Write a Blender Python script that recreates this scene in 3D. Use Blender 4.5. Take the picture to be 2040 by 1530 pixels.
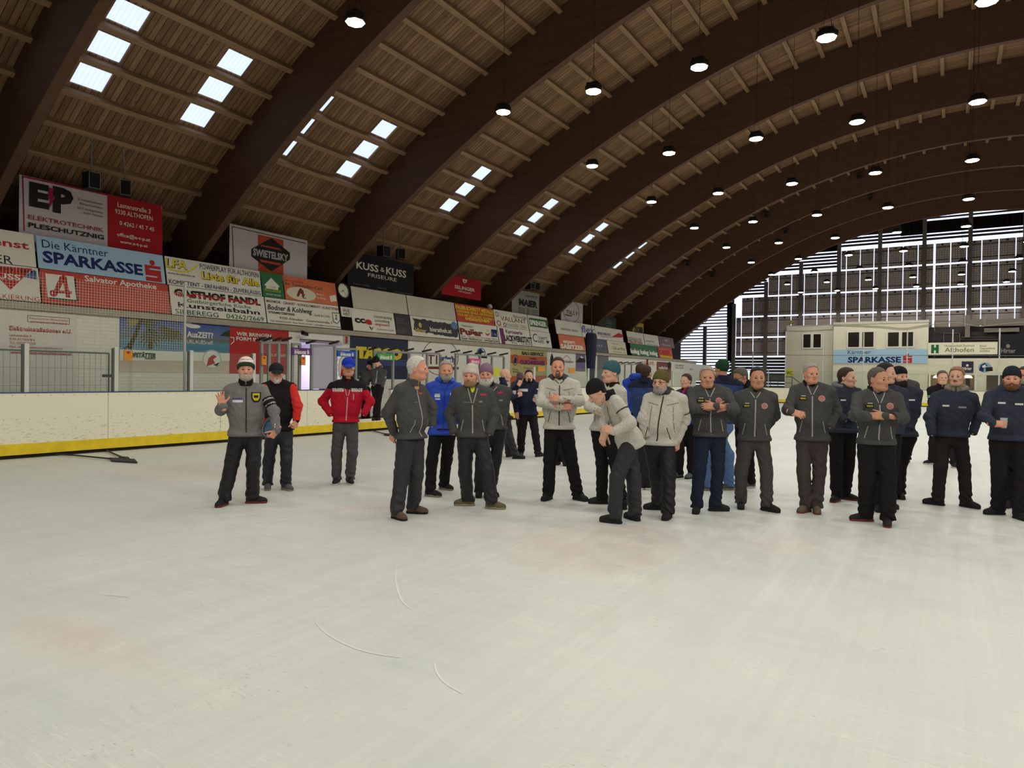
import bpy, bmesh, math, random
import numpy as np
from mathutils import Vector, Matrix
random.seed(7)
for o in list(bpy.data.objects): bpy.data.objects.remove(o)
SC = bpy.context.scene; COL = SC.collection

# ------------------------------------------------------------------ camera, sky, exposure
FPX = 1388.2; CAMH = 1.6
_y, _p, _r = math.radians(32.219), math.radians(-0.502), math.radians(0.749)
_fw = Vector((-math.sin(_y)*math.cos(_p), math.cos(_y)*math.cos(_p), math.sin(_p)))
_r0 = Vector((math.cos(_y), math.sin(_y), 0)); _u0 = _r0.cross(_fw)
_rt = math.cos(_r)*_r0 + math.sin(_r)*_u0; _up = -math.sin(_r)*_r0 + math.cos(_r)*_u0
EYE = Vector((0, 0, CAMH))
cam = bpy.data.cameras.new('camera'); camo = bpy.data.objects.new('camera', cam); COL.objects.link(camo)
cam.sensor_width = 36; cam.lens = FPX/2040*36; cam.clip_end = 300; cam.clip_start = .05
m = Matrix((_rt, _up, -_fw)).transposed().to_4x4(); m.translation = EYE; camo.matrix_world = m
SC.camera = camo
SC.view_settings.view_transform = 'Standard'; SC.view_settings.look = 'None'
SC.view_settings.exposure = 0.0; SC.view_settings.gamma = 1; SC.view_settings.use_curve_mapping = False
W = bpy.data.worlds.new('sky'); SC.world = W; W.use_nodes = True
_b = W.node_tree.nodes['Background']; _b.inputs[0].default_value = (.68, .76, 1.0, 1); _b.inputs[1].default_value = 1.9
LAMP_W = 108.0          # watts of each hanging lamp
SC.cycles.max_bounces = 5; SC.cycles.diffuse_bounces = 3; SC.cycles.glossy_bounces = 3
SC.cycles.transparent_max_bounces = 12; SC.cycles.transmission_bounces = 4
SC.cycles.sample_clamp_indirect = 4; SC.cycles.caustics_reflective = False; SC.cycles.caustics_refractive = False

# ------------------------------------------------------------------ helpers
def ray(x, y): return _rt*(x-1020) + _up*(765-y) + _fw*FPX
def on_x(x, y, X): d = ray(x, y); return EYE + d*(X/d.x)
def on_y(x, y, Y): d = ray(x, y); return EYE + d*(Y/d.y)
def on_z(x, y, Z): d = ray(x, y); return EYE + d*((Z-CAMH)/d.z)
def lin(c): return tuple((v/255/12.92 if v <= 10.3 else ((v/255+.055)/1.055)**2.4) for v in c)
_M = {}
def mat(name, c, rough=.6, spec=.3, metal=0, var=.0, vs=6, bump=0, bs=60, emit=0, c2=None, bstretch=None):
    if name in _M: return _M[name]
    M = bpy.data.materials.new(name); M.use_nodes = True; nt = M.node_tree; P = nt.nodes['Principled BSDF']
    l = lin(c); P.inputs['Base Color'].default_value = (*l, 1); P.inputs['Roughness'].default_value = rough
    P.inputs['Specular IOR Level'].default_value = spec; P.inputs['Metallic'].default_value = metal
    if var or bump: tc = nt.nodes.new('ShaderNodeTexCoord')
    if var:
        n = nt.nodes.new('ShaderNodeTexNoise'); n.inputs['Scale'].default_value = vs; n.inputs['Detail'].default_value = 5
        n.inputs['Roughness'].default_value = .65
        nt.links.new(tc.outputs['Object'], n.inputs['Vector'])
        r = nt.nodes.new('ShaderNodeValToRGB'); e = r.color_ramp.elements
        e[0].position = .3; e[1].position = .7
        d = lin(c2) if c2 else tuple(v*(1-var) for v in l)
        e[0].color = (*d, 1); e[1].color = (*((l) if c2 else tuple(min(1, v*(1+var)) for v in l)), 1)
        nt.links.new(n.outputs['Fac'], r.inputs['Fac']); nt.links.new(r.outputs['Color'], P.inputs['Base Color'])
    if bump:
        n2 = nt.nodes.new('ShaderNodeTexNoise'); n2.inputs['Scale'].default_value = bs; n2.inputs['Detail'].default_value = 3
        v = tc.outputs['Object']
        if bstretch:
            mp = nt.nodes.new('ShaderNodeMapping'); mp.inputs['Scale'].default_value = bstretch
            nt.links.new(v, mp.inputs['Vector']); v = mp.outputs['Vector']
        nt.links.new(v, n2.inputs['Vector'])
        bp = nt.nodes.new('ShaderNodeBump'); bp.inputs['Strength'].default_value = bump; bp.inputs['Distance'].default_value = .01
        nt.links.new(n2.outputs['Fac'], bp.inputs['Height']); nt.links.new(bp.outputs['Normal'], P.inputs['Normal'])
    if emit:
        P.inputs['Emission Color'].default_value = (*l, 1); P.inputs['Emission Strength'].default_value = emit
    _M[name] = M; return M
def nodes(name):
    M = bpy.data.materials.new(name); M.use_nodes = True; nt = M.node_tree
    _M[name] = M; return M, nt, nt.nodes['Principled BSDF']
class MB:
    "collects shapes; build() links them as ONE mesh object"
    def __init__(s): s.v = []; s.f = []
    def add(s, vs, fs): b = len(s.v); s.v += [tuple(v) for v in vs]; s.f += [tuple(i+b for i in f) for f in fs]; return s
    def box(s, lo, hi):
        (a, b, c), (d, e, f) = lo, hi
        return s.add([(a,b,c),(d,b,c),(d,e,c),(a,e,c),(a,b,f),(d,b,f),(d,e,f),(a,e,f)],
                     [(3,2,1,0),(4,5,6,7),(0,1,5,4),(1,2,6,5),(2,3,7,6),(3,0,4,7)])
    def obox(s, o, X, Y, Z):      # oriented box from a corner and three edge vectors
        o, X, Y, Z = map(Vector, (o, X, Y, Z))
        return s.add([o, o+X, o+X+Y, o+Y, o+Z, o+X+Z, o+X+Y+Z, o+Y+Z], [(3,2,1,0),(4,5,6,7),(0,1,5,4),(1,2,6,5),(2,3,7,6),(3,0,4,7)])
    def tube(s, p, q, r, n=8, r2=None):
        p, q = Vector(p), Vector(q); r2 = r if r2 is None else r2
        d = (q-p).normalized(); a = d.orthogonal().normalized(); b = d.cross(a)
        vs = [c + (a*math.cos(t) + b*math.sin(t))*rr for c, rr in ((p, r), (q, r2)) for t in [2*math.pi*i/n for i in range(n)]]
        return s.add(vs, [tuple((i, (i+1) % n, n+(i+1) % n, n+i)) for i in range(n)] + [tuple(range(n))[::-1], tuple(range(n, 2*n))])
    def path(s, pts, r, n=6):
        for a, b in zip(pts, pts[1:]): s.tube(a, b, r, n)
        return s
    def lathe(s, c, prof, n=20):
        c = Vector(c); vs = [c + Vector((r*math.cos(2*math.pi*i/n), r*math.sin(2*math.pi*i/n), z)) for r, z in prof for i in range(n)]
        fs = [(k*n+i, k*n+(i+1) % n, (k+1)*n+(i+1) % n, (k+1)*n+i) for k in range(len(prof)-1) for i in range(n)]
        fs += [tuple(range(n))[::-1], tuple(range((len(prof)-1)*n, len(prof)*n))]
        return s.add(vs, fs)
    def poly(s, pts): return s.add(pts, [tuple(range(len(pts)))])
    def build(s, name, m, parent=None, smooth=False):
        me = bpy.data.meshes.new(name); base = Vector(parent['_w']) if parent is not None and '_w' in parent else Vector()
        me.from_pydata([tuple(Vector(v)-base) for v in s.v], [], s.f); me.materials.append(m)
        if smooth:
            for p in me.polygons: p.use_smooth = True
        return link(name, me, parent)
def link(name, me, parent=None):
    o = bpy.data.objects.new(name, me); COL.objects.link(o)
    if parent is not None:
        o.parent = parent
        if '_w' in parent: o['_w'] = parent['_w']
    return o
def empty(name, loc):
    o = bpy.data.objects.new(name, None); COL.objects.link(o); o.location = loc; o['_w'] = tuple(loc); o.empty_display_size = .1; return o
def tag(o, label, cat, group=None, kind=None):
    o['label'] = label; o['category'] = cat
    if group: o['group'] = group
    if kind: o['kind'] = kind
    return o
def struct(o, label=None):
    o['kind'] = 'structure'
    if label: o['label'] = label
    return o
class Plane:
    def __init__(s, O, U, V): s.O, s.U, s.V = Vector(O), Vector(U).normalized(), Vector(V).normalized(); s.N = s.U.cross(s.V)
    def uv(s, x, y):
        d = ray(x, y); t = (s.O-EYE).dot(s.N)/d.dot(s.N); q = EYE + d*t - s.O
        return q.dot(s.U), q.dot(s.V)
    def at(s, u, v, n=0): return s.O + s.U*u + s.V*v + s.N*n
    def board(s, name, u0, u1, v0, v1, m, th=.02, parent=None):
        return MB().obox(s.at(u0, v0), s.U*(u1-u0), s.V*(v1-v0), s.N*th).build(name, m, parent)
    def upoly(s, name, uvs, m, parent, lift): return MB().poly([s.at(u, v, lift) for u, v in uvs]).build(name, m, parent)
    def ppoly(s, name, pts, m, parent, lift): return s.upoly(name, [s.uv(*p) for p in pts], m, parent, lift)
    def disc(s, name, x, y, rx, ry, m, parent, lift, ring=None, n=40):
        u, v = s.uv(x, y); a = abs(s.uv(x+rx, y)[0]-s.uv(x-rx, y)[0])/2; b = abs(s.uv(x, y+ry)[1]-s.uv(x, y-ry)[1])/2
        c = [(math.cos(2*math.pi*i/n), math.sin(2*math.pi*i/n)) for i in range(n)]
        if ring is None: return s.upoly(name, [(u+a*i, v+b*j) for i, j in c], m, parent, lift)
        vs = [s.at(u+a*i*k, v+b*j*k, lift) for k in (1, ring) for i, j in c]
        return MB().add(vs, [(i, (i+1) % n, n+(i+1) % n, n+i) for i in range(n)]).build(name, m, parent)
_T = {}
def glyphs(s, bold=0):
    if (s, bold) not in _T:
        cu = bpy.data.curves.new('t', 'FONT'); cu.body = s; cu.size = 1; cu.resolution_u = 2; cu.offset = bold
        o = bpy.data.objects.new('t', cu); COL.objects.link(o)
        me = bpy.data.meshes.new_from_object(o); bpy.data.objects.remove(o); bpy.data.curves.remove(cu)
        v = [tuple(q.co) for q in me.vertices]; f = [tuple(p.vertices) for p in me.polygons]; bpy.data.meshes.remove(me)
        _T[s, bold] = (v, f)
    return _T[s, bold]
CAPH = .70
def words(pl, s, u0, u1, v, h, m, parent, lift=.024, bold=0, shear=0, name='lettering'):
    vs, fs = glyphs(s, bold)
    if not vs: return
    x0 = min(q[0] for q in vs); x1 = max(q[0] for q in vs)
    k = (u1-u0)/max(1e-6, x1-x0); e = h/CAPH
    return MB().add([pl.at(u0+(q[0]-x0)*k+shear*q[1]*e, v+q[1]*e, lift) for q in vs], fs).build(name, m, parent)
def pwords(pl, s, x0, y, x1, hpx, m, parent, lift=.024, bold=0, shear=0, name='lettering'):
    "text whose baseline starts at image point (x0, y), ends at column x1, hpx tall; laid flat on the plane"
    u0, v = pl.uv(x0, y); u1 = u0
    lo, hi = u0, u0+30
    def col(u): q = pl.at(u, v)-EYE; return 1020+FPX*q.dot(_rt)/q.dot(_fw)
    for _ in range(40):
        u1 = (lo+hi)/2
        if col(u1) < x1: lo = u1
        else: hi = u1
    h = pl.uv(x0, y-hpx)[1]-v
    return words(pl, s, u0, u1, v, h, m, parent, lift, bold, shear, name)

# ------------------------------------------------------------------ hall geometry
XC, AZ, A2 = .965, 12.35, .02221
def zin(X): return AZ-(X-XC)**2*A2
def arch(X, d):
    s = -2*A2*(X-XC); k = 1/math.hypot(s, 1); return X-s*k*d, zin(X)+k*d
BY = [6.65+5.0587*k for k in range(-3, 10)]      # beam centres
BW = .105                                         # half width of a beam
YB0, YB1 = BY[0]-.5, 57.8                         # ends of the hall
PV_Y = 57.8
WALLX = -16.8
def arc_xs():
    xs = [-19.6]; 
    while xs[-1] < 21.4: xs.append(xs[-1]+.8)
    return xs
# wood
def wood(name, c, var, scale, plank=None, rough=.7):
    M, nt, P = nodes(name); N = nt.nodes.new; L = nt.links.new
    P.inputs['Roughness'].default_value = rough; P.inputs['Specular IOR Level'].default_value = .2
    tc = N('ShaderNodeTexCoord'); mp = N('ShaderNodeMapping'); mp.inputs['Scale'].default_value = scale
    L(tc.outputs['Object'], mp.inputs['Vector'])
    n = N('ShaderNodeTexNoise'); n.inputs['Scale'].default_value = 1; n.inputs['Detail'].default_value = 6; n.inputs['Roughness'].default_value = .7
    L(mp.outputs['Vector'], n.inputs['Vector'])
    r = N('ShaderNodeValToRGB'); l = lin(c)
    r.color_ramp.elements[0].position = .3; r.color_ramp.elements[1].position = .72
    r.color_ramp.elements[0].color = (*[v*(1-var) for v in l], 1); r.color_ramp.elements[1].color = (*[v*(1+var) for v in l], 1)
    L(n.outputs['Fac'], r.inputs['Fac']); out = r.outputs['Color']
    if plank:
        sp = N('ShaderNodeSeparateXYZ'); L(tc.outputs['Object'], sp.inputs[0])
        dv = N('ShaderNodeMath'); dv.operation = 'DIVIDE'; dv.inputs[1].default_value = plank; L(sp.outputs['Y'], dv.inputs[0])
        fl = N('ShaderNodeMath'); fl.operation = 'FLOOR'; L(dv.outputs[0], fl.inputs[0])
        wn = N('ShaderNodeTexWhiteNoise'); wn.noise_dimensions = '1D'; L(fl.outputs[0], wn.inputs['W'])
        mr = N('ShaderNodeMapRange'); mr.inputs[3].default_value = .74; mr.inputs[4].default_value = 1.2; L(wn.outputs['Value'], mr.inputs[0])
        fr = N('ShaderNodeMath'); fr.operation = 'FRACT'; L(dv.outputs[0], fr.inputs[0])
        gp = N('ShaderNodeMath'); gp.operation = 'LESS_THAN'; gp.inputs[1].default_value = .12; L(fr.outputs[0], gp.inputs[0])
        g2 = N('ShaderNodeMapRange'); g2.inputs[3].default_value = 1; g2.inputs[4].default_value = .22; L(gp.outputs[0], g2.inputs[0])
        mu = N('ShaderNodeMath'); mu.operation = 'MULTIPLY'; L(mr.outputs[0], mu.inputs[0]); L(g2.outputs[0], mu.inputs[1])
        vm = N('ShaderNodeVectorMath'); vm.operation = 'SCALE'; L(out, vm.inputs[0]); L(mu.outputs[0], vm.inputs['Scale']); out = vm.outputs[0]
        # knots
        vo = N('ShaderNodeTexVoronoi'); vo.inputs['Scale'].default_value = 3.2; L(tc.outputs['Object'], vo.inputs['Vector'])
        kt = N('ShaderNodeMapRange'); kt.inputs[1].default_value = .05; kt.inputs[2].default_value = .1; kt.inputs[3].default_value = .45; kt.inputs[4].default_value = 1; L(vo.outputs['Distance'], kt.inputs[0])
        v2 = N('ShaderNodeVectorMath'); v2.operation = 'SCALE'; L(out, v2.inputs[0]); L(kt.outputs[0], v2.inputs['Scale']); out = v2.outputs[0]
    L(out, P.inputs['Base Color']); return M
M_DECK = wood('deck_boards', (140, 108, 80), .3, (.6, 9, 3), .135)
M_PURL = wood('purlin_wood', (152, 122, 94), .28, (14, 1.2, 14))
M_BEAM = wood('glulam', (94, 68, 53), .18, (1.0, 6, 9))
M_DARK = mat('dark_void', (22, 18, 15), .9, .1)

# arched glulam beams
for k, yb in enumerate(BY):
    xs = arc_xs(); lo = [(x, zin(x)) for x in xs]; hi = [arch(x, 1.4) for x in xs]; n = len(xs)
    vs = [(x, y, z) for y in (yb-BW-.05, yb+BW-.05) for x, z in lo+hi]; fs = []
    for i in range(n-1):
        a, b, c, d = i, i+1, n+i+1, n+i; q = 2*n
        fs += [(a, b, c, d), (q+d, q+c, q+b, q+a), (q+a, q+b, b, a), (d, c, q+c, q+d)]
    fs += [(0, n, 3*n, 2*n), (n-1, 3*n-1, 4*n-1, 2*n-1)]
    struct(MB().add(vs, fs).build('ceiling_beam', M_BEAM), 'dark brown arched glulam beam spanning the hall')

# purlins and board deck with skylight openings
PX = []                                            # purlin places, as arc stations on the intrados
x = -10.12
def step(x, ds): return x + ds/math.hypot(1, -2*A2*(x-XC))*(.955)
xs_ = [-10.12]
while xs_[-1] < 18: xs_.append(step(xs_[-1], .89))
while xs_[0] > -18.5: xs_.insert(0, step(xs_[0], -.89))
PX = xs_
SKY_X = [(-15.93, -15.47), (-15.23, -14.76), (-14.51, -14.04)]   # measured on the deck, world X
SKY_Y = [(.85, 1.53), (3.35, 4.03)]
DD = 1.4
def deck_pt(x): return arch(x, DD)
def inv_deck(X):                                   # arc station whose deck point lies at world X
    lo, hi = X-1, X+3
    for _ in range(40):
        mid = (lo+hi)/2
        if deck_pt(mid)[0] < X: lo = mid
        else: hi = mid
    return lo
cuts = sorted([-19.9+.7*i for i in range(60)])
sk = [(inv_deck(a), inv_deck(b)) for a, b in SKY_X]
cuts = sorted([c for c in cuts if not any(a-.3 < c < b+.3 for a, b in sk)] + [q for s_ in sk for q in s_])
yc = [YB0]
for b in BY:
    for a, e in SKY_Y: yc += [b+a, b+e]
yc = sorted(set([q for q in yc if YB0 < q < 52])) ; yc = [YB0]+yc+[YB1+.3]
dk = MB(); panes = []
for i in range(len(cuts)-1):
    a, b = cuts[i], cuts[i+1]; isx = any(abs(a-s0) < 1e-6 for s0, s1 in sk)
    (xa, za), (xb, zb) = deck_pt(a), deck_pt(b); (xa2, za2), (xb2, zb2) = arch(a, DD+.05), arch(b, DD+.05)
    if not isx:
        dk.add([(xa, YB0, za), (xb, YB0, zb), (xb, YB1+.3, zb), (xa, YB1+.3, za)], [(0, 1, 2, 3)])
        dk.add([(xa2, YB0, za2), (xb2, YB0, zb2), (xb2, YB1+.3, zb2), (xa2, YB1+.3, za2)], [(3, 2, 1, 0)])
    else:
        for j in range(len(yc)-1):
            y0, y1 = yc[j], yc[j+1]; hole = any(abs(y0-(bb+e0)) < 1e-6 for bb in BY[2:] for e0, _ in SKY_Y) and y1 < 52 and not (41 < y0 and y0 > 45)
            if hole:
                panes.append((a, b, y0, y1))
                for (p, q) in (((xa, y0, za), (xb, y0, zb)), ((xb, y1, zb), (xa, y1, za)), ((xb, y0, zb), (xb, y1, zb)), ((xa, y1, za), (xa, y0, za))):
                    s_ = 1; up = lambda t: (t[0]+(xa2-xa), t[1], t[2]+(za2-za)); dk.add([p, q, up(q), up(p)], [(0, 1, 2, 3)])
                continue
            dk.add([(xa, y0, za), (xb, y0, zb), (xb, y1, zb), (xa, y1, za)], [(0, 1, 2, 3)])
            dk.add([(xa2, y0, za2), (xb2, y0, zb2), (xb2, y1, zb2), (xa2, y1, za2)], [(3, 2, 1, 0)])
struct(dk.build('ceiling', M_DECK), 'weathered board ceiling between the arches')
for x in PX:
    s_ = -2*A2*(x-XC); k = 1/math.hypot(s_, 1); T = Vector((k, 0, s_*k)); Nn = Vector((-s_*k, 0, k))
    X0, Z0 = arch(x, DD-.165)
    p = Vector((X0, YB0, Z0)) - T*.065
    struct(MB().obox(p, T*.13, (0, YB1-YB0, 0), Nn*.165).build('ceiling_purlin', M_PURL), 'timber purlin running the length of the ceiling')
# skylight sheets: ribbed translucent plastic lit from behind by the sky
M, nt, P = nodes('skylight_sheet'); N = nt.nodes.new; L = nt.links.new
tp = N('ShaderNodeBsdfTransparent'); tc = N('ShaderNodeTexCoord'); wv = N('ShaderNodeTexWave'); wv.bands_direction = 'Y'; wv.inputs['Scale'].default_value = 3.2
L(tc.outputs['Object'], wv.inputs['Vector']); rp = N('ShaderNodeValToRGB'); rp.color_ramp.elements[0].color = (.68, .71, .80, 1); rp.color_ramp.elements[1].color = (.74, .76, .82, 1)
rp.color_ramp.elements[1].position = .25
L(wv.outputs['Fac'], rp.inputs['Fac']); L(rp.outputs['Color'], tp.inputs['Color'])
P.inputs['Base Color'].default_value = (.6, .65, .75, 1); mx = N('ShaderNodeMixShader'); mx.inputs[0].default_value = .88
L(P.outputs[0], mx.inputs[1]); L(tp.outputs[0], mx.inputs[2]); L(mx.outputs[0], nt.nodes['Material Output'].inputs[0])
for i, (a, b, y0, y1) in enumerate(panes):
    (xa, za), (xb, zb) = arch(a, DD+.03), arch(b, DD+.03)
    o = MB().add([(xa, y0, za), (xb, y0, zb), (xb, y1, zb), (xa, y1, za)], [(0, 1, 2, 3)]).build('window_%d' % (i+1), M)
    struct(o, 'skylight sheet between two ceiling purlins')
# ------------------------------------------------------------------ ice, walls, rink boards
def ice_material():
    M, nt, P = nodes('rink_ice'); N = nt.nodes.new; L = nt.links.new
    tc = N('ShaderNodeTexCoord'); co = tc.outputs['Object']
    def noise(scale, det=5, rough=.6, sc=None, src=co):
        n = N('ShaderNodeTexNoise'); n.inputs['Scale'].default_value = scale; n.inputs['Detail'].default_value = det; n.inputs['Roughness'].default_value = rough
        v = src
        if sc: mp = N('ShaderNodeMapping'); mp.inputs['Scale'].default_value = sc[:3]; mp.inputs['Rotation'].default_value = (0, 0, sc[3] if len(sc) > 3 else 0); L(v, mp.inputs['Vector']); v = mp.outputs['Vector']
        L(v, n.inputs['Vector']); return n.outputs['Fac']
    def ramp(f, a, b, ca, cb):
        r = N('ShaderNodeValToRGB'); e = r.color_ramp.elements; e[0].position = a; e[1].position = b
        e[0].color = (*ca, 1); e[1].color = (*cb, 1); L(f, r.inputs['Fac']); return r.outputs['Color']
    def mix(f, a, b):
        m_ = N('ShaderNodeMix'); m_.data_type = 'RGBA'
        if isinstance(f, float): m_.inputs[0].default_value = f
        else: L(f, m_.inputs[0])
        for k, q in ((6, a), (7, b)):
            if isinstance(q, tuple): m_.inputs[k].default_value = (*q, 1)
            else: L(q, m_.inputs[k])
        return m_.outputs[2]
    base = ramp(noise(.7, 7, .62), .32, .68, lin((210, 216, 209)), lin((231, 232, 223)))
    streak = ramp(noise(1, 6, .7, (.35, 5, 1, .35)), .4, .7, (0, 0, 0), (1, 1, 1))
    c = mix(N('ShaderNodeMath').outputs[0], base, base) if False else mix(streak, base, lin((222, 226, 219)))
    # ghost of painted red rings and lines under the ice
    g = N('ShaderNodeNewGeometry')
    def blob(x, y, rx, ry, soft):
        mp = N('ShaderNodeMapping'); mp.vector_type = 'TEXTURE'; mp.inputs['Location'].default_value = (x, y, 0); mp.inputs['Scale'].default_value = (rx, ry, 1); L(co, mp.inputs['Vector'])
        ln = N('ShaderNodeVectorMath'); ln.operation = 'LENGTH'; L(mp.outputs[0], ln.inputs[0])
        return ramp(ln.outputs['Value'], soft, 1.0, (1, 1, 1), (0, 0, 0))
    for (x, y, rx, ry, s, col, k) in PINK:
        f = blob(x, y, rx, ry, s); f2 = N('ShaderNodeMath'); f2.operation = 'MULTIPLY'; f2.inputs[1].default_value = k; L(f, f2.inputs[0])
        f3 = N('ShaderNodeMath'); f3.operation = 'MULTIPLY'; L(f2.outputs[0], f3.inputs[0]); L(ramp(noise(3, 5, .7), .3, .6, (.3,)*3, (1,)*3), f3.inputs[1])
        c = mix(f3.outputs[0], c, col)
    # thin skate and broom scratches
    for rot, sc_, k in ((.6, 3.2, .5), (.9, 5, .35), (-.7, 4.1, .25)):
        n1 = noise(sc_, 2, .4, (.25, 8, 1, rot)); d = N('ShaderNodeMath'); d.operation = 'SUBTRACT'; d.inputs[1].default_value = .5; L(n1, d.inputs[0])
        ab = N('ShaderNodeMath'); ab.operation = 'ABSOLUTE'; L(d.outputs[0], ab.inputs[0])
        ms = ramp(noise(.5, 3), .45, .62, (0, 0, 0), (1, 1, 1))
        f = N('ShaderNodeMath'); f.operation = 'MULTIPLY'; L(ramp(ab.outputs[0], .002, .012, (k,)*3, (0,)*3), f.inputs[0]); L(ms, f.inputs[1])
        c = mix(f.outputs[0], c, lin((244, 244, 236)))
    # scuffs and dirt
    sp = noise(26, 6, .75, (.7, 2.2, 1, .2)); ms = ramp(noise(1.4, 5, .7), .47, .64, (0, 0, 0), (1, 1, 1))
    f = N('ShaderNodeMath'); f.operation = 'MULTIPLY'; L(ramp(sp, .575, .66, (0, 0, 0), (.7,)*3), f.inputs[0]); L(ms, f.inputs[1])
    c = mix(f.outputs[0], c, lin((140, 136, 112)))
    f = N('ShaderNodeMath'); f.operation = 'MULTIPLY'; L(ramp(noise(5.5, 6, .75, (.8, 1.6, 1, .4)), .60, .70, (0, 0, 0), (.30,)*3), f.inputs[0]); L(ramp(noise(.45, 3), .4, .6, (.2,)*3, (1,)*3), f.inputs[1])
    c = mix(f.outputs[0], c, lin((150, 144, 116)))
    lines = ramp(noise(1, 4, .7, (16, .22, 1, .0)), .35, .65, (.94, .945, .945), (1.0, 1.0, 1.0))
    vm = N('ShaderNodeVectorMath'); vm.operation = 'MULTIPLY'; L(c, vm.inputs[0]); L(lines, vm.inputs[1]); c = vm.outputs[0]
    L(c, P.inputs['Base Color'])
    L(ramp(noise(4, 5), .3, .7, (.34,)*3, (.52,)*3), P.inputs['Roughness']); P.inputs['Specular IOR Level'].default_value = .35
    bp = N('ShaderNodeBump'); bp.inputs['Strength'].default_value = .12; bp.inputs['Distance'].default_value = .02
    L(noise(9, 6, .7, (.5, 3, 1, .3)), bp.inputs['Height']); L(bp.outputs[0], P.inputs['Normal'])
    return M
def gz(x, y, z=0): q = on_z(x, y, z); return q.x, q.y
_pk = lambda x, y, rx, ry, s, k: (*gz(x, y), rx, ry, s, lin((226, 203, 196)), k)
PINK = [_pk(1200, 1085, .85, 1.3, .75, .5), _pk(370, 938, 1.6, 1.3, .2, .6), _pk(745, 1010, .5, .5, .2, .6), _pk(160, 1275, .9, .3, .2, .55), _pk(1560, 1085, .4, .7, .2, .45), _pk(980, 1060, 1.2, .5, .1, .3)]
M_ICE = ice_material()
struct(MB().add([(-19.6, -9.2, 0), (19.6, -9.2, 0), (19.6, 60, 0), (-19.6, 60, 0)], [(0, 1, 2, 3)]).build('floor', M_ICE), 'scuffed white ice of the rink')
# scraped arcs left in the ice
M_SCR = mat('scraped_ice', (234, 233, 224), .5)
def ice_arc(pts, w):
    P_ = [Vector((*gz(*p), .002)) for p in pts]; L_ = []; R_ = []
    for i, p in enumerate(P_):
        d = (P_[min(i+1, len(P_)-1)]-P_[max(0, i-1)]).normalized(); s = Vector((-d.y, d.x, 0))*w*min(1, .25+1.5*min(i, len(P_)-1-i)/len(P_)*2); L_.append(p+s); R_.append(p-s)
    mb = MB(); n = len(P_); mb.add(L_+R_, [(i, i+1, n+i+1, n+i) for i in range(n-1)])
    return struct(mb.build('floor_scratch', M_SCR), 'pale curved scrape mark in the ice')
def smooth(pts, n=6):
    out = []
    for i in range(len(pts)-1):
        p0, p1, p2, p3 = pts[max(0, i-1)], pts[i], pts[i+1], pts[min(len(pts)-1, i+2)]
        for j in range(n):
            t = j/n; out.append(tuple(.5*(2*b+(c-a)*t+(2*a-5*b+4*c-d)*t*t+(3*b-a-3*c+d)*t**3) for a, b, c, d in zip(p0, p1, p2, p3)))
    return out+[pts[-1]]
ice_arc(smooth([(791, 1127), (788, 1150), (794, 1180), (803, 1200), (820, 1215)]), .008)
ice_arc(smooth([(628, 1238), (645, 1258), (680, 1280), (720, 1296), (760, 1305), (800, 1311)]), .007)
ice_arc(smooth([(865, 1320), (872, 1343), (890, 1363), (922, 1383)]), .007)
ice_arc(smooth([(200, 1185), (230, 1187), (262, 1191)]), .006)

M_WALLW = mat('white_masonry', (206, 203, 188), .8, .2, var=.08, vs=1.3, bump=.1, bs=30)
def brick_mat():
    M, nt, P = nodes('painted_brick'); N = nt.nodes.new; L = nt.links.new
    tc = N('ShaderNodeTexCoord'); sp = N('ShaderNodeSeparateXYZ'); cb = N('ShaderNodeCombineXYZ'); L(tc.outputs['Object'], sp.inputs[0]); L(sp.outputs['Y'], cb.inputs[0]); L(sp.outputs['Z'], cb.inputs[1])
    b = N('ShaderNodeTexBrick'); b.inputs['Scale'].default_value = 1; b.inputs['Brick Width'].default_value = .25; b.inputs['Row Height'].default_value = .083; b.inputs['Mortar Size'].default_value = .004
    b.inputs['Color1'].default_value = (*lin((238, 235, 222)), 1); b.inputs['Color2'].default_value = (*lin((235, 232, 219)), 1); b.inputs['Mortar'].default_value = (*lin((206, 203, 190)), 1)
    L(cb.outputs[0], b.inputs['Vector']); L(b.outputs['Color'], P.inputs['Base Color']); P.inputs['Roughness'].default_value = .8; return M
M_BRICK = brick_mat()
OY0, OY1 = 14.5, 16.25                            # corridor opening in the left wall
w = MB()
for a, b in ((YB0, OY0), (OY1, 53.5)): w.box((WALLX-.25, a, 0), (WALLX, b, 2.93))
w.box((WALLX-.25, OY0, 2.72), (WALLX, OY1, 2.93))
struct(w.build('wall_left', M_BRICK), 'white painted brick wall under the stand')
struct(MB().box((WALLX-.6, YB0, 2.93), (WALLX+.08, 53.5, 3.08)).build('trim_1', mat('ledge_concrete', (168, 160, 142), .8, var=.12, vs=2)), 'concrete ledge under the sponsor boards')
struct(MB().box((-19.75, YB0, 0), (-19.5, YB1, 6.2)).build('wall_outer', mat('dark_boards', (52, 40, 32), .85, .1)), 'dark outer wall behind the stand')
struct(MB().box((WALLX-2.7, YB0, 2.8), (WALLX-.25, 53.5, 2.93)).build('floor_stand', M_DARK))
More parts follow.
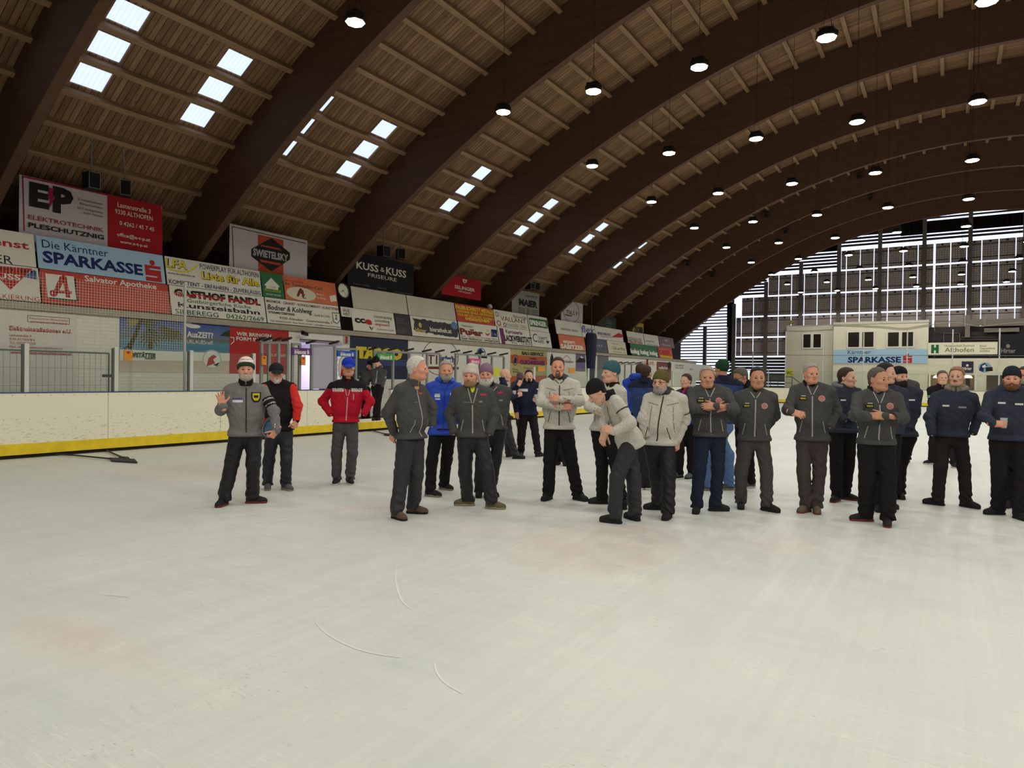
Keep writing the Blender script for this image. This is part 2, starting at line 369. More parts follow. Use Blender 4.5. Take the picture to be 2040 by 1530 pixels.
# corridor behind the opening
M_LIL = mat('corridor_paint', (222, 214, 232), .7)
c = MB().box((-19.4, OY0-.1, 0), (WALLX-.25, OY0, 2.7)).box((-19.4, OY1, 0), (WALLX-.25, OY1+.1, 2.7)).box((-19.5, OY0-.1, 0), (-19.4, OY1+.1, 2.7)).box((-19.4, OY0, 2.62), (WALLX-.25, OY1, 2.7))
struct(c.build('wall_corridor', M_LIL), 'pale lilac corridor walls behind the opening')
struct(MB().box((18.6, YB0, 0), (18.8, YB1, 6.2)).build('wall_right', mat('right_wall_paint', (150, 142, 128), .8)))
struct(MB().box((-19.6, YB0-.2, 0), (19.6, YB0, 14)).build('wall_back', mat('back_wall_paint', (120, 108, 92), .85)))
struct(MB().box((WALLX, 3, 0), (-14.75, 40, .22)).build('floor_bench', mat('rubber_mat', (70, 68, 62), .9)), 'rubber floor behind the rink boards')

# rink boards: white panels, yellow kick strip, dark foot, blue cap
def board_material():
    M, nt, P = nodes('rink_board_plastic'); N = nt.nodes.new; L = nt.links.new
    tc = N('ShaderNodeTexCoord'); co = tc.outputs['Object']; sp = N('ShaderNodeSeparateXYZ'); L(co, sp.inputs[0])
    n = N('ShaderNodeTexNoise'); n.inputs['Scale'].default_value = 18; n.inputs['Detail'].default_value = 7; n.inputs['Roughness'].default_value = .8
    mp = N('ShaderNodeMapping'); mp.inputs['Scale'].default_value = (1, .5, 1.6); mp.inputs['Rotation'].default_value = (.25, 0, 0); L(co, mp.inputs['Vector']); L(mp.outputs[0], n.inputs['Vector'])
    r = N('ShaderNodeMapRange'); r.inputs[1].default_value = .55; r.inputs[2].default_value = .63; L(n.outputs['Fac'], r.inputs[0])
    hz = N('ShaderNodeMapRange'); hz.inputs[1].default_value = .95; hz.inputs[2].default_value = .25; hz.inputs[3].default_value = 0; hz.inputs[4].default_value = .8; L(sp.outputs['Z'], hz.inputs[0])
    mu = N('ShaderNodeMath'); mu.operation = 'MULTIPLY'; L(r.outputs[0], mu.inputs[0]); L(hz.outputs[0], mu.inputs[1])
    mx = N('ShaderNodeMix'); mx.data_type = 'RGBA'; mx.inputs[6].default_value = (*lin((236, 230, 206)), 1); mx.inputs[7].default_value = (*lin((120, 108, 92)), 1); L(mu.outputs[0], mx.inputs[0])
    # panel joints every 2.5 m
    dv = N('ShaderNodeMath'); dv.operation = 'DIVIDE'; dv.inputs[1].default_value = 2.52; L(sp.outputs['Y'], dv.inputs[0])
    fr = N('ShaderNodeMath'); fr.operation = 'FRACT'; L(dv.outputs[0], fr.inputs[0]); lt = N('ShaderNodeMath'); lt.operation = 'LESS_THAN'; lt.inputs[1].default_value = .004; L(fr.outputs[0], lt.inputs[0])
    m2 = N('ShaderNodeMix'); m2.data_type = 'RGBA'; L(lt.outputs[0], m2.inputs[0]); L(mx.outputs[2], m2.inputs[6]); m2.inputs[7].default_value = (*lin((150, 142, 120)), 1)
    L(m2.outputs[2], P.inputs['Base Color']); P.inputs['Roughness'].default_value = .45; return M
M_BOARD = board_material(); M_KICK = mat('yellow_kick_plate', (226, 196, 40), .5, var=.12, vs=5); M_FOOT = mat('board_foot', (36, 30, 26), .9); M_CAP = mat('blue_cap', (58, 84, 120), .5)
def bx(y): return np.interp(y, [-8, 8, 16, 30, 49], [-14.75, -14.4, -14.2, -13.95, -13.7])
GY0, GY1 = 14.25, 15.75                            # gate opening
FARY = 54.8
Rc = 6.0
corner = [(-13.7+Rc-Rc*math.cos(t), FARY-Rc+Rc*math.sin(t)) for t in [math.pi/2*i/10 for i in range(11)]]
path_far = corner + [(2, FARY), (8, FARY)] + [(8+Rc*math.sin(t), FARY-Rc+Rc*math.cos(t)) for t in [math.pi/2*i/8 for i in range(9)]] + [(14, -8)]
def run(pts, z0, z1, t0, t1, name, m, parent=None):
    mb = MB(); n = len(pts); rows = []
    for i, (x, y) in enumerate(pts):
        a = Vector(pts[max(0, i-1)]); b = Vector(pts[min(n-1, i+1)]); d = (b-a).normalized(); s = Vector((-d.y, d.x))
        rows += [(x+s.x*t0, y+s.y*t0), (x+s.x*t1, y+s.y*t1)]
    vs = [(x, y, z) for z in (z0, z1) for x, y in rows]; q = 2*n; fs = []
    for i in range(n-1):
        a, b, c_, d = 2*i, 2*i+1, 2*i+3, 2*i+2
        fs += [(a, d, c_, b), (q+a, q+b, q+c_, q+d), (a, q+a, q+d, d), (b, c_, q+c_, q+b)]
    fs += [(0, 1, q+1, q), (2*n-2, q+2*n-2, q+2*n-1, 2*n-1)]
    return mb.add(vs, fs).build(name, m, parent)
def boards(name, pts, label, z1=1.2):
    o = struct(run(pts, .27, z1, 0, .1, name, M_BOARD), label)
    run(pts, .07, .27, -.015, .1, 'kick_strip', M_KICK, o); run(pts, 0, .07, .03, .1, 'board_foot', M_FOOT, o); run(pts, z1, z1+.02, -.01, .11, 'cap_rail', M_CAP, o)
    return o
boards('wall_rink_left', [(bx(y), y) for y in (-8, 4, 8, 12, GY0)], 'white rink boards on the left with yellow kick strip')
boards('wall_rink_side', [(bx(y), y) for y in (GY1, 16, 22, 30, 40, 48.8)], 'white rink boards beyond the open gate')
boards('wall_rink_far', path_far, 'white rink boards round the far end', 1.12)
gt = struct(run([(bx(GY0), GY0), (bx(GY1), GY1)], .27, .36, 0, .1, 'trim_2', M_BOARD), 'low sill of the open rink gate')
run([(bx(GY0), GY0), (bx(GY1), GY1)], .07, .27, -.015, .1, 'kick_strip', M_KICK, gt); run([(bx(GY0), GY0), (bx(GY1), GY1)], 0, .07, .03, .1, 'board_foot', M_FOOT, gt)
# rows of fixing screws
M_SCREW = mat('screw_heads', (96, 86, 70), .6)
sc = MB()
for y in np.arange(4.2, 14.2, .21):
    for z, off in ((1.16, 0), (.72, .07)):
        x_ = bx(y+off)+.002; sc.tube((x_, y+off, z), (x_+.004, y+off, z), .007, 6)
sc_o = sc.build('screw_heads', M_SCREW, [o for o in COL.objects if o.name == 'wall_rink_left'][0])

# ------------------------------------------------------------------ hanging lamps
M_HOUS = mat('lamp_housing', (34, 32, 30), .5, .4, .4); M_WIRE = mat('lamp_wire', (40, 36, 32), .6)
M_LENS = mat('lamp_lens', (255, 246, 214), .4, emit=22)
LX = [-9.42, -6.98, -4.55, -2.1, .42, 2.88, 5.33, 7.78, 10.2]; LY = [-5.8, -.8, 4.3, 9.35, 14.38, 19.4, 24.4, 29.45, 34.5, 39.5, 44.6, 49.5, 54.4]; LZ = 8.13
lp = bpy.data.lights.new('lamp_light', 'SPOT'); lp.shadow_soft_size = .16; lp.energy = LAMP_W; lp.color = (1, .98, .92); lp.spot_size = math.radians(150); lp.spot_blend = .12
def lamp():
    e = empty('hanging_lamp', (0, 0, 0))
    MB().lathe((0, 0, 0), [(.06, .17), (.13, .165), (.17, .12), (.2, .1), (.2, .02), (.185, .0)], 8).build('housing', M_HOUS, e)
    fins = MB()
    for i in range(-4, 5): fins.box((i*.03-.004, -.11, .12), (i*.03+.004, .11, .19))
    fins.build('cooling_fins', M_HOUS, e)
    MB().lathe((0, 0, -.018), [(.165, 0), (.18, .02)], 8).build('diffuser', M_LENS, e)
    b = MB()
    for sx, sy in ((1, 1), (-1, 1), (1, -1), (-1, -1)): b.tube((sx*.1, sy*.1, .17), (0, 0, .62), .0035, 4)
    b.build('bracket', M_WIRE, e); return e
L0 = lamp(); ordn = ['first', 'second', 'third', 'fourth', 'fifth', 'sixth', 'seventh', 'eighth', 'ninth', 'tenth', 'eleventh', 'twelfth', 'thirteenth']
firstl = True
for j, y in enumerate(LY):
    for i, x in enumerate(LX):
        seen = i <= 4 and j >= 3
        if firstl: e = L0; firstl = False
        else:
            e = L0.copy(); COL.objects.link(e)
            for ch in L0.children:
                if ch.type == 'MESH' and ch.name.split('.')[0] != 'suspension_wire': c_ = ch.copy(); COL.objects.link(c_); c_.parent = e
        e.location = (x, y, LZ); e['_w'] = (x, y, LZ)
        X0 = x
        top = min((arch(xx, DD)[1] for xx in np.linspace(x-1, x+1, 41) if abs(arch(xx, DD)[0]-x) < .06), default=zin(x)+1.4)
        MB().tube((x, y, LZ+.6), (x, y, top), .006, 5).build('suspension_wire', M_WIRE, e)
        la = bpy.data.objects.new('lamp_light', lp); COL.objects.link(la); la.parent = e; la.location = (0, 0, -.2)
        if j >= 3: lab = 'hanging arena lamp in the %s row ahead, %s from the left wall' % (ordn[j-3], ordn[i])
        else: lab = 'hanging arena lamp over the near ice, row %s, %s from the left wall' % (ordn[j], ordn[i])
        tag(e, lab, 'lamp', 'hanging arena lamps')
# ------------------------------------------------------------------ gable end: columns, solar panels, slats
M_STEEL = mat('dark_steel', (62, 56, 54), .7); M_SLAT = mat('gable_slats', (66, 56, 50), .85)
GX = [on_y(x, 650, PV_Y).x for x in (1354, 1406, 1463, 1526, 1595, 1670, 1751, 1839, 1930, 2039)]; GX += [GX[-1]+2.85*k for k in range(1, 4)]
for k, x in enumerate(GX):
    struct(MB().box((x-.13, PV_Y-.30, 0), (x+.13, PV_Y-.06, min(arch(x+.5, 1.1)[1], zin(x)+1.2))).build('wall_column_%d' % (k+1), mat('gable_column', (104, 95, 92), .7)), 'dark gable column')
PW = .955
def rowz(x, k): return [11.55, 10.02, 8.36, 6.77, 5.1, 3.55][k]
M, nt, P = nodes('solar_panel_back'); N = nt.nodes.new; L = nt.links.new
tc = N('ShaderNodeTexCoord'); sp = N('ShaderNodeSeparateXYZ'); L(tc.outputs['Object'], sp.inputs[0])
def fracline(ax, per, wd):
    d = N('ShaderNodeMath'); d.operation = 'DIVIDE'; d.inputs[1].default_value = per; L(sp.outputs[ax], d.inputs[0]); f = N('ShaderNodeMath'); f.operation = 'FRACT'; L(d.outputs[0], f.inputs[0])
    c = N('ShaderNodeMath'); c.operation = 'LESS_THAN'; c.inputs[1].default_value = wd; L(f.outputs[0], c.inputs[0]); return c.outputs[0]
mu = N('ShaderNodeMath'); mu.operation = 'MULTIPLY'; L(fracline('X', .158, .16), mu.inputs[0]); L(fracline('Z', .158, .16), mu.inputs[1])
P.inputs['Base Color'].default_value = (*lin((158, 145, 137)), 1); P.inputs['Roughness'].default_value = .5
tp = N('ShaderNodeBsdfTransparent'); tp.inputs['Color'].default_value = (.55, .55, .6, 1); mx = N('ShaderNodeMixShader'); L(mu.outputs[0], mx.inputs[0]); L(P.outputs[0], mx.inputs[1]); L(tp.outputs[0], mx.inputs[2]); L(mx.outputs[0], nt.nodes['Material Output'].inputs[0])
M_PV = M; M_RAIL = mat('panel_rail', (40, 38, 38), .6)
gaps = [on_y(1640+x/3.825, 550, PV_Y).x for x in (175, 280, 385, 493, 607, 720, 840, 968, 1090, 1205, 1335, 1465)]
gl = [on_y(1300+x/3.825, 600, PV_Y).x for x in (680, 770, 960, 1058, 1155, 1255, 1360)]
edges = sorted(gl+gaps); ex = [edges[0]-PW] + edges
ex = [e for i, e in enumerate(ex)]
full = []
for a, b in zip(ex, ex[1:]):
    if b-a > 1.3: full += [a, (a+b)/2]
    else: full.append(a)
full.append(ex[-1]); full += [full[-1]+PW*k for k in range(1, 9)]
rowtop = {}
pvn = 0
colname = lambda i: (ordn+['thirteenth','fourteenth','fifteenth','sixteenth','seventeenth','eighteenth','nineteenth','twentieth']+['twenty-'+q for q in ordn])[i]
rown = ['top', 'second', 'third', 'fourth', 'fifth', 'bottom']
for i, (a0, b) in enumerate(zip(full, full[1:])):
    for k in range(5):
        a = a0; z1 = rowz(a, k)-.04; z0 = rowz(a, k+1)+.07
        if z1 > zin(a)*1.1+.9: continue
        lim = GX[5] if k == 0 else GX[3] if k == 1 else GX[2]
        if b < lim+.3: continue
        a = max(a0, lim+.12)
        g_ = .025 if not (abs(a-gaps[6]) < .01) else .11
        e = MB().box((a+g_, PV_Y, z0), (b-.025, PV_Y+.03, z1)).build('solar_panel', M_PV); e['_w'] = (0, 0, 0)
        for zr in (z0+.22, z1-.3): MB().box((a+g_, PV_Y-.03, zr), (b-.035, PV_Y, zr+.04)).build('mounting_rail', M_RAIL, e)
        MB().box(((a+b)/2-.07, PV_Y-.03, z1-.16), ((a+b)/2+.07, PV_Y, z1-.06)).build('junction_box', M_RAIL, e)
        tag(e, 'grey gable solar panel, %s row, %s column from the left' % (rown[k], colname(i)), 'solar panel', 'solar panels in the gable')
# slats: horizontal boards with daylight between, set just behind
sl = MB()
def slat(x0, x1, z, h=.2): sl.obox((x0, PV_Y+.08, z), (x1-x0, 0, 0), (0, .03, 0), (0, 0, h))
tops = {2: 8.5, 3: 10.12, 4: 10.12}
z = .3
while z < 14.6:
    bays = [(-21, GX[0]), (GX[0], GX[1]), (GX[1], GX[2]-.35), (GX[2]-.35, GX[3])]+list(zip(GX[3:], GX[4:]))
    for q_, (x0, x1) in enumerate(bays):
        t = 0 if q_ < 3 else tops.get(q_-1, 11.65)
        if z > zin((x0+x1)/2)*1.1+2: continue
        if q_ < 3: slat(x0, x1, z, .105 if z > 1.9 else .19)
        elif z < 3.4: slat(x0, x1, z, .21)
        elif z > t: slat(x0, x1, z, .165 if z < 12.4 else .245 if z < 12.9 else .13)
    z += .25
struct(sl.build('wall_far', M_SLAT), 'gable wall of horizontal slats with daylight between')
dkp = MB()
dkp.box((GX[2]-.5, PV_Y-.02, 3.5), (GX[2]+.1, PV_Y+.02, 10)) if 0 else None
dkp.box((GX[2]-.62, PV_Y+.02, 3.2), (GX[2]-.05, PV_Y+.06, 9.1)).box((GX[3]-.9, PV_Y+.02, 10.1), (GX[3]-.1, PV_Y+.06, 11.3)).box((GX[5]-1.25, PV_Y+.02, 11.6), (GX[5]-.1, PV_Y+.06, 12.85))
dkp.box((GX[6]+1.3, PV_Y+.02, 12.25), (GX[7]-.1, PV_Y+.06, 14)).box((GX[7]+.1, PV_Y+.02, 12.3), (GX[8]-.1, PV_Y+.06, 13.15)).box((GX[8]+.1, PV_Y+.02, 12.3), (GX[9]-.1, PV_Y+.06, 13.15))
struct(dkp.build('wall_infill', M_DARK), 'dark infill boards between the gable columns')
# walls closing the gable base
struct(MB().box((-21, PV_Y-.3, 0), (GX[3], PV_Y-.1, .9)).box((GX[0]-1.5, PV_Y-.34, 1.7), (GX[4]+.5, PV_Y-.2, 2.05)).build('trim_3', mat('grey_beam', (96, 92, 90), .8)), 'grey rail across the foot of the gable')

# ------------------------------------------------------------------ cabin block behind the far boards
CY = 56.4
M_CAB = mat('cabin_render', (216, 210, 190), .85, var=.06, vs=.8); M_CAB_SHADE = mat('cabin_render_shade', (196, 191, 174), .85, var=.08, vs=.8)  # second tone is the same render with shade put into its colour
def cx(px, y=700, Y=CY): return on_y(px, y, Y).x
def cz(py, px=1750, Y=CY): return on_y(px, py, Y).z
x0, x1, x2 = cx(1565), cx(1660), cx(1849)
cabl = struct(MB().box((x0, CY+.25, 0), (x1, CY+1.25, cz(648, 1600))).build('wall_cabin_left', M_CAB_SHADE), 'recessed cabin wall with one window, render darkened for shade')
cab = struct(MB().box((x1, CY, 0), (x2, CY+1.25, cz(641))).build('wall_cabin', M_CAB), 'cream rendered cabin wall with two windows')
MB().box((x1-.03, CY-.04, cz(645)), (x2+.03, CY+1.25, cz(640))).build('roof_edge', M_CAB_SHADE, cab)
M_FRAME = mat('white_window_frame', (214, 212, 202), .5); M_GLASSD = mat('dark_window_glass', (40, 36, 30), .12, .5)
for k, (a, b, c_, d, Y) in enumerate([(1598, 1638, 664, 695, CY+.25), (1687, 1743, 660, 694, CY), (1766, 1822, 660, 693, CY)]):
    xa, xb, zt, zb_ = cx(a, 680, Y), cx(b, 680, Y), cz(c_, a, Y), cz(d, a, Y); xm = (xa+xb)/2; t = .09
    fr = MB()
    for q in ((xa, zb_, xb, zb_+t), (xa, zt-t, xb, zt), (xa, zb_+t, xa+t, zt-t), (xb-t, zb_+t, xb, zt-t), (xm-.1, zb_+t, xm+.1, zt-t)): fr.box((q[0], Y-.06, q[1]), (q[2], Y+.01, q[3]))
    fo = struct(fr.build('window_%d' % (61+k), M_FRAME), 'white framed double window of the cabin')
    for u0, u1 in ((xa+t, xm-.1), (xm+.1, xb-t)): MB().box((u0, Y-.035, zb_+t), (u1, Y-.015, zt-t)).build('pane', M_GLASSD, fo)
FP = lambda Y: Plane((0, Y, 0), (1, 0, 0), (0, 0, 1))     # faces the camera (-Y)
# bar front and the dark storey over it
bw = MB(); bz1 = cz(714, 1900); xr = 12
ops = [(1831, 1850, 746, 776), (1854, 1941, 747, 776), (1965, 1989, 748, 777), (1992, 2060, 748, 777)]
xs = [x2]; 
for a, b, c_, d in ops: xs += [cx(a, 760), cx(b, 760)]
xs[1] = max(xs[1], x2)
zt, zb_ = cz(747, 1900), cz(777, 1900)
bw.box((x2, CY, 0), (xr, CY+.15, zb_)).box((x2, CY, zt), (xr, CY+.15, bz1))
pr = x2
for a, b, *_ in ops:
    xa, xb = max(x2, cx(a, 760)), cx(b, 760)
    if xa > pr: bw.box((pr, CY, zb_), (xa, CY+.15, zt))
    pr = xb
bw.box((pr, CY, zb_), (xr, CY+.15, zt))
struct(bw.build('wall_bar', M_CAB), 'cream wall of the bar with serving openings')
struct(MB().box((x2, CY+.15, bz1), (xr, CY+1.1, bz1+.05)).build('ceiling_bar', M_CAB))
struct(MB().box((x2, CY+1.1, 0), (xr, CY+1.2, bz1+1.9)).build('wall_bar_back', mat('bar_back', (112, 98, 84), .8)), 'back wall of the bar')
struct(MB().box((x2, CY, bz1), (xr, CY+.25, bz1+.06)).box((x2, CY+.54, bz1+.06), (xr, CY+.58, bz1+2.2)).build('wall_upper_dark', mat('dark_storey', (58, 54, 52), .85, var=.1)), 'dark storey above the bar')
M_DUCT = mat('grey_duct', (120, 114, 106), .5, .4, .3)
def duct(name, boxes, label):
    o = MB()
    for a, b, c_, d, Y in boxes: o.box((cx(a, 680, Y), Y, cz(d, a, Y)), (cx(b, 680, Y), Y+.3, cz(c_, a, Y)))
    return tag(o.build(name, M_DUCT), label, 'duct')
duct('ventilation_duct', [(1922, 1932, 628, 672, CY+.15), (1932, 1958, 636, 648, CY+.15)], 'grey elbow air duct on the dark storey right of the cabin')
duct('ventilation_duct', [(1965, 2040, 636, 650, CY+.15), (1960, 2030, 654, 662, CY+.15)], 'long grey air duct above the bar at the right edge')
pm = MB()
for pts in ([(1880, 690), (1880, 664), (1912, 664), (1912, 690)], [(1912, 676), (1990, 676), (1990, 664)], [(1915, 672), (1985, 672)], [(1862, 660), (1862, 640), (1905, 640)]):
    pm.path([on_y(*q, CY+.49) for q in pts], .03, 6)
tag(pm.build('pipe_run', M_DUCT), 'thin grey pipes bracketed along the dark storey above the bar', 'pipes')
cb = smooth([(1562, 648), (1600, 650), (1660, 647), (1750, 650), (1800, 654), (1850, 647), (1905, 643), (1950, 650), (1990, 646), (2040, 642)])
tag(MB().path([on_y(*q, CY-.08) for q in cb], .028, 5).build('cable', mat('grey_cable', (150, 146, 130), .7)), 'pale cable sagging along the cabin roof edge', 'cable')
pj = MB(); q = on_y(1578, 643, CY+.3); pj.obox(q-Vector((.25, .2, .12)), (.45, 0, .12), (0, .4, 0), (-.05, 0, .22))
tag(pj.build('floodlight', mat('olive_metal', (128, 120, 70), .5)), 'small olive floodlight on the cabin roof corner', 'floodlight')
# bar interior: bottles' worth of warm light, shelves and pendant lamps
M_WARM = mat('bar_lamp_glow', (255, 206, 150), .5, emit=6)
for px_, py_, lab in ((1868, 750, 'warm strip lamp hanging in the left part of the bar opening'), (1928, 750, 'warm pendant lamp hanging in the right part of the bar opening')):
    p = on_y(px_, py_, CY+.6); o = MB().lathe((p.x, p.y, p.z-.1), [(.28, 0), (.2, .14), (.05, .2)], 12).tube(p+Vector((0, 0, .08)), Vector((p.x, p.y, bz1)), .015).build('pendant_lamp', M_WARM); tag(o, lab, 'lamp', 'bar pendant lamps')
sh = MB()
for z in (.42, .72, 1.0): sh.box((cx(1832, 760)+.05, CY+.5, z+.35), (cx(1850, 760)+.1, CY+.8, z+.38))
tag(sh.build('shelf', mat('black_shelf', (30, 28, 26), .6)), 'black shelf unit behind the narrow left bar window', 'shelf')
tag(MB().box((cx(1862, 760), CY+.5, 0), (cx(1940, 760), CY+.75, 1.3)).build('bar_counter', mat('counter_wood', (104, 76, 60), .6)), 'brown serving counter inside the bar opening', 'counter')

# far posts, nets and glass above the boards
M_ALU = mat('aluminium_post', (190, 190, 184), .45, .5, .2); M_POSTW = mat('white_post', (206, 206, 198), .5)
M, nt, P = nodes('shield_glass'); N = nt.nodes.new; L = nt.links.new
P.inputs['Base Color'].default_value = (*lin((206, 220, 208)), 1); P.inputs['Roughness'].default_value = .08
tp = N('ShaderNodeBsdfTransparent'); tp.inputs['Color'].default_value = (.955, .98, .96, 1); mx = N('ShaderNodeMixShader'); mx.inputs[0].default_value = .965; L(P.outputs[0], mx.inputs[1]); L(tp.outputs[0], mx.inputs[2]); L(mx.outputs[0], nt.nodes['Material Output'].inputs[0])
M_GLASS = M
FBY = FARY+.13
for px_, py_ in ((1449, 651), (1500, 700), (1565.7, 660), (1640, 660), (1721, 660), (1808, 658), (1898.6, 656), (1992, 654)):
    p = on_y(px_, py_, FBY); tag(MB().tube((p.x, FBY, 0), p, .04, 8).build('net_post', M_POSTW), 'tall slim white net post at %s' % {1449: 'the louvred gable corner', 1500: 'the left of the cabin', 1565.7: 'the cabin left corner', 1640: 'the cabin left window', 1721: 'the middle of the cabin', 1808: 'the right cabin window', 1898.6: 'the cream sign over the bar', 1992: 'the dark beer sign over the bar'}[px_], 'post', 'tall posts on the far boards')
xg = [on_y(x, 730, FARY+.03).x for x in (1471, 1531, 1601, 1680, 1765, 1853, 1945, 2045)]
for k, x in enumerate(xg):
    tag(MB().box((x-.03, FARY+.01, 1.14), (x+.03, FARY+.06, 2.5)).build('glass_post', M_POSTW), 'short white post holding the glass shield on the far boards', 'post', 'short glass posts on the far boards')
for k, (a, b) in enumerate(zip(xg, xg[1:])):
    tag(MB().box((a+.03, FARY+.03, 1.14), (b-.03, FARY+.042, 2.4)).build('glass_shield', M_GLASS), 'clear glass shield on the far boards, pane %s from the corner' % ordn[k], 'glass', 'glass shields on the far boards')
tag(MB().path([on_y(x, y, FBY-.062) for x, y in ((1500, 707), (1640, 708), (1850, 708), (2045, 709))], .02, 5).build('net_rope', mat('grey_rope', (110, 112, 108), .8)), 'thin rope stretched between the far net posts', 'rope')
# railing and WC sign beside the cabin
rl = MB()
P_ = [on_y(x, y, FARY+.6) for x, y in ((1530, 750), (1578, 751), (1600, 768))]; rl.path(P_, .03)
for x in (1535, 1550, 1565, 1578): q = on_y(x, 751, FARY+.6); rl.tube(q, (q.x, q.y, 0), .025, 5)
rl.path([on_y(x, y, FARY+.6) for x, y in ((1530, 762), (1578, 763))], .02)
tag(rl.build('handrail', M_STEEL), 'dark steel handrail beside the cabin under the WC sign', 'railing')
wp = FP(CY+.25); u0, v1 = wp.uv(1565, 735); u1, v0 = wp.uv(1580, 750)
wc = wp.board('wc_sign', u0, u1, v0, v1, mat('sign_yellow_green', (206, 206, 40), .6), .03); tag(wc, 'yellow sign reading WC on the cabin left corner', 'sign'); pwords(wp, 'WC', 1567, 746, 1579, 6.5, mat('ink_black', (24, 22, 22), .6), wc, .035, .02)
# glowing pane put in for daylight low in the gable (window behind the man looking down)
struct(MB().box((cx(1486, 750, PV_Y-.4), PV_Y-.42, cz(757, 1490, PV_Y-.4)), (cx(1494, 750, PV_Y-.4), PV_Y-.38, cz(738, 1490, PV_Y-.4))).build('window_70', mat('glowing_window', (225, 235, 255), .5, emit=1.2)), 'small bright daylight window low in the gable')
# ------------------------------------------------------------------ sponsor boards, banners and painted signs
def ink(name, c, r=.6): return mat('ink_'+name, c, r, .2)
K, WH, RD, NV, YL, GN, BR, GY = (ink('black', (26, 24, 24)), ink('white', (226, 222, 208)), ink('red', (178, 44, 40)), ink('navy', (30, 38, 92)), ink('yellow', (222, 200, 50)),
    ink('green', (34, 100, 62)), ink('brown', (118, 52, 36)), ink('grey', (128, 124, 118)))
B_WH = mat('panel_white', (214, 210, 194), .35, .4, var=.05, vs=2); B_BL = mat('panel_pale_blue', (158, 192, 216), .4); B_RD = mat('panel_red', (186, 62, 44), .45)
B_OR = mat('panel_orange', (208, 108, 68), .45, var=.08, vs=2); B_GN = mat('panel_green', (36, 104, 58), .45); B_DK = mat('panel_black', (52, 48, 50), .5); B_BK = mat('panel_plain', (196, 190, 172), .6, var=.08, vs=1.2)
B_CR = mat('panel_cream', (214, 204, 176), .45); B_VI = mat('panel_violet', (124, 96, 104), .5); B_SL = mat('panel_slate', (84, 86, 100), .5)
TP = Plane((-16.86, 0, 3.08), (0, 1, 0), (-.2, 0, 1))
ROWS = {'U': (.815, 1.565), 'L': (.03, .80), 'F': (.03, 1.565)}
def col_u(pl, x, v):
    lo, hi = -5, 60
    for _ in range(40):
        m_ = (lo+hi)/2; q = pl.at(m_, v)-EYE
        if q.dot(_fw) <= 0 or 1020+FPX*q.dot(_rt)/q.dot(_fw) < x: lo = m_
        else: hi = m_
    return lo
def advert(row, x0, x1, m, label, texts=(), name='advert_board'):
    v0, v1 = ROWS[row]; vm = (v0+v1)/2
    u0 = col_u(TP, x0, vm); u1 = col_u(TP, x1, vm)
    o = tag(TP.board(name, u0+.012, u1-.012, v0, v1, m), label, 'sign'); o['_u'] = (u0, u1)
    put(TP, o, texts); return o
def put(pl, o, texts):
    for ti, t in enumerate(texts):
        s, xa, y, xb, h, m = t[:6]; pwords(pl, s, xa, y, xb, h, m, o, .024+.0012*ti, t[6] if len(t) > 6 else 0, t[7] if len(t) > 7 else 0)
o = advert('U', -100, 70, B_WH, 'white board cut by the left picture edge, red and black lettering', [('dienst', -52, 482, 57, 15, RD, .02), ('PFEIFER', -88, 513, 25, 17, K), ('pfeifen.at', -96, 526, 71, 8, K)]); 
o.data.transform(Matrix.Identity(4))
o = advert('L', -90, 79, B_WH, 'white board at the left edge with a red wedge and red lettering', [('LACKIERUNG', -32, 592, 79, 10, RD)])
TP.ppoly('red_wedge', [(-30, 528), (64, 536), (20, 578)], RD, o, .022); TP.ppoly('blue_corner', [(46, 552), (66, 538), (72, 541), (73, 558)], ink('blue', (74, 96, 150)), o, .023); put(TP, o, [('KUSS', -26, 552, 40, 11, WH, .02)])
o = advert('U', 72, 327, B_BL, 'pale blue board with navy lettering and a red dotted S mark', [('Die Kärntner', 83, 493, 215, 16, NV), ('SPARKASSE', 85, 522, 284, 22, NV, .035)])
def smark(pl, o, x, y, w, h, m=RD, inkm=None, lift=.024):
    "red block letter S with a dot above it"
    u, v = pl.uv(x, y); W_ = abs(pl.uv(x+w/2, y)[0]-pl.uv(x-w/2, y)[0]); H = abs(pl.uv(x, y-h/2)[1]-pl.uv(x, y+h/2)[1])
    b = .3*W_; c = [(u+W_*.5*sx-b*.25*sx*(1-k), v+H*.36*sy-b*.25*sy*k) for sx, sy, k in ((1, -1, 0), (1, -1, 1), (1, 1, 1), (1, 1, 0), (-1, 1, 0), (-1, 1, 1), (-1, -1, 1), (-1, -1, 0))]
    pl.upoly('s_mark', [(a, q-H*.12) for a, q in [(u-W_*.5, v-H*.38), (u+W_*.5, v-H*.38), (u+W_*.5, v+H*.4), (u-W_*.5, v+H*.4)]], m, o, lift)
    for q0, q1, yy in ((-.22, .5, .06), (-.5, .22, -.3)): pl.upoly('s_slot', [(u+W_*q0, v+H*yy), (u+W_*q1, v+H*yy), (u+W_*q1, v+H*(yy+.07)), (u+W_*q0, v+H*(yy+.07))], inkm or B_BL, o, lift+.002)
    n = 20; pl.upoly('s_dot', [(u+W_*.17*math.cos(6.283*i/n), v+H*.42+W_*.17*math.sin(6.283*i/n)) for i in range(n)], m, o, lift)
smark(TP, o, 304, 541, 31, 40)
o = advert('L', 80, 337, B_RD, 'red pharmacy board with a white square bearing a red A', [('Salvator Apotheke', 168, 560, 311, 11, WH, .02)])
TP.ppoly('shadow_square', [(92, 549), (150, 556), (155, 602), (98, 596)], K, o, .022); TP.ppoly('white_square', [(89, 545), (146, 551.5), (151, 598), (94, 592.5)], WH, o, .024)
for pts in ([(118, 551), (130, 552), (112, 590), (102, 590)], [(122, 552), (131, 552), (139, 594), (131, 594)], [(104, 578), (142, 581), (142, 586), (104, 584)]): TP.ppoly('red_a', pts, RD, o, .026)
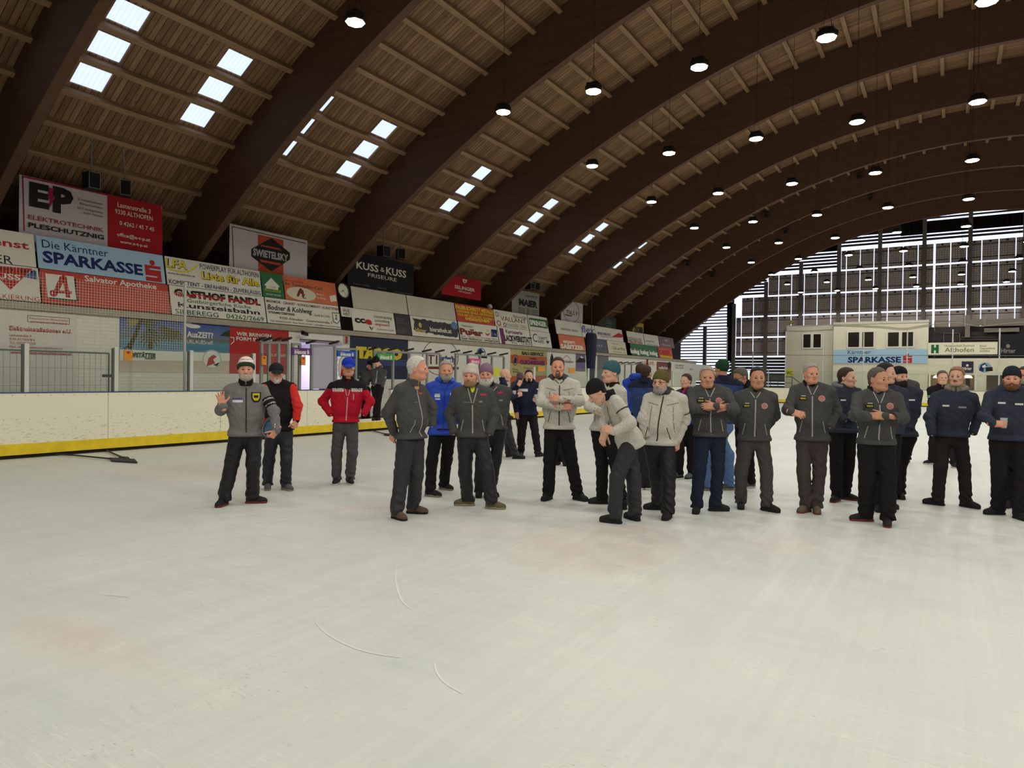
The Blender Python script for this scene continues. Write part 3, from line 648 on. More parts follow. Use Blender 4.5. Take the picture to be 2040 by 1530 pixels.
TP.disc('red_a', 105, 585, 7, 7, RD, o, .0265, .45); TP.disc('red_a', 126, 557, 6.5, 8, RD, o, .0265, .4)
o = advert('U', 329, 519, B_WH, 'white board with yellow and navy slogans, first right of the pale blue one',
    [('LFA', 330, 531.5, 373, 16, K, .05, .12), ('LFA', 329, 531, 372, 16, YL, .02, .12), ('POWERPLAY FÜR ALTHOFEN', 397.5, 536, 514, 10.5, NV), ('Liste für Alle', 402, 555.5, 516.5, 14, K, .06), ('Liste für Alle', 401, 555, 516, 14, YL, .03), ('www.lfa-althofen.at', 333, 545.5, 387.6, 4, NV), ('KOMPETENT - ERFAHREN - ZUVERLÄSSIG', 336, 565, 519, 8.5, NV)])
sw = [TP.uv(*p) for p in smooth([(336, 537), (352, 542.5), (372, 543.5), (388, 536), (394, 527.5)])]; 
MB().add([TP.at(u, v+d, .024) for d in (0, .045) for u, v in sw], [(i, i+1, len(sw)+i+1, len(sw)+i) for i in range(len(sw)-1)]).build('swoosh', YL, o)
o = advert('L', 338, 528, B_WH, 'white inn board with red and black slab lettering and green lines',
    [('GASTHOF FANDL', 346, 589.3, 518.5, 13.5, K, .06), ('GASTHOF FANDL', 345.5, 588.8, 518, 7.5, RD, .04), ('Gutbürgerliche Küche', 372, 602.3, 499, 7, GN), ('Kunsteisbahn', 354, 611.5, 517, 9.5, K, .02), ('SILBEREGG   04262/2669', 349, 625, 525, 9.5, GN)])
o = advert('U', 520, 564, B_GN, 'green board with a white house outline, beside the orange board', [('DIE KRAFT AM LAND', 530, 587.5, 559, 3.2, WH)])
TP.ppoly('house', [(525.5, 568), (539, 554), (556, 571.5), (553, 573), (553, 580), (529, 576), (529, 570)], WH, o, .024); put(TP, o, [('UNSER', 533, 573, 549, 3.6, GN, .02)])
TP.ppoly('band', [(526, 574), (558, 579.5), (558, 584), (526, 579)], ink('lime', (150, 170, 50)), o, .027); words(TP, 'LAGERHAUS', *[TP.uv(x, 580)[0] for x in (528, 556)], TP.uv(528, 578.5)[1], .06, GN, o, .03, .02)
o = advert('U', 565, 670, B_OR, 'orange board with a cream oval and a brown hockey player', [('Immer ein Treffer', 566, 559.5, 604, 3.6, BR), ('Ihr Tankstellen-Café', 567, 568, 642, 6.5, ink('darkgreen', (40, 70, 40)))])
TP.disc('oval', 600, 586, 29, 13, B_CR, o, .022); TP.ppoly('player', [(590, 590), (593, 580), (597, 574), (600, 576), (604, 581), (604, 592), (601, 593), (600, 586), (597, 585), (594, 592)], BR, o, .025); TP.ppoly('player', [(605, 586), (607, 586), (604, 593), (609, 594), (609, 595.5), (602, 594.5)], BR, o, .025)
TP.ppoly('white_tag', [(655, 590), (667, 588), (670, 600), (658, 602)], WH, o, .026); put(TP, o, [('Bistro', 630, 588, 645, 4, WH), ('& Shop', 631, 595, 648, 4, WH)])
o = advert('L', 529, 676, B_WH, 'white stonemason board with black script and a small crest', [('MARMOR · GRANIT · KONGLOMERAT · KUNSTSTEIN', 530, 602, 674, 5, BR, .02), ('Bodner & Kohlweg', 532, 616.3, 620, 10, K, .02, .25), ('GmbH & Co.KG', 625, 630, 656, 4.5, K), ('STEINMETZBETRIEB', 534, 624, 586, 4.2, K, .02), ('9330 Althofen · Gewerbestraße 3', 556, 636, 661, 5.2, BR), ('Tel. 04262/3160 · Fax 04262/3160 · info@bodnerkohlweg.at', 537, 640.5, 679, 3, K)])
cr = [(660, 622.5), (676, 624), (677, 638), (671, 646), (663, 642)]; TP.ppoly('crest', cr, K, o, .023); TP.ppoly('crest', [(661.2, 624), (675, 625.3), (675.8, 637.5), (670.6, 644.3), (664, 640.8)], WH, o, .025); TP.ppoly('crest', [(666, 627), (671, 627.5), (669.5, 632), (672, 638), (665.5, 637), (668, 631.5)], GY, o, .027)
# clock in the slot between two boards
struct(TP.board('wall_gap_shade', col_u(TP, 671.5, .8), col_u(TP, 699, .8), .0, 1.565, M_DARK, .012), 'dark sheet for the shaded gap behind the clock')  # near-black sheet paints the shade of the open gap
cl = empty('wall_clock', TP.at(*TP.uv(681, 580), .02)); u, v = TP.uv(681, 580); ru = abs(TP.uv(692.5, 580)[0]-u)*.98; rv = ru
def ring(r0, r1, n0, n1):
    n = 36; c_ = [(math.cos(6.2832*i/n), math.sin(6.2832*i/n)) for i in range(n)]; vs = [TP.at(u+a*r, v+b*r, q) for r, q in ((r0, n0), (r1, n0), (r1, n1), (r0, n1)) for a, b in c_]
    return MB().add(vs, [(k*n+i, k*n+(i+1) % n, ((k+1) % 4)*n+(i+1) % n, ((k+1) % 4)*n+i) for k in range(4) for i in range(n)])
ring(ru*.9, ru, .012, .09).build('rim', mat('clock_rim', (58, 54, 50), .4), cl)
n = 36; MB().add([TP.at(u+ru*.93*math.cos(6.2832*i/n), v+ru*.93*math.sin(6.2832*i/n), q) for q in (.02, .06) for i in range(n)], [tuple(range(n, 2*n))]+[(i, (i+1) % n, n+(i+1) % n, n+i) for i in range(n)]).build('dial', mat('clock_dial', (214, 218, 192), .35), cl)
tk = MB()
for i in range(12):
    a = 6.2832*i/12; d = Vector((math.sin(a), math.cos(a))); pd = Vector((d.y, -d.x)); tk.poly([TP.at(u+ru*(d.x*r+pd.x*w_), v+ru*(d.y*r+pd.y*w_), .063) for r, w_ in ((.72, -.03), (.72, .03), (.86, .03), (.86, -.03))])
tk.build('hour_marks', K, cl)
for nm, ang, ln, wd in (('hour_hand', 4.2, .5, .045), ('minute_hand', 2.45, .74, .03)):
    d = Vector((math.sin(ang), math.cos(ang))); pd = Vector((d.y, -d.x)); MB().poly([TP.at(u+ru*(d.x*r+pd.x*w_), v+ru*(d.y*r+pd.y*w_), .066) for r, w_ in ((-.1, -wd), (-.1, wd), (ln, wd*.5), (ln, -wd*.5))]).build(nm, K, cl)
tag(cl, 'round wall clock with cream dial between the orange and plain boards', 'clock')
o = MB().obox(TP.at(col_u(TP, 678.5, .6), .47, .014), TP.U*(col_u(TP, 698, .6)-col_u(TP, 678.5, .6)), TP.V*.33, TP.N*.016).build('advert_board', B_WH); tag(o, 'small white board in the slot under the wall clock', 'sign'); 
for s, y, m_ in (('SÄGE', .64, BR), ('HIRT', .51, GN)): words(TP, s, o.data.vertices[0].co.y+.08, o.data.vertices[1].co.y-.05, y, .1, m_, o, .033, .02)
advert('U', 700, 810, B_BK, 'plain grey blank board right of the clock'); advert('U', 811, 906, B_BK, 'plain blank board left of the red scrap metal board')
o = advert('L', 700, 786, B_WH, 'white engineers board with large black and red round letters', [('cc', 706, 642, 727, 12.5, K, .05), ('e', 726.5, 645.5, 741, 13, RD, .05), ('constructing', 744, 633, 779.5, 6, K), ('consulting', 746, 641, 775, 6, K), ('engineers', 747, 648.5, 775, 6, RD), ('Ziviltechniker GmbH', 750, 657.5, 783, 3.6, GY)])
TP.ppoly('leaf', [(734, 650), (738.5, 652), (739, 659)], K, o, .024); TP.ppoly('leaf', [(743.5, 651), (740, 654), (739.5, 660)], K, o, .024)
advert('L', 787, 817, B_DK, 'narrow dark board with small grey lines beside the engineers board', [(s, 789, y, x, 2.6, GY) for s, y, x in (('Constructing', 635.5, 804), ('Consulting', 639.5, 803), ('Engineering', 643.5, 811), ('Wien Graz', 654.5, 809), ('Althofen', 658.5, 810), ('Klagenfurt', 662, 809))])
o = advert('L', 818, 912, B_WH, 'white board with a ragged black field, gold gothic and white lettering')
jag = [(821, 634)]; rj = random.Random(3)
jag = [(820+i*4.3, 633.5+i*.62+rj.uniform(-1.2, 2.2)) for i in range(21)] + [(912.5+rj.uniform(-2, 1), 650+i*5) for i in range(4)] + [(911-i*4.2, 673-i*.62+rj.uniform(-2, 1.2)) for i in range(21)] + [(823+rj.uniform(-1, 2), 656-i*5) for i in range(4)]
TP.ppoly('ragged_field', jag, B_DK, o, .022); put(TP, o, [('Hirter', 827, 661.5, 849, 8.5, ink('gold', (206, 172, 96)), .03), ('bierathek.at', 856, 660, 899, 8.5, WH, .02)])
TP.disc('sticker', 904, 649, 6.5, 7.5, ink('sticker', (90, 130, 170)), o, .026); TP.disc('mug', 836, 648, 3, 5, ink('gold', 0), o, .026)
advert('U', 907, 983, B_RD, 'red scrap metal board with four yellow lines', [('PAUER-SCHROTT METALLE', 907, 614.5, 982, 7, YL, .05), ('CONTAINER SERVICE - ENTSORGUNG', 909, 621.5, 983, 4.6, YL, .03), ('9322 MICHELDORF, Gauleign 6', 911, 628.5, 984, 4.8, YL, .02), ('04262/27409', 926, 637, 975, 5.2, YL, .05)])
o = advert('L', 914, 991, B_WH, 'white board with big red-brown name and red smiling figure', [('Valentin', 919, 651, 941, 5, NV), ('Pušar', 916, 665.5, 962, 11.5, BR, .06), ('Sanitär · Heizung · Solar · Photovoltaik · Wärme', 917, 670.5, 990, 2.6, K), ('9360 FRIESACH · 04268/2330', 918, 676, 992, 4, K, .02), ])
TP.ppoly('smile', [(965, 662), (970, 666), (976, 663), (972, 669), (968, 668)], RD, o, .024); TP.disc('smile_head', 970.5, 659.5, 2.2, 2.4, YL, o, .024); TP.ppoly('badge', [(977.5, 656), (989, 657.5), (990, 672), (978, 671)], NV, o, .024); put(TP, o, [('1a', 980, 668, 988, 6, WH, .02)])
o = advert('U', 984, 1051, B_WH, 'white bakery board with thin serif name between red and green boards', [('Bäckerei-Café', 1022, 632.5, 1048, 5, K), ('VALLANT', 997, 638.5, 1047, 9, BR), ('Neumarkter Straße 7 · Althofen', 1009, 646.5, 1046, 2.8, GY), ('Tel. 04262/2268 · Fax 04262', 1009, 650, 1049, 2.8, GY)])
TP.disc('emblem', 989, 626, 3, 5, BR, o, .024, .7); TP.disc('emblem', 993, 644, 4, 5, BR, o, .024, .7); TP.disc('emblem', 1005, 647, 3, 4, BR, o, .024, .6)
o = advert('U', 1052, 1091, B_WH, 'white board with a green rounded field, right end of the first row'); TP.ppoly('green_field', [(1053, 634), (1054, 633), (1088, 638), (1090.5, 640), (1091, 653), (1089, 655), (1056, 650), (1054.5, 648)], B_GN, o, .022); put(TP, o, [('SPRINGER', 1055.5, 646.5, 1088.5, 9, WH, .05)])
o = advert('L', 992, 1056, B_WH, 'white body shop board with violet strip and heavy black letters', [('Karosserie', 1007, 663.5, 1040, 7, ink('violet', (110, 50, 100)), .03), ('LACKWERKSTATT', 1005, 678.5, 1060, 11, K, .05), ('Kfz · Unfall', 1019, 684.5, 1056, 3.2, K)])
TP.ppoly('violet_strip', [(993.5, 653.5), (1001.5, 654.5), (1006.5, 686), (999, 685)], ink('violet', 0), o, .022)
o = advert('L', 1057, 1097, B_WH, 'white café board with blue script, end of the lower first row', [('C', 1061, 681, 1070, 17, NV, 0, .15), ("ONNY'S", 1071, 676, 1090, 6, NV), ('AFE', 1071, 683.5, 1083, 6, NV)]); TP.ppoly('cup', [(1087, 679), (1093.5, 680), (1091.5, 685), (1089.5, 685)], NV, o, .024)
# second and third groups
advert('U', 1106, 1157, B_WH, 'white board with fine black script above the orange electrics board', [('HERMANN HEBEIN', 1117, 657.5, 1151, 4.5, K), ('Orthopädie · Schuhe', 1113, 666.5, 1158, 2.8, GY)])
advert('L', 1113, 1165, B_OR, 'orange electrics board with large white lettering', [('expert', 1121.5, 683, 1145.5, 7.5, WH, .03), ('SABITZER', 1117, 693.5, 1163, 8, WH, .05)])
advert('U', 1157.5, 1185, B_WH, 'white board with big blue script beside the blue rolled net', [('flex', 1158, 662, 1184, 14, ink('blue', 0), .02, .2)])
o = advert('U', 1185.5, 1240, B_WH, 'white insurance board with blue lettering and red swoosh', [('VERSICHERUNG', 1189, 666, 1216, 5, NV, .03, .2), ('Agentur Althofen', 1196, 671, 1217, 2.8, RD)]); TP.ppoly('red_swoosh', [(1217, 672), (1232, 663), (1241, 668), (1238, 673)], RD, o, .024)
advert('L', 1167, 1209, B_SL, 'slate grey board behind the rolled net', [('K A S S', 1180, 689, 1199, 3.5, WH), ('bau', 1189, 697.5, 1195, 2.5, GY)])
advert('L', 1210, 1247, B_CR, 'cream café board right of the slate board', [('Café am Platz', 1219.5, 696, 1245, 5.5, K, 0, .2), ('Haus', 1219, 685.5, 1231, 2.8, GY), ('Getränke · Eis', 1220, 701.5, 1246, 2.6, GY)])
advert('U', 1249, 1282, B_WH, 'white board with tall grey letters and red strip, third group', [('EISENBAUER', 1250, 679, 1279, 8, GY, .03), ('BAUSTOFFE', 1254, 682.5, 1280, 2.8, RD, .05)])
advert('U', 1283, 1312, B_WH, 'white board with green lettering in the third group', [('essigmed', 1285, 680.5, 1302, 4.5, GN), ('Wohnbau', 1288, 687, 1311, 3, ink('blue', 0))])
advert('U', 1313, 1342, B_VI, 'violet board with thin pale lettering at the far row end', [('ART', 1324, 680, 1331, 4, WH), ('Floristik', 1320, 688, 1336, 2.8, WH)])
advert('L', 1256, 1310, B_GN, 'green board with white script repeated, third group', [('kelag kelag kelag', 1256, 703, 1309.5, 8.5, WH, .05, .1)])
o = advert('L', 1311, 1339, mat('panel_signal_red', (196, 66, 44), .45), 'red board with yellow foot strip at the far row end', [('OBIER', 1313, 705, 1336, 8, RD, .06), ('www.obier.at', 1315, 711.5, 1337, 3, RD)])
TP.ppoly('yellow_strip', [(1314.5, 707.5), (1338.5, 710.5), (1339.5, 715), (1315.5, 712)], YL, o, .022); TP.ppoly('pale_field', [(1312, 695), (1337, 699), (1338, 709), (1314, 705.5)], B_OR, o, .021)

# ------------------------------------------------------------------ cloth banners hung between the arches
HP = Plane((-17.45, 0, 0), (0, 1, 0), (0, 0, 1))
def banner(tl, tr, vb, m, label, texts=(), pl=HP, th=.007, name='banner'):
    u0, v0 = pl.uv(*tl); u1, v1 = pl.uv(*tr)
    o = tag(MB().obox(pl.at(u0, vb, .004), pl.U*(u1-u0), pl.V*((v0+v1)/2-vb), pl.N*th).build(name, m), label, 'banner'); put(pl, o, texts); return o
F_WH = mat('banner_cloth', (196, 186, 190), .8, .15, bump=.15, bs=4); F_RD = mat('banner_red', (168, 34, 44), .8, .15); F_BK = mat('banner_black', (40, 38, 42), .8, .15); MG = ink('magenta', (150, 30, 74))
o = banner((38, 348), (322, 411), 4.3, F_WH, 'large white and red electrician banner hung left under the roof',
    [('E', 57, 407, 97, 43, K, .06), ('P', 104, 419, 145, 46, K, .06), ('E-Installationen ·', 155, 399, 207, 4.5, BR), ('Blitzschutzbau ·', 158, 407.5, 207, 4.5, BR), ('SAT-Anlagenbau ·', 153, 416, 207, 4.5, BR), ('KNX Partner ·', 166, 426.5, 207, 4.5, BR), ('ELEKTROTECHNIK', 55, 436, 205, 8.5, MG, .01), ('PLESCHUTZNIG', 55, 452, 206, 9, K, .03)])
HP.ppoly('red_field', [(213, 386.5), (321, 410), (323, 470), (323, 515), (214, 495)], F_RD, o, .014)
put(HP, o, [('Lastenstraße 3', 233, 412, 299, 9, WH, .01), ('9330 ALTHOFEN', 228, 425, 303, 9, WH, .01), ('0 4262 / 45 7 45', 237, 448, 306, 8, WH, .01), ('office@e-t-p.at', 232, 470, 298, 7, WH, .01), ('www.e-t-p.at', 238, 484, 293, 6, WH, .01)])
HP.ppoly('bolt', [(96, 374), (106, 376), (103, 392), (109, 393), (97, 416), (98, 397), (94, 396)], MG, o, .03)
for a, b in (((43, 353), (213, 390)),): HP.ppoly('border', [a, b, (b[0], b[1]-3.5), (a[0], a[1]-3.5)], MG, o, .015)
HP.ppoly('border', [(43, 351), (46, 351), (49, 460), (46, 460)], MG, o, .015)
o = banner((457, 444.5), (612, 480), 4.35, F_WH, 'white banner with an orange band and black lozenge under the roof')
HP.ppoly('orange_band', [(513, 467), (564, 478), (564, 549), (514, 540)], mat('banner_orange', (176, 74, 40), .8), o, .014)
HP.ppoly('lozenge', [(541, 474), (577, 504), (577, 517), (540, 541), (500, 511), (500, 496)], K, o, .016)
HP.ppoly('lozenge_bar', [(517, 490), (560, 499), (556, 495), (521, 487.5)], mat('banner_orange', 0), o, .018); HP.ppoly('lozenge_bar', [(520, 522), (557, 529), (560, 525), (516, 517)], mat('banner_orange', 0), o, .018)
put(HP, o, [('SWIETELSKY', 503, 508, 573, 13.5, mat('ink_pale', (180, 172, 172), .7), .04)])
HP.ppoly('seam', [(461, 452), (609, 486), (609, 484.5), (461, 450.5)], K, o, .015); HP.ppoly('seam', [(461, 451), (462.5, 451), (466, 533), (464.5, 533)], K, o, .015)
o = banner((693, 499), (824, 527), 4.5, F_BK, 'black hairdresser banner with pale thin letters above the blank boards', [('KUSS', 709, 534, 753, 14, WH, .02), ('&', 757, 541, 765, 9, WH), ('KUSS', 768, 546, 808, 14, WH, .02), ('FRISEURE', 732, 551, 789, 7.5, WH), ('Telefon 04262', 702, 566, 736, 3, GY), ('Silberegger Straße', 751, 574, 769, 3, GY), ('www.kussundkuss.at', 783, 582, 820, 3, GY)])
o = banner((880, 545), (958, 558), 4.95, F_RD, 'red banner with a small white shield hung under the roof', [('SELINGER', 905, 574, 945, 6.5, WH, .02), ('METALLBAU', 912, 581.5, 938, 3.5, WH)]); HP.ppoly('shield', [(921, 556), (930, 557.5), (928.5, 562.5), (925, 565), (922, 561.5)], WH, o, .016); HP.ppoly('shield', [(923.5, 559), (927.5, 559.6), (926.5, 562), (925, 563), (923.8, 561.5)], F_RD, o, .018)
o = banner((1020, 577), (1074, 584), 4.4, mat('banner_grey', (150, 146, 142), .8), 'grey banner with black brush lettering above the bakery board', [('HELMUT', 1047, 591, 1070, 4.5, K), ('MAIER', 1033, 607, 1070, 12, K, .06)]+[('Planung · Bau · Verkauf', 1032, 614+4*i, 1071, 2.6, K) for i in range(4)])
o = banner((1118, 598), (1161, 604), 4.3, F_WH, 'white banner with a thin oval ring above the second board group', [('TILLY', 1127, 625, 1151, 8, K)]); HP.disc('oval_ring', 1138, 621, 16, 22, K, o, .016, .955); HP.ppoly('bar', [(1125, 625.5), (1139, 628.5), (1139, 631), (1125, 628)], BR, o, .016)
o = banner((1190, 628), (1227, 634), 4.3, mat('banner_darkgreen', (44, 62, 48), .8), 'dark green banner with pale lettering left of the yellow one', [('BAU', 1208, 640, 1216, 4, GY), ('WERK', 1206, 645, 1219, 4, GY), ('MEN', 1206, 652, 1216, 4, GY)])
o = banner((1260, 641), (1282, 645), 4.3, mat('banner_yellow', (170, 146, 52), .8), 'small yellow banner with black letters above the third board group', [('DOBR', 1264, 663, 1281, 13, K, .06)])
# loudspeakers hung from the deck
M_SPK = mat('speaker_black', (26, 24, 24), .6); M_SPKE = mat('speaker_edge', (120, 118, 112), .5)
def speaker(tl, br, X, label, rot=0):
    a = on_x(tl[0], tl[1], X); b = on_x(br[0], br[1], X); e = empty('loudspeaker', (X, (a.y+b.y)/2, b.z)); h = a.z-b.z; w_ = abs(b.y-a.y)
    R = Matrix.Rotation(rot, 3, 'Z'); c0 = Vector((X, (a.y+b.y)/2, b.z))
    def bxo(lo, hi, nm, m): 
        X_, Y_, Z_ = [R @ Vector(q) for q in ((hi[0]-lo[0], 0, 0), (0, hi[1]-lo[1], 0), (0, 0, hi[2]-lo[2]))]; MB().obox(c0+R @ Vector(lo), X_, Y_, Z_).build(nm, m, e)
    bxo((-.3, -w_/2, 0), (0, w_/2, h), 'cabinet', M_SPK); t = .012
    for lo, hi in (((0, -w_/2, 0), (.01, -w_/2+t, h)), ((0, w_/2-t, 0), (.01, w_/2, h)), ((0, -w_/2+t, 0), (.01, w_/2-t, t)), ((0, -w_/2+t, h-t), (.01, w_/2-t, h))): bxo(lo, hi, 'edge', M_SPKE)
    bxo((.0, -w_/2+.03, .03), (.006, w_/2-.03, h-.03), 'grille', mat('speaker_grille', (16, 15, 15), .8))
    xq = min((abs(arch(q, DD)[0]-(X-.15)), arch(q, DD)[1]) for q in np.linspace(-20, -10, 400))[1]
    MB().tube(c0+R @ Vector((-.15, 0, h)), (c0.x-.15, c0.y, xq-.20), .02, 6).build('bracket', M_SPKE, e); tag(e, label, 'loudspeaker', 'loudspeakers under the roof')
speaker((177, 340), (200, 378), -16.6, 'black loudspeaker above the large electrician banner, facing the ice'); speaker((241, 356), (260, 391), -16.6, 'black loudspeaker turned aside above the red half of the electrician banner', -.5)
speaker((764, 488), (778, 513), -16.6, 'black loudspeaker above the black hairdresser banner, facing the ice'); speaker((795, 494), (805, 517), -16.6, 'black loudspeaker turned aside above the hairdresser banner', -.6)
speaker((1057, 563), (1066, 577), -16.6, 'small black loudspeaker over the grey brush-lettered banner'); speaker((1068, 562), (1074, 579), -16.6, 'small black loudspeaker turned aside over the grey banner', -.4)
# small white floodlight on the board top
q = TP.at(col_u(TP, 972, 1.565), 1.575, 0); o = MB().obox(q, (.1, 0, .04), (0, .22, 0), (-.05, 0, .14)); tag(o.build('floodlight', M_ALU), 'small pale floodlight on top of the sponsor boards by the bakery board', 'floodlight')

# ------------------------------------------------------------------ banners and signs on the brick wall behind the boards
WP = Plane((WALLX, 0, 0), (0, 1, 0), (0, 0, 1))
V_GR = mat('vinyl_grey_white', (222, 219, 210), .5); V_NV = mat('vinyl_navy', (38, 44, 66), .5); V_RD = mat('vinyl_red', (182, 40, 36), .5); V_WH = mat('vinyl_white', (230, 228, 216), .5)
o = banner((-40, 613), (153, 623.5), 1.05, V_GR, 'pale grey electrician banner with red lines on the brick wall', [('Elektroinstallationen e.U.', 17.6, 657.5, 142, 8.5, RD, .02), ('Lastenstraße 3', 18, 669.5, 61, 5, RD), ('9330 ALTHOFEN', 18, 677.5, 68, 5, RD), ('Tel.: 04262 45745', 18, 685, 70, 5, RD), ('Mail: office@elektroinstallationen.at', 18, 692.5, 124, 5, RD), ('www.elektroinstallationen.at', 20, 704, 142, 6, RD, .02), ('E-Installationen  Blitzschutzbau', 57.5, 635, 135, 4, RD), ('Sat-Anlagenbau  KNX Partner', 60, 642, 133, 4, RD)], WP)
u0, v1 = WP.uv(54, 627.5); u1, v0 = WP.uv(138, 648.5); v1 -= 0; t = .01
MB().add([WP.at(u, v, .016) for u, v in ((u0, v0+.02), (u1, v0+.02), (u1, v1), (u0, v1), (u0+t, v0+.02+t), (u1-t, v0+.02+t), (u1-t, v1-t), (u0+t, v1-t))], [(0, 1, 5, 4), (1, 2, 6, 5), (2, 3, 7, 6), (3, 0, 4, 7)]).build('rounded_frame', BR, o)
# beach photograph banner: bands of sky, hills, sea and sand with palms
M, nt, P = nodes('beach_print'); N = nt.nodes.new; L = nt.links.new
tc = N('ShaderNodeTexCoord'); sp = N('ShaderNodeSeparateXYZ'); L(tc.outputs['Object'], sp.inputs[0]); nn = N('ShaderNodeTexNoise'); nn.inputs['Scale'].default_value = 2.2; nn.inputs['Detail'].default_value = 5; L(tc.outputs['Object'], nn.inputs['Vector'])
md = N('ShaderNodeMath'); md.operation = 'MULTIPLY_ADD'; md.inputs[1].default_value = .16; L(nn.outputs['Fac'], md.inputs[0]); L(sp.outputs['Z'], md.inputs[2])
mr = N('ShaderNodeMapRange'); mr.inputs[1].default_value = 1.62+.08; mr.inputs[2].default_value = 2.88+.08; L(md.outputs[0], mr.inputs[0]); rp = N('ShaderNodeValToRGB'); L(mr.outputs[0], rp.inputs['Fac'])
e = rp.color_ramp.elements; stops = [(0, (214, 200, 182)), (.28, (198, 176, 160)), (.38, (120, 160, 172)), (.5, (70, 130, 156)), (.62, (84, 140, 160)), (.68, (96, 112, 96)), (.78, (92, 110, 150)), (1, (62, 84, 150))]
while len(e) < len(stops): e.new(.5)
for k, (p_, c_) in enumerate(stops): e[k].position = p_; e[k].color = (*lin(c_), 1)
L(rp.outputs['Color'], P.inputs['Base Color']); P.inputs['Roughness'].default_value = .5
o = banner((238, 631), (457, 649.5), 1.62, M, 'travel banner showing palms on a beach, white lettering', [('AusZEIT?', 371, 671, 423.5, 11, WH, .04), ('URLAUBSreif?', 371, 684, 423, 8, WH, .01)], WP)
WP.ppoly('white_foot', [(238, 696), (457, 704), (457, 719), (238, 718)], V_WH, o, .013); put(WP, o, [('HOFSTÄTTER', 250, 711, 309.5, 9, ink('darkgreen', 0), .05, .15), ('REISEN', 288, 715.5, 308, 3, K, .02, .2)])
PT = ink('palm', (74, 58, 40)); PL_ = ink('frond', (82, 90, 52)); PLY = ink('frond_yellow', (150, 150, 70))
WP.ppoly('palm_trunk', [(248, 694), (258, 680), (266, 664), (272, 648), (277, 636), (284, 637), (279, 652), (273, 668), (266, 684), (262, 695)], PT, o, .014)
def fronds(cx_, cy_, n, r, a0, a1, m):
    f = MB()
    for i in range(n):
        a = math.radians(a0+(a1-a0)*i/(n-1)); tip = (cx_+r*math.cos(a), cy_-r*math.sin(a)*.8+6); mid = (cx_+r*.5*math.cos(a), cy_-r*.55*math.sin(a)-3)
        d = (-math.sin(a)*2.2, -math.cos(a)*2.2)
        f.poly([WP.at(*WP.uv(*q), .016) for q in ((cx_, cy_), (mid[0]+d[0], mid[1]+d[1]), tip, (mid[0]-d[0], mid[1]-d[1]))])
    f.build('palm_fronds', m, o)
fronds(280, 638, 9, 40, -50, 40, PL_); fronds(276, 640, 7, 30, 140, 220, PLY); fronds(299, 672, 14, 26, -75, 255, PL_); fronds(340, 655, 12, 32, 175, 330, PL_)
WP.ppoly('palm_trunk', [(295, 696), (303, 696), (301, 672), (297, 672)], PT, o, .0145); WP.disc('cloud', 385, 650, 14, 4, WH, o, .0135); WP.disc('cloud', 374, 646, 9, 3.5, WH, o, .0137); WP.ppoly('headland', [(437, 669), (447, 661), (457, 657.5), (457, 671)], ink('darkgreen', 0), o, .0138)
def roundel(x, y, rx, ry, label):
    u, v = WP.uv(x, y); o = WP.disc('round_sign', x, y, rx, ry, V_WH, None, .014); tag(o, label, 'sign'); WP.disc('ring', x, y, rx*.96, ry*.96, GY, o, .016, .95); WP.ppoly('red_bird', [(x-rx*.6, y+ry*.7), (x-rx*.4, y-ry*.1), (x+rx*.1, y-ry*.5), (x+rx*.5, y-ry*.3), (x+rx*.1, y), (x+rx*.3, y+ry*.4), (x-rx*.2, y+ry*.6)], RD, o, .017); WP.ppoly('dark_wing', [(x+rx*.1, y+ry*.55), (x+rx*.8, y+ry*.3), (x+rx*.5, y+ry*.75)], K, o, .018)
roundel(422, 716, 19, 19, 'round white club sign with a red bird below the beach banner'); 
o = banner((457.5, 650), (575, 660), 1.62, V_RD, 'red metalworks banner with angular white lettering on the brick wall', [('WIR BRINGEN', 470, 668, 539, 7, WH, .03), ('FORM IN FORM', 469.5, 677.5, 545, 7, WH, .03), ('SELINGER', 531, 709.5, 572, 5.5, WH)], WP); WP.ppoly('zigzag', [(458, 671), (466, 672), (466, 681), (459, 687), (459, 685), (464.5, 680), (464.5, 673.5), (458, 672.5)], WH, o, .016)
o = banner((683.5, 668), (695.5, 669), 2.72-.02, mat('number_plate', (180, 176, 172), .5), 'small grey plate with a red numeral right of the corridor opening', [], WP, name='number_plate'); o.data.transform(Matrix.Identity(4))
bpm = [v.co.z for v in o.data.vertices]; zt = max(bpm)
for v_ in o.data.vertices:
    if v_.co.z < zt-.001: v_.co.z = WP.uv(684, 686)[1]
    if v_.co.z > WP.uv(684, 686)[1]+.001: v_.co.z = WP.uv(684, 668.5)[1]
put(WP, o, [('1', 687.5, 683, 691.5, 12, RD, .06)])
o = banner((697, 667.5), (812.5, 677), 1.5, V_NV, 'navy vinyl banner with large yellow letters on the brick wall', [('TARCO', 708, 711, 800, 19, YL, .10), ('®', 800.5, 703, 804, 6, YL)], WP)
for i in range(4): WP.ppoly('blue_line', [(745, 716+i*3.2), (812, 718+i*3.2), (812, 719.5+i*3.2), (745, 717.5+i*3.2)], ink('blue', 0), o, .014)
o = banner((813.5, 678), (933, 688), 1.3, V_WH, 'white banner with a thin black ring and brown serif letters', [('TILLY', 850, 725, 912, 19, ink('brown', 0), .0)], WP); WP.disc('thin_ring', 878, 712, 36, 36, K, o, .016, .97); WP.ppoly('bar', [(847, 730), (913, 731), (913, 736), (847, 735)], BR, o, .016)
o = banner((933.5, 688), (1016, 695), 1.3, V_WH, 'white banner with a small blue hockey emblem', [], WP); WP.disc('emblem', 958, 703, 9, 10, ink('sticker', 0), o, .016, .8); WP.ppoly('puck', [(957, 707), (970, 709), (970, 714), (957, 713)], K, o, .018); WP.ppoly('player', [(951, 700), (956, 694), (961, 698), (958, 706), (952, 712), (954, 704)], NV, o, .018)
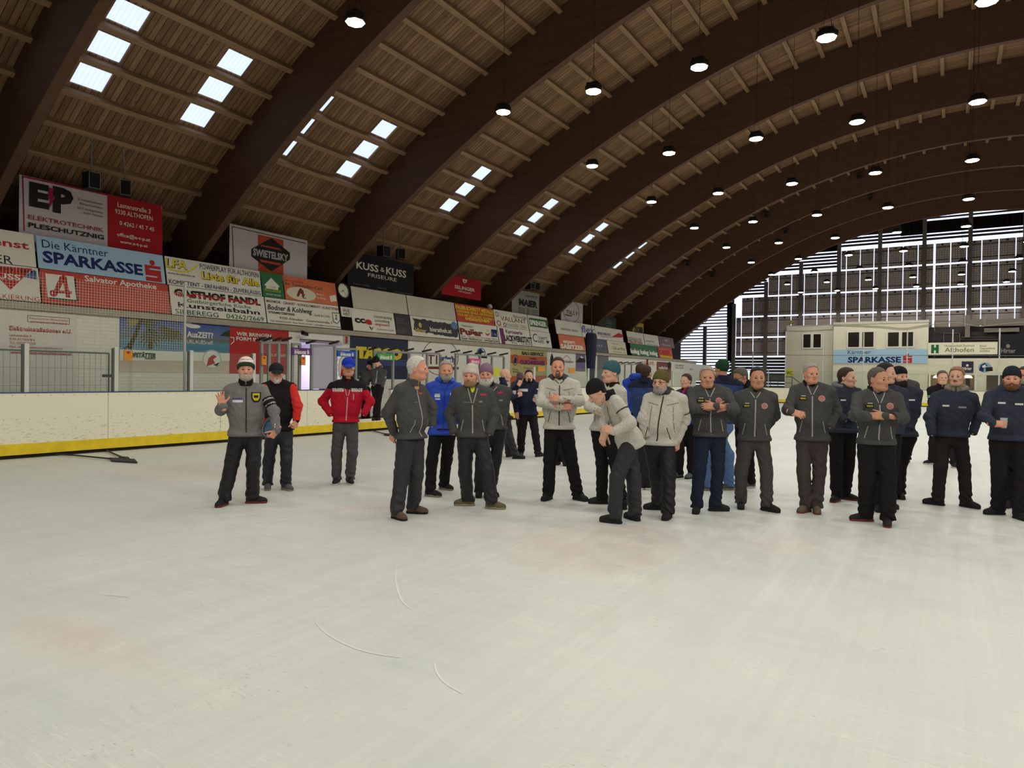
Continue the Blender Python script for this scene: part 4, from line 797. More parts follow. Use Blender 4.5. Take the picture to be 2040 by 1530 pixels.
o = banner((1017, 695), (1089, 700), 1.2, mat('vinyl_olive', (186, 176, 118), .5), 'olive builder banner with orange bands', [('BAU-SERVICE', 1039, 706.5, 1082, 6.5, K, .03)], WP)
WP.ppoly('orange_band', [(1017, 706.5), (1089, 711.5), (1089, 727), (1017, 723.5)], mat('vinyl_orange', (190, 96, 62), .5), o, .014); WP.ppoly('orange_band', [(1017, 749), (1089, 748), (1089, 762), (1017, 764)], mat('vinyl_orange', 0), o, .014)
put(WP, o, [('HUBERT', 1053, 716, 1070, 4, NV), ('OLSCHNEGGER', 1035, 725, 1085, 8, ink('violet', 0), .05), ('Planung', 1021, 737, 1031, 3.5, K), ('Bauleitung', 1021, 742, 1033, 3.5, K), ('Trocken- und Holzbau', 1042, 734, 1072, 2.8, K)]); WP.disc('emblem', 1025.5, 717, 6, 11, BR, o, .018, .85); WP.ppoly('mason', [(1022, 723), (1025, 711), (1029, 715), (1028, 724)], NV, o, .019)
o = banner((1090, 700.5), (1146, 705), 1.2, V_WH, 'white banner with red letters and a dark hiker figure', [('Nockalmi', 1118, 722, 1141, 6, ink('violet', 0), 0, .2)], WP); WP.ppoly('hiker', [(1095, 728), (1096, 712), (1099, 703), (1102, 712), (1101, 728)], K, o, .016); WP.ppoly('roof_line', [(1121, 714), (1129, 707), (1137, 716), (1136, 716.5), (1129, 708.5), (1122, 714.5)], RD, o, .016)
o = banner((1147, 704.5), (1166, 706), 2.0, mat('vinyl_lilac', (112, 100, 136), .5), 'lilac banner with a snowy mountain beside the rolled net', [], WP); WP.ppoly('mountain', [(1147, 720), (1154, 713), (1158, 709), (1163, 714), (1166, 717), (1166, 722), (1147, 722)], K, o, .014); WP.ppoly('snow', [(1155, 712), (1158, 709), (1162, 713), (1159, 714)], WH, o, .016)
o = banner((1190, 704), (1212, 706.5), 0.4, mat('grey_door', (112, 112, 116), .6), 'grey metal door in the brick wall right of the rolled net', [], WP, name='service_door'); o['category'] = 'door'
o = banner((1215, 711), (1306, 718), 1.5, V_WH, 'long white banner with small red lettering left of the dark red banner', [('rot & weiß', 1279, 722, 1302, 3.5, RD), ('auf dem Eis', 1281, 726, 1303, 3.5, RD)], WP); WP.ppoly('mark', [(1287, 713.5), (1291, 714), (1291, 728), (1287, 727)], BR, o, .016)
o = banner((1308, 722), (1337, 721), 1.6, mat('vinyl_darkred', (130, 62, 56), .5), 'dark red banner with white letters far along the brick wall', [('wafferfux', 1311, 734.5, 1330, 5, WH, .04)], WP); WP.disc('flame', 1333, 728, 3.5, 7, K, o, .016)
banner((1338, 722), (1362, 724), 1.6, V_WH, 'white banner with grey lettering at the far end of the wall', [('GRABNER', 1344, 729, 1362, 3.5, GY), ('TISCHLER', 1344, 734, 1362, 3.5, GY)], WP); banner((1364, 724), (1404, 727), 1.6, V_GR, 'pale banner with a small red mark, last on the brick wall', [('Sport', 1374, 737, 1380, 4, RD)], WP)
roundel(684, 733, 11, 25, 'round white club sign half hidden behind the blue cap')
# signs at the far end
cp = FP(CY); u0, v1 = cp.uv(1661, 697); u1, v0 = cp.uv(1847, 724)
o = tag(cp.board('sponsor_sign', u0, u1, v0, v1, B_BL, .05), 'long pale blue sign across the cabin with navy letters', 'sign'); pwords(cp, 'Kärntner', 1689, 705.5, 1735, 8, NV, o, .054); pwords(cp, 'SPARKASSE', 1689, 722, 1795, 10.5, NV, o, .054, .04); smark(cp, o, 1808, 714, 18, 18, RD, B_BL, .054)
u0, v1 = cp.uv(1849, 683); u1, v0 = cp.uv(1987, 706); bp_ = Plane((0, CY, 0), (1, 0, 0), (0, 0, 1))
o = tag(bp_.board('health_sign', u0, u1, v0, v1, mat('sign_cream', (224, 222, 196), .5), .06), 'long cream sign with a green H above the bar', 'sign'); pwords(bp_, 'H', 1855, 702, 1870, 13.5, GN, o, .064, .1); pwords(bp_, 'Humanomed Zentrum', 1882, 691, 1941, 4.2, BR, o, .064); pwords(bp_, 'Althofen', 1882, 701.5, 1940, 9, ink('olive', (90, 90, 60)), o, .064); pwords(bp_, 'Ihrer', 1952, 691, 1965, 4, BR, o, .064); pwords(bp_, 'Gesundheit', 1952, 696, 1982, 4, BR, o, .064); pwords(bp_, 'zuliebe', 1952, 701, 1972, 4, BR, o, .064)  # plain cream sign face
MB().tube(bp_.at(u0+.4, v0, .03), bp_.at(u0+.4, bz1, .03), .03).tube(bp_.at(u1-.4, v0, .03), bp_.at(u1-.4, bz1, .03), .03).build('bracket', M_STEEL, o)
u0, v1 = bp_.uv(1990, 666); u1, v0 = bp_.uv(2075, 710); o = tag(bp_.board('beer_banner', u0, u1, v0, v1, F_BK, .05), 'dark beer banner with grey gothic letters at the right edge', 'banner'); pwords(bp_, 'Hirter', 1994, 703, 2023, 8.5, GY, o, .054, .03); bp_.disc('mug', 2008, 689.5, 4, 4, GY, o, .054)
MB().tube(bp_.at(u0+.4, v0, .03), bp_.at(u0+.4, bz1, .03), .03).build('bracket', M_STEEL, o)
u0, v1 = cp.uv(1916, 720); u1, v0 = cp.uv(1939, 743); o = tag(Plane((0, CY-.005, 0), (1, 0, 0), (0, 0, 1)).board('beer_poster', u0, u1, v0, v1, mat('poster_indigo', (44, 42, 70), .5), .03), 'square indigo beer poster on the bar wall', 'poster'); pwords(cp, 'Hirter', 1918, 737, 1936, 6, WH, o, .042, .02); cp.disc('crown', 1927, 728, 2.5, 2.5, WH, o, .042)
o = tag(cp.disc('puck_logo', 1962, 732, 13, 10, mat('logo_blue', (130, 170, 190), .6), None, .01), 'round blue hockey emblem painted on the bar wall', 'emblem'); cp.ppoly('puck', [(1963, 732), (1977, 731), (1978, 739), (1964, 740)], K, o, .012); cp.ppoly('player', [(1950, 738), (1954, 727), (1962, 723), (1968, 729), (1961, 730), (1959, 741)], NV, o, .013); cp.ppoly('fish', [(1956, 729), (1963, 726), (1965, 731), (1958, 733)], WH, o, .014)

# ------------------------------------------------------------------ shields, posts and nets on the left boards
def bpt(px, py, off=-.05):
    "point above the left boards under an image column"
    y = 10.
    for _ in range(30):
        d = ray(px, py); q = EYE + d*((bx(y)+off)/d.x); y = q.y
    return q
M_GAL0 = mat('galvanised_dark', (104, 106, 100), .5, .4, .3)
posts = [(50, 684), (229, 692), (379, 698), (504, 704)]
for k, (px_, py_) in enumerate(posts):
    q = bpt(px_, py_); e = empty('shield_post', (q.x, q.y, 1.22))
    MB().box((q.x-.03, q.y-.02, 1.22), (q.x+.035, q.y+.055, q.z)).build('channel', M_POSTW, e); MB().box((q.x-.04, q.y-.05, 1.22), (q.x+.01, q.y-.02, q.z-.02)).build('back_channel', M_GAL0, e)
    tag(e, 'aluminium shield post on the left boards, %s' % ['in front of the grey electrician banner', 'left of the orange tag and palm', 'beside the tall net post', 'behind the patterned bobble hat'][k], 'post', 'shield posts on the left boards')
ys = [bpt(*p).y for p in posts]; ys = [2.6]+ys
for k, (a, b) in enumerate(zip(ys, ys[1:])):
    xa, xb = bx(a)-.05, bx(b)-.05
    tag(MB().obox((xa, a+.065, 1.226), (xb-xa, b-a-.125, 0), (-.012, 0, 0), (0, 0, .86)).build('glass_shield', M_GLASS), 'greenish glass shield on the left boards, %s' % ['at the left picture edge', 'before the steel fence', 'below the palm trunk', 'below the round bird sign'][k], 'glass', 'glass shields on the left boards')
q = bpt(369, 562, -.24); q2 = bpt(369, 780, -.24); tag(MB().tube((q.x, q.y, .22), q, .03, 8).build('net_post', M_ALU), 'tall grey net post left of the red metalworks banner', 'post')
# white safety net from the tall post to the left
nt_ = MB(); ya, yb_ = 3.0, q.y; zc = 2.12
def netx(y): return bx(y)-.24
def ztop(y): return 3.52+.14*math.cos((y-ya)/(yb_-ya)*math.pi)
y = ya
while y <= yb_-.04: nt_.obox((netx(y), y, zc), (.003, 0, 0), (0, .0035, 0), (0, 0, ztop(y)-zc)); y += .055
z = zc
while z < 3.62: nt_.obox((netx(ya), ya, z), (netx(yb_)-netx(ya), yb_-.035-ya, 0), (.003, 0, 0), (0, 0, .0035)) if z < 3.4 else None; z += .055
tag(nt_.build('safety_net', mat('net_cord', (214, 206, 184), .8)), 'white square-mesh safety net left of the tall net post', 'net', kind='thing')
# steel mesh site fence behind the glass
e = empty('site_fence', (-15.6, 6, .22)); 
def fx(px, py): return on_x(px, py, -15.6)
yl, yr = 3.2, fx(217, 700).y; zt = 2.02
MB().tube((-15.6, yr, .22), (-15.6, yr, zt), .019).tube((-15.6, yl, zt), (-15.6, yr, zt), .017).tube((-15.6, yl, .3), (-15.6, yr, .3), .017).build('frame', M_GAL0, e)
wr = MB(); y = yl
while y < yr: wr.tube((-15.6, y, .3), (-15.6, y, zt), .0035, 4); y += .115
for z in (.55, .95, 1.32, 1.68): wr.tube((-15.6, yl, z), (-15.6, yr, z), .004, 4)
wr.build('wire_mesh', M_GAL0, e); MB().box((-15.64, yr-.12, 1.5), (-15.56, yr+.05, 1.56)).build('clamp', M_STEEL, e); tag(e, 'galvanised mesh site fence behind the left glass shield', 'fence')
# orange plates hooked on the shields
M_TAG = mat('orange_plate', (206, 138, 46), .6, var=.1, vs=8)
for px_, py_, w_, h_, lab in ((255, 708, 13.5, 10, 'orange plate hooked on the shield below the palm trunk'), (525.7, 718, 9, 9, 'orange plate on the gate frame left of the black cap'), (604, 719, 8.5, 8.5, 'orange plate on the bench frame right of the black cap')):
    q = bpt(px_, py_, .035); s = (q-EYE).dot(_fw)/FPX; e = empty('hanging_plate', q)
    MB().box((q.x-.01, q.y-w_*s*.62, q.z-h_*s), (q.x+.012, q.y+w_*s*.62, q.z+h_*s)).build('plate', M_TAG, e); MB().box((q.x+.012, q.y-.03, q.z+h_*s*.35), (q.x+.016, q.y+.03, q.z+h_*s*.8)).build('red_spot', RD, e)
    MB().path([(q.x, q.y-.06, q.z+h_*s), (q.x, q.y-.06, q.z+h_*s+.05), (q.x-.06, q.y-.06, q.z+h_*s+.05)], .006).path([(q.x, q.y+.06, q.z+h_*s), (q.x, q.y+.06, q.z+h_*s+.05), (q.x-.06, q.y+.06, q.z+h_*s+.05)], .006).build('hook', M_STEEL, e); tag(e, lab, 'plate', 'orange hanging plates')
# folded gate frame and bench frames along the boards
M_GAL = mat('galvanised_steel', (140, 142, 138), .5, .4, .3)
def frame(name, cols, top_y, label, arms=True, z0=1.22, glass=False, off=-.05, cat='frame', panel=None):
    ps = [bpt(x, top_y(x), off) for x in cols]; e = empty(name, (ps[0].x, ps[0].y, z0))
    for p in ps: MB().box((p.x-.03, p.y-.035, z0), (p.x+.03, p.y+.035, p.z)).build('upright', M_GAL, e)
    MB().obox((ps[0].x-.03, ps[0].y-.035, ps[0].z), (0, ps[-1].y-ps[0].y+.07, ps[-1].z-ps[0].z), (.06, 0, 0), (0, 0, .06)).build('top_rail', M_GAL, e)
    if arms:
        for p in ps: MB().obox((p.x-.2, p.y-.03, p.z+.06), (.42, -.07, .06), (0, .06, 0), (0, 0, .05)).build('bracket_arm', M_STEEL, e)
    if glass: MB().obox((ps[0].x-.006, ps[0].y, z0), (ps[-1].x-ps[0].x, ps[-1].y-ps[0].y, 0), (.012, 0, 0), (0, 0, ps[0].z-z0)).build('glass', M_GLASS, e)
    if panel: MB().obox((ps[0].x-.02, ps[0].y+.04, z0+.02), (ps[-1].x-ps[0].x, ps[-1].y-ps[0].y-.08, 0), (.02, 0, 0), (0, 0, ps[0].z-z0-.02)).build('door_panel', panel, e)
    return tag(e, label, cat)
frame('gate_frame', [521, 536, 555, 573], lambda x: 685, 'grey gate frame of close uprights behind the black cap', glass=True)
frame('gate_frame', [583, 597], lambda x: 688, 'pair of grey uprights left of the doorway frame', False)
frame('door_frame', [621, 667], lambda x: 690+(x-621)*.02, 'grey steel door frame between bench and gate', panel=mat('grey_sheet', (168, 166, 176), .4))
frame('bench_frame', [669, 709], lambda x: 697.5, 'grey bench frame with the blue sign above the gate', False, off=-.2, z0=.22)
frame('bench_frame', [745, 783, 816, 851, 877], lambda x: 702+(x-745)*.035, 'grey bench frame with green and navy signs behind the white-haired man', off=-.08)
frame('bench_frame', [908, 932, 956, 980, 1004], lambda x: 707+(x-908)*.05, 'grey bench frame with the pink sign behind the beanies', off=-.08)
frame('bench_frame', [1232, 1245, 1258, 1272], lambda x: 727, 'distant grey bench frame behind the green-blue beanie', off=-.6, z0=0)
def small_sign(x0, y0, x1, y1, m, label, off=0.0):
    a = bpt(x0, y0, off); b = bpt(x1, y1, off); pl = Plane((a.x, 0, 0), (b.x-a.x, b.y-a.y, 0) if 0 else (0, 1, 0), (0, 0, 1))
    u0, v1 = pl.uv(x0, y0); u1, v0 = pl.uv(x1, y1); o = tag(pl.board('rail_sign', u0, u1, v0, v1, m, .02), label, 'sign', 'small signs on the bench frames'); w_ = x1-x0; ym = y0+(y1-y0)*.78
    pwords(pl, 'SPARKASSE', x0+w_*.15, ym, x0+w_*.72, (y1-y0)*.36, WH, o, .024, .05); pwords(pl, 'Kärntner', x0+w_*.15, y0+(y1-y0)*.36, x0+w_*.38, (y1-y0)*.18, WH, o, .024); smark(pl, o, x0+w_*.82, (y0+y1)/2+1, w_*.1, (y1-y0)*.55, WH, m, .024)
small_sign(579, 692, 620, 708, mat('sign_purple', (88, 44, 110), .5), 'purple rail sign left of the doorway frame'); small_sign(671.5, 698, 708, 711.5, mat('sign_blue', (36, 84, 170), .5), 'blue rail sign above the blue cap', -.16)
small_sign(751, 703, 784, 718, mat('sign_green', (60, 150, 70), .5), 'green rail sign above the two men in the gate'); small_sign(880, 711, 902, 722, mat('sign_navy', (46, 60, 104), .5), 'navy rail sign behind the grey-haired man in blue'); small_sign(935, 714, 956, 725, mat('sign_pink', (206, 50, 120), .5), 'pink rail sign between the two beanies')
q = bpt(985, 744, -.6); tag(MB().box((q.x-.02, q.y-.25, q.z-.1), (q.x+.02, q.y+.35, q.z+.22)).tube((q.x-.03, q.y, .22), (q.x-.03, q.y, q.z), .02).build('yellow_board', mat('sign_bright_yellow', (214, 214, 60), .6)), 'bright yellow board behind the bald man', 'sign')
# far glass with posts along the side boards
fp = [bpt(x, 735) for x in (1063, 1088, 1118, 1140, 1160, 1172)]
for k, (px_, py_) in enumerate([(1064, 731), (1172, 734), (1340, 739)]):
    q = bpt(px_, py_); tag(MB().box((q.x-.03, q.y-.06, 1.22), (q.x+.03, q.y+.06, q.z)).build('shield_post', M_POSTW), 'white shield post on the side boards, %s' % ['right of the dark man', 'right of the man with folded arms', 'left of the smiling man'][k], 'post')
yy = [bpt(x, 740).y for x in (1064, 1172)]
for k, (a, b) in enumerate([(yy[0], (yy[0]+yy[1])/2), ((yy[0]+yy[1])/2, yy[1]), (yy[1], yy[1]+5), (yy[1]+5, yy[1]+11), (yy[1]+11, yy[1]+18)]):
    b = min(b, 46.5); tag(MB().obox((bx(a)-.05, a+.15, 1.226), (bx(b)-bx(a), b-a-.3, 0), (-.012, 0, 0), (0, 0, .85)).build('glass_shield', M_GLASS), 'glass shield on the side boards, pane %s past the gate' % ordn[k], 'glass', 'glass shields on the side boards')
for px_, py_, lab in ((1078, 735, 'orange plate on the side boards left of the folded-arms man'), (1139, 738, 'orange plate on the side boards right of the folded-arms man')):
    q = bpt(px_, py_, -.02); s = (q-EYE).dot(_fw)/FPX; tag(MB().box((q.x-.01, q.y-.28, q.z-5*s), (q.x+.02, q.y+.28, q.z+5*s)).build('hanging_plate', M_TAG), lab, 'plate', 'orange hanging plates')
# rolled dark blue net hanging at the far bench
q = bpt(1178, 664, -.5); e = empty('rolled_net', (q.x, q.y, .22)); mb = MB(); n = 12; rj = random.Random(5)
prof = [(.22, .16), (.8, .24), (1.6, .30), (2.4, .33), (3.2, .36), (q.z-.1, .36), (q.z, .30)]; vs = []
for z, r in prof:
    for i in range(n): a = 6.2832*i/n; rr = r*(1+.16*math.sin(a*4+z)); vs.append((q.x+.5*rr*math.cos(a), q.y+rr*1.1*math.sin(a), z))
mb.add(vs, [(k*n+i, k*n+(i+1) % n, (k+1)*n+(i+1) % n, (k+1)*n+i) for k in range(len(prof)-1) for i in range(n)]+[tuple(range(n))[::-1], tuple(range((len(prof)-1)*n, len(prof)*n))])
mb.build('cloth', mat('navy_net', (26, 28, 46), .9), e, True); tag(e, 'dark navy rolled net hanging upright beside the side boards', 'net')
MB().tube((q.x, q.y, q.z), (q.x, q.y, zin(q.x)+1.27), .012, 5).build('rope', M_WIRE, e)
# flat steel ice scrapers lying by the boards
def scraper(pts, head, label):
    P_ = [on_z(x, y, .03) for x, y in pts]; e = empty('ice_scraper', P_[0]); MB().path(P_, .016).build('handle', M_STEEL, e); h = [on_z(x, y, .012) for x, y in head]; c = MB(); c.obox(h[0]-Vector((0, 0, .012)), h[1]-h[0], h[2]-h[0], (0, 0, .03)); c.build('blade', M_STEEL, e); tag(e, label, 'scraper', 'ice scrapers')
scraper([(112, 905), (150, 907), (222, 914)], [(218, 913), (268, 916), (222, 919)], 'flat steel ice scraper on the ice near the left boards'); scraper([(212, 897), (225, 903), (246, 912)], [(236, 910), (256, 912), (238, 913)], 'second steel scraper leaning over the first one by the left boards')
scraper([(722, 852), (750, 860), (770, 865)], [(764, 864), (782, 865), (766, 867.5)], 'steel ice scraper on the ice in front of the open gate')
# ceiling lamp added to brighten the corridor
e = empty('corridor_fill_lamp', (-18.2, 15.3, 2.58)); MB().box((-18.5, 15.2, 2.58), (-17.9, 15.4, 2.62)).build('tube', mat('corridor_fill_tube', (235, 228, 255), .5, emit=7), e); tag(e, 'ceiling lamp added to brighten the corridor opening', 'lamp')
cl_ = bpy.data.lights.new('corridor_fill', 'AREA'); cl_.energy = 34; cl_.size = .6; cl_.color = (.93, .9, 1); co_ = bpy.data.objects.new('corridor_fill', cl_); COL.objects.link(co_); co_.parent = e; co_.location = (0, 0, -.03)

# small spotlights fixed to the sides of the beams, and a camera over the corridor opening
M_SPOT = mat('spot_brown', (70, 54, 44), .6)
for px_, py_, lab in ((1529, 430, 'small brown spotlight on a beam over the far middle of the rink'), (1373, 526, 'small brown spotlight low on a far beam above the third board group'), (1421, 549, 'small brown spotlight lowest on the farthest left beam side'), (1567, 462, 'small brown spotlight on the beam just left of the gable'), (1735, 396, 'small brown spotlight on a beam above the cabin'), (1713, 353, 'small brown spotlight on a beam high above the cabin left window')):
    for yb in BY:
        if yb < 20: continue
        p = on_y(px_, py_, yb-BW-.05)
        if zin(p.x) < p.z < zin(p.x)+1.5:
            e = empty('spotlight', p); MB().obox(p+Vector((-.14, -.30, -.16)), (.28, 0, 0), (0, .24, .06), (0, -.05, .26)).build('housing', M_SPOT, e); MB().box((p.x-.05, p.y-.1, p.z+.02), (p.x+.05, p.y, p.z+.1)).build('bracket', M_SPOT, e); MB().obox(p+Vector((-.11, -.305, -.14)), (.22, 0, 0), (0, -.004, 0), (0, -.04, .20)).build('front_glass', M_GLASSD, e); tag(e, lab, 'spotlight', 'spotlights on the beams'); break
q = on_x(607, 663, WALLX+.25); e = empty('security_camera', q); MB().obox(q+Vector((-.05, -.1, -.05)), (.1, .04, 0), (-.04, .2, -.04), (0, 0, .09)).build('body', K, e); MB().tube(q+Vector((-.02, .02, .04)), (WALLX-.02, q.y+.02, 2.98), .012).build('arm', K, e); tag(e, 'small black camera under the ledge at the corridor opening', 'camera')
# ------------------------------------------------------------------ people: signed-distance bodies meshed with surface nets
f32 = np.float32
def A(v): return np.array([v[0], v[1], v[2]], f32)
def rc(P, a, b, ra, rb, fold=0, fr=70., t0=0.):
    "tapered capsule; fold adds soft creases along it"
    a = np.asarray(a, f32); b = np.asarray(b, f32); ba = b-a; L2 = float(ba @ ba)+1e-9; q = P-a; t = np.clip((q @ ba)/L2, 0, 1)
    d = np.sqrt(np.maximum(((q-t[:, None]*ba)**2).sum(1), 1e-12)) - (ra+(rb-ra)*t)
    if fold:
        s = t*math.sqrt(L2); w = np.clip((t-t0)/max(1e-3, 1-t0), 0, 1) if t0 >= 0 else np.clip((-t0-t)/(-t0), 0, 1)
        d = d - fold*w*np.sin(s*fr+6*np.sin(P[:, 0]*14+P[:, 2]*5)+3*P[:, 1]*8)
    return d.astype(f32)
def smin(a, b, k):
    h = np.maximum(k-np.abs(a-b), 0)/k
    return np.minimum(a, b)-h*h*k*.25
def smax(a, b, k): return -smin(-a, -b, k)
def ell(P, c, r):
    q = (P-np.asarray(c, f32)); r = np.asarray(r, f32); k0 = np.sqrt(((q/r)**2).sum(1))+1e-9; k1 = np.sqrt(((q/(r*r))**2).sum(1))+1e-9
    return (k0*(k0-1)/k1).astype(f32)
def nets(f, lo, hi, h):
    lo = np.asarray(lo, float); n = np.maximum(np.ceil((np.asarray(hi)-lo)/h).astype(int)+1, 6); s = 4; n = ((n+s-1)//s)*s
    ax = [lo[i]+h*np.arange(n[i]) for i in range(3)]; cx_ = [a[::s]+h*(s-1)/2 for a in ax]
    G = np.stack(np.meshgrid(*cx_, indexing='ij'), -1).reshape(-1, 3).astype(f32); C = f(G).reshape([len(a) for a in cx_])
    D = np.repeat(np.repeat(np.repeat(C, s, 0), s, 1), s, 2)
    m = np.abs(D) < h*s*1.35; idx = np.argwhere(m)
    if len(idx) == 0: return np.zeros((0, 3)), np.zeros((0, 4), int)
    D[m] = f((lo+h*idx).astype(f32))
    D[0], D[-1] = np.maximum(D[0], 1e-4), np.maximum(D[-1], 1e-4); D[:, 0], D[:, -1] = np.maximum(D[:, 0], 1e-4), np.maximum(D[:, -1], 1e-4); D[:, :, 0], D[:, :, -1] = np.maximum(D[:, :, 0], 1e-4), np.maximum(D[:, :, -1], 1e-4)
    I = D < 0; off = [(i, j, k) for i in (0, 1) for j in (0, 1) for k in (0, 1)]; N1 = [q-1 for q in n]
    S = lambda Z, o: Z[o[0]:o[0]+N1[0], o[1]:o[1]+N1[1], o[2]:o[2]+N1[2]]
    cnt = sum(S(I, o).astype(np.int8) for o in off); act = (cnt > 0) & (cnt < 8); cells = np.argwhere(act)
    ids = -np.ones(N1, int); ids[act] = np.arange(len(cells)); V = np.zeros((len(cells), 3)); W_ = np.zeros(len(cells))
    vals = {o: D[cells[:, 0]+o[0], cells[:, 1]+o[1], cells[:, 2]+o[2]] for o in off}
    for a in off:
        for x in range(3):
            if a[x] == 0:
                b = list(a); b[x] = 1; b = tuple(b); da, db = vals[a], vals[b]; c = (da < 0) != (db < 0); t = np.where(c, da/np.where(c, da-db, 1), 0)
                p = np.zeros((len(cells), 3)); p += np.array(a); p[:, x] += t; V[c] += p[c]; W_[c] += 1
    V = lo+h*(cells+V/W_[:, None]); Q = []
    for x in range(3):
        y, z = (x+1) % 3, (x+2) % 3; sl0 = [slice(None)]*3; sl1 = [slice(None)]*3; sl0[x] = slice(0, -1); sl1[x] = slice(1, None)
        a_, b_ = I[tuple(sl0)], I[tuple(sl1)]; e = np.argwhere(a_ != b_); e = e[(e[:, y] > 0) & (e[:, z] > 0) & (e[:, y] < N1[y]) & (e[:, z] < N1[z])]
        ins = a_[e[:, 0], e[:, 1], e[:, 2]]; g = []
        for dy, dz in ((-1, -1), (0, -1), (0, 0), (-1, 0)):
            c = e.copy(); c[:, y] += dy; c[:, z] += dz; g.append(ids[c[:, 0], c[:, 1], c[:, 2]])
        g = np.stack(g, 1); g[~ins] = g[~ins][:, ::-1]; Q.append(g)
    return V, np.concatenate(Q)
def np_mesh(name, V, Q, mats, parent, mi=None):
    me = bpy.data.meshes.new(name); me.vertices.add(len(V)); me.vertices.foreach_set('co', np.asarray(V, f32).ravel()); nq = len(Q)
    me.loops.add(nq*4); me.loops.foreach_set('vertex_index', np.asarray(Q, np.int32).ravel()); me.polygons.add(nq)
    me.polygons.foreach_set('loop_start', np.arange(nq, dtype=np.int32)*4); me.polygons.foreach_set('use_smooth', np.ones(nq, bool))
    for m_ in mats: me.materials.append(m_)
    if mi is not None: me.polygons.foreach_set('material_index', np.asarray(mi, np.int32))
    me.update(calc_edges=True); return link(name, me, parent)
def sdf_part(name, f, lo, hi, h, m_, parent):
    V, Q = nets(f, lo, hi, h)
    return np_mesh(name, V, Q, [m_], parent) if len(Q) else None
def box_of(pts, r): p = np.array([tuple(q) for q in pts]); return p.min(0)-r, p.max(0)+r

# cloth and skin
def fabric(name, c, kind='fleece'):
    if name in _M: return _M[name]
    if kind == 'melange':
        M = mat(name, c, .95, .1, bump=.5, bs=90); nt = M.node_tree; P = nt.nodes['Principled BSDF']; N = nt.nodes.new; L = nt.links.new
        tc = N('ShaderNodeTexCoord'); n = N('ShaderNodeTexNoise'); n.inputs['Scale'].default_value = 170; n.inputs['Detail'].default_value = 3; n.inputs['Roughness'].default_value = .8; L(tc.outputs['Object'], n.inputs['Vector'])
        r = N('ShaderNodeValToRGB'); e = r.color_ramp.elements; e[0].position = .36; e[1].position = .50; e[0].color = (*lin([q*.60 for q in c]), 1); e[1].color = (*lin(c), 1); L(n.outputs['Fac'], r.inputs['Fac']); L(r.outputs['Color'], P.inputs['Base Color']); return M
    if kind == 'heather': return mat(name, c, .95, .1, var=.28, vs=70, bump=.35, bs=80)
    if kind == 'shell': return mat(name, c, .55, .3, var=.06, vs=8, bump=.35, bs=16)
    if kind == 'knit': return mat(name, c, .95, .1, var=.12, vs=40, bump=.6, bs=55, bstretch=(1.6, 1.6, .5))
    return mat(name, c, .92, .12, var=.10, vs=24, bump=.3, bs=45)
SKIN = {'a': mat('skin_ruddy', (214, 150, 124), .55, .35, var=.07, vs=22), 'b': mat('skin_fair', (214, 164, 138), .55, .35, var=.05, vs=22), 'c': mat('skin_tan', (196, 142, 112), .55, .35, var=.06, vs=22)}
LIP = mat('lips', (176, 98, 88), .5); EYEW = mat('eye_white', (214, 208, 200), .3); IRIS = mat('iris', (46, 40, 36), .2, .5); TEETH = mat('teeth', (224, 218, 204), .3)
HAIRM = {n: mat('hair_'+n, c, .7, .25, var=.25, vs=60, bump=.7, bs=120, bstretch=(1.5, .6, .6)) for n, c in dict(white=(206, 202, 194), grey=(158, 152, 144), darkgrey=(92, 86, 80), brown=(66, 48, 36), dark=(40, 33, 29), fair=(146, 112, 80), redbrown=(112, 74, 48)).items()}

def head_sdf(q, s=1):
    "unit head: x across, y to the face, z up from the chin (0) to the crown (.235)"
    P = q.copy(); P[:, 0] = np.abs(P[:, 0])
    d = ell(P, (0, -.014, .150), (.0765, .0975, .087))
    d = smin(d, ell(P, (0, .028, .085), (.061, .064, .082)), .035)
    d = smin(d, rc(P, (0, .062, .024), (.022, .058, .028), .024, .022), .03)
    d = smin(d, rc(P, (.045, .0, .045), (.03, .05, .024), .024, .022), .03)             # jaw line
    d = smin(d, rc(P, (0, .082, .131), (.036, .071, .131), .011, .010), .018)         # brow
    d = smin(d, ell(P, (.043, .058, .090), (.024, .024, .022)), .022)                  # cheek
    d = smax(d, -ell(P, (.032, .099, .1135), (.0185, .022, .0115)), .012)              # eye socket
    d = smin(d, ell(P, (.0315, .0765, .1225), (.0165, .0150, .0066)), .004); d = smin(d, ell(P, (.0315, .0760, .1050), (.0155, .0140, .0060)), .004)   # lids
    d = smin(d, rc(P, (0, .086, .122), (0, .108, .084), .0095, .0135), .012)           # nose
    d = smin(d, ell(P, (.0115, .096, .078), (.0088, .012, .0085)), .008)
    d = smin(d, rc(P, (0, .088, .054), (.02, .080, .052), .0075, .005), .008)          # lips
    d = smin(d, rc(P, (0, .087, .044), (.017, .080, .045), .0078, .005), .008)
    d = smax(d, -rc(P, (0, .099, .0492), (.022, .089, .0492), .0032, .003), .004)
    d = smin(d, ell(P-np.array([.0765, -.012, .108], f32), (0, 0, 0), (.010, .021, .031)), .008)   # ear
    d = smax(d, -ell(P, (.086, -.006, .110), (.006, .011, .016)), .006)
    n = rc(P, (0, -.026, .06), (0, -.046, -.085), .056, .058)
    return smin(d, n, .03)
def skull(P): return ell(P, (0, -.014, .150), (.0765, .0975, .087))
def cap_region(ys, zs):
    ys, zs = np.array(ys, f32), np.array(zs, f32)
    return lambda P: np.interp(P[:, 1], ys, zs).astype(f32)-P[:, 2]
HAIRLINE = cap_region([-.12, -.05, -.02, .004, .022, .040, .060, .075, .10], [.045, .055, .075, .122, .150, .186, .200, .206, .208])
HAIRLINE_HI = cap_region([-.12, -.05, -.015, .01, .03, .06, .08], [.03, .045, .075, .13, .178, .214, .235])
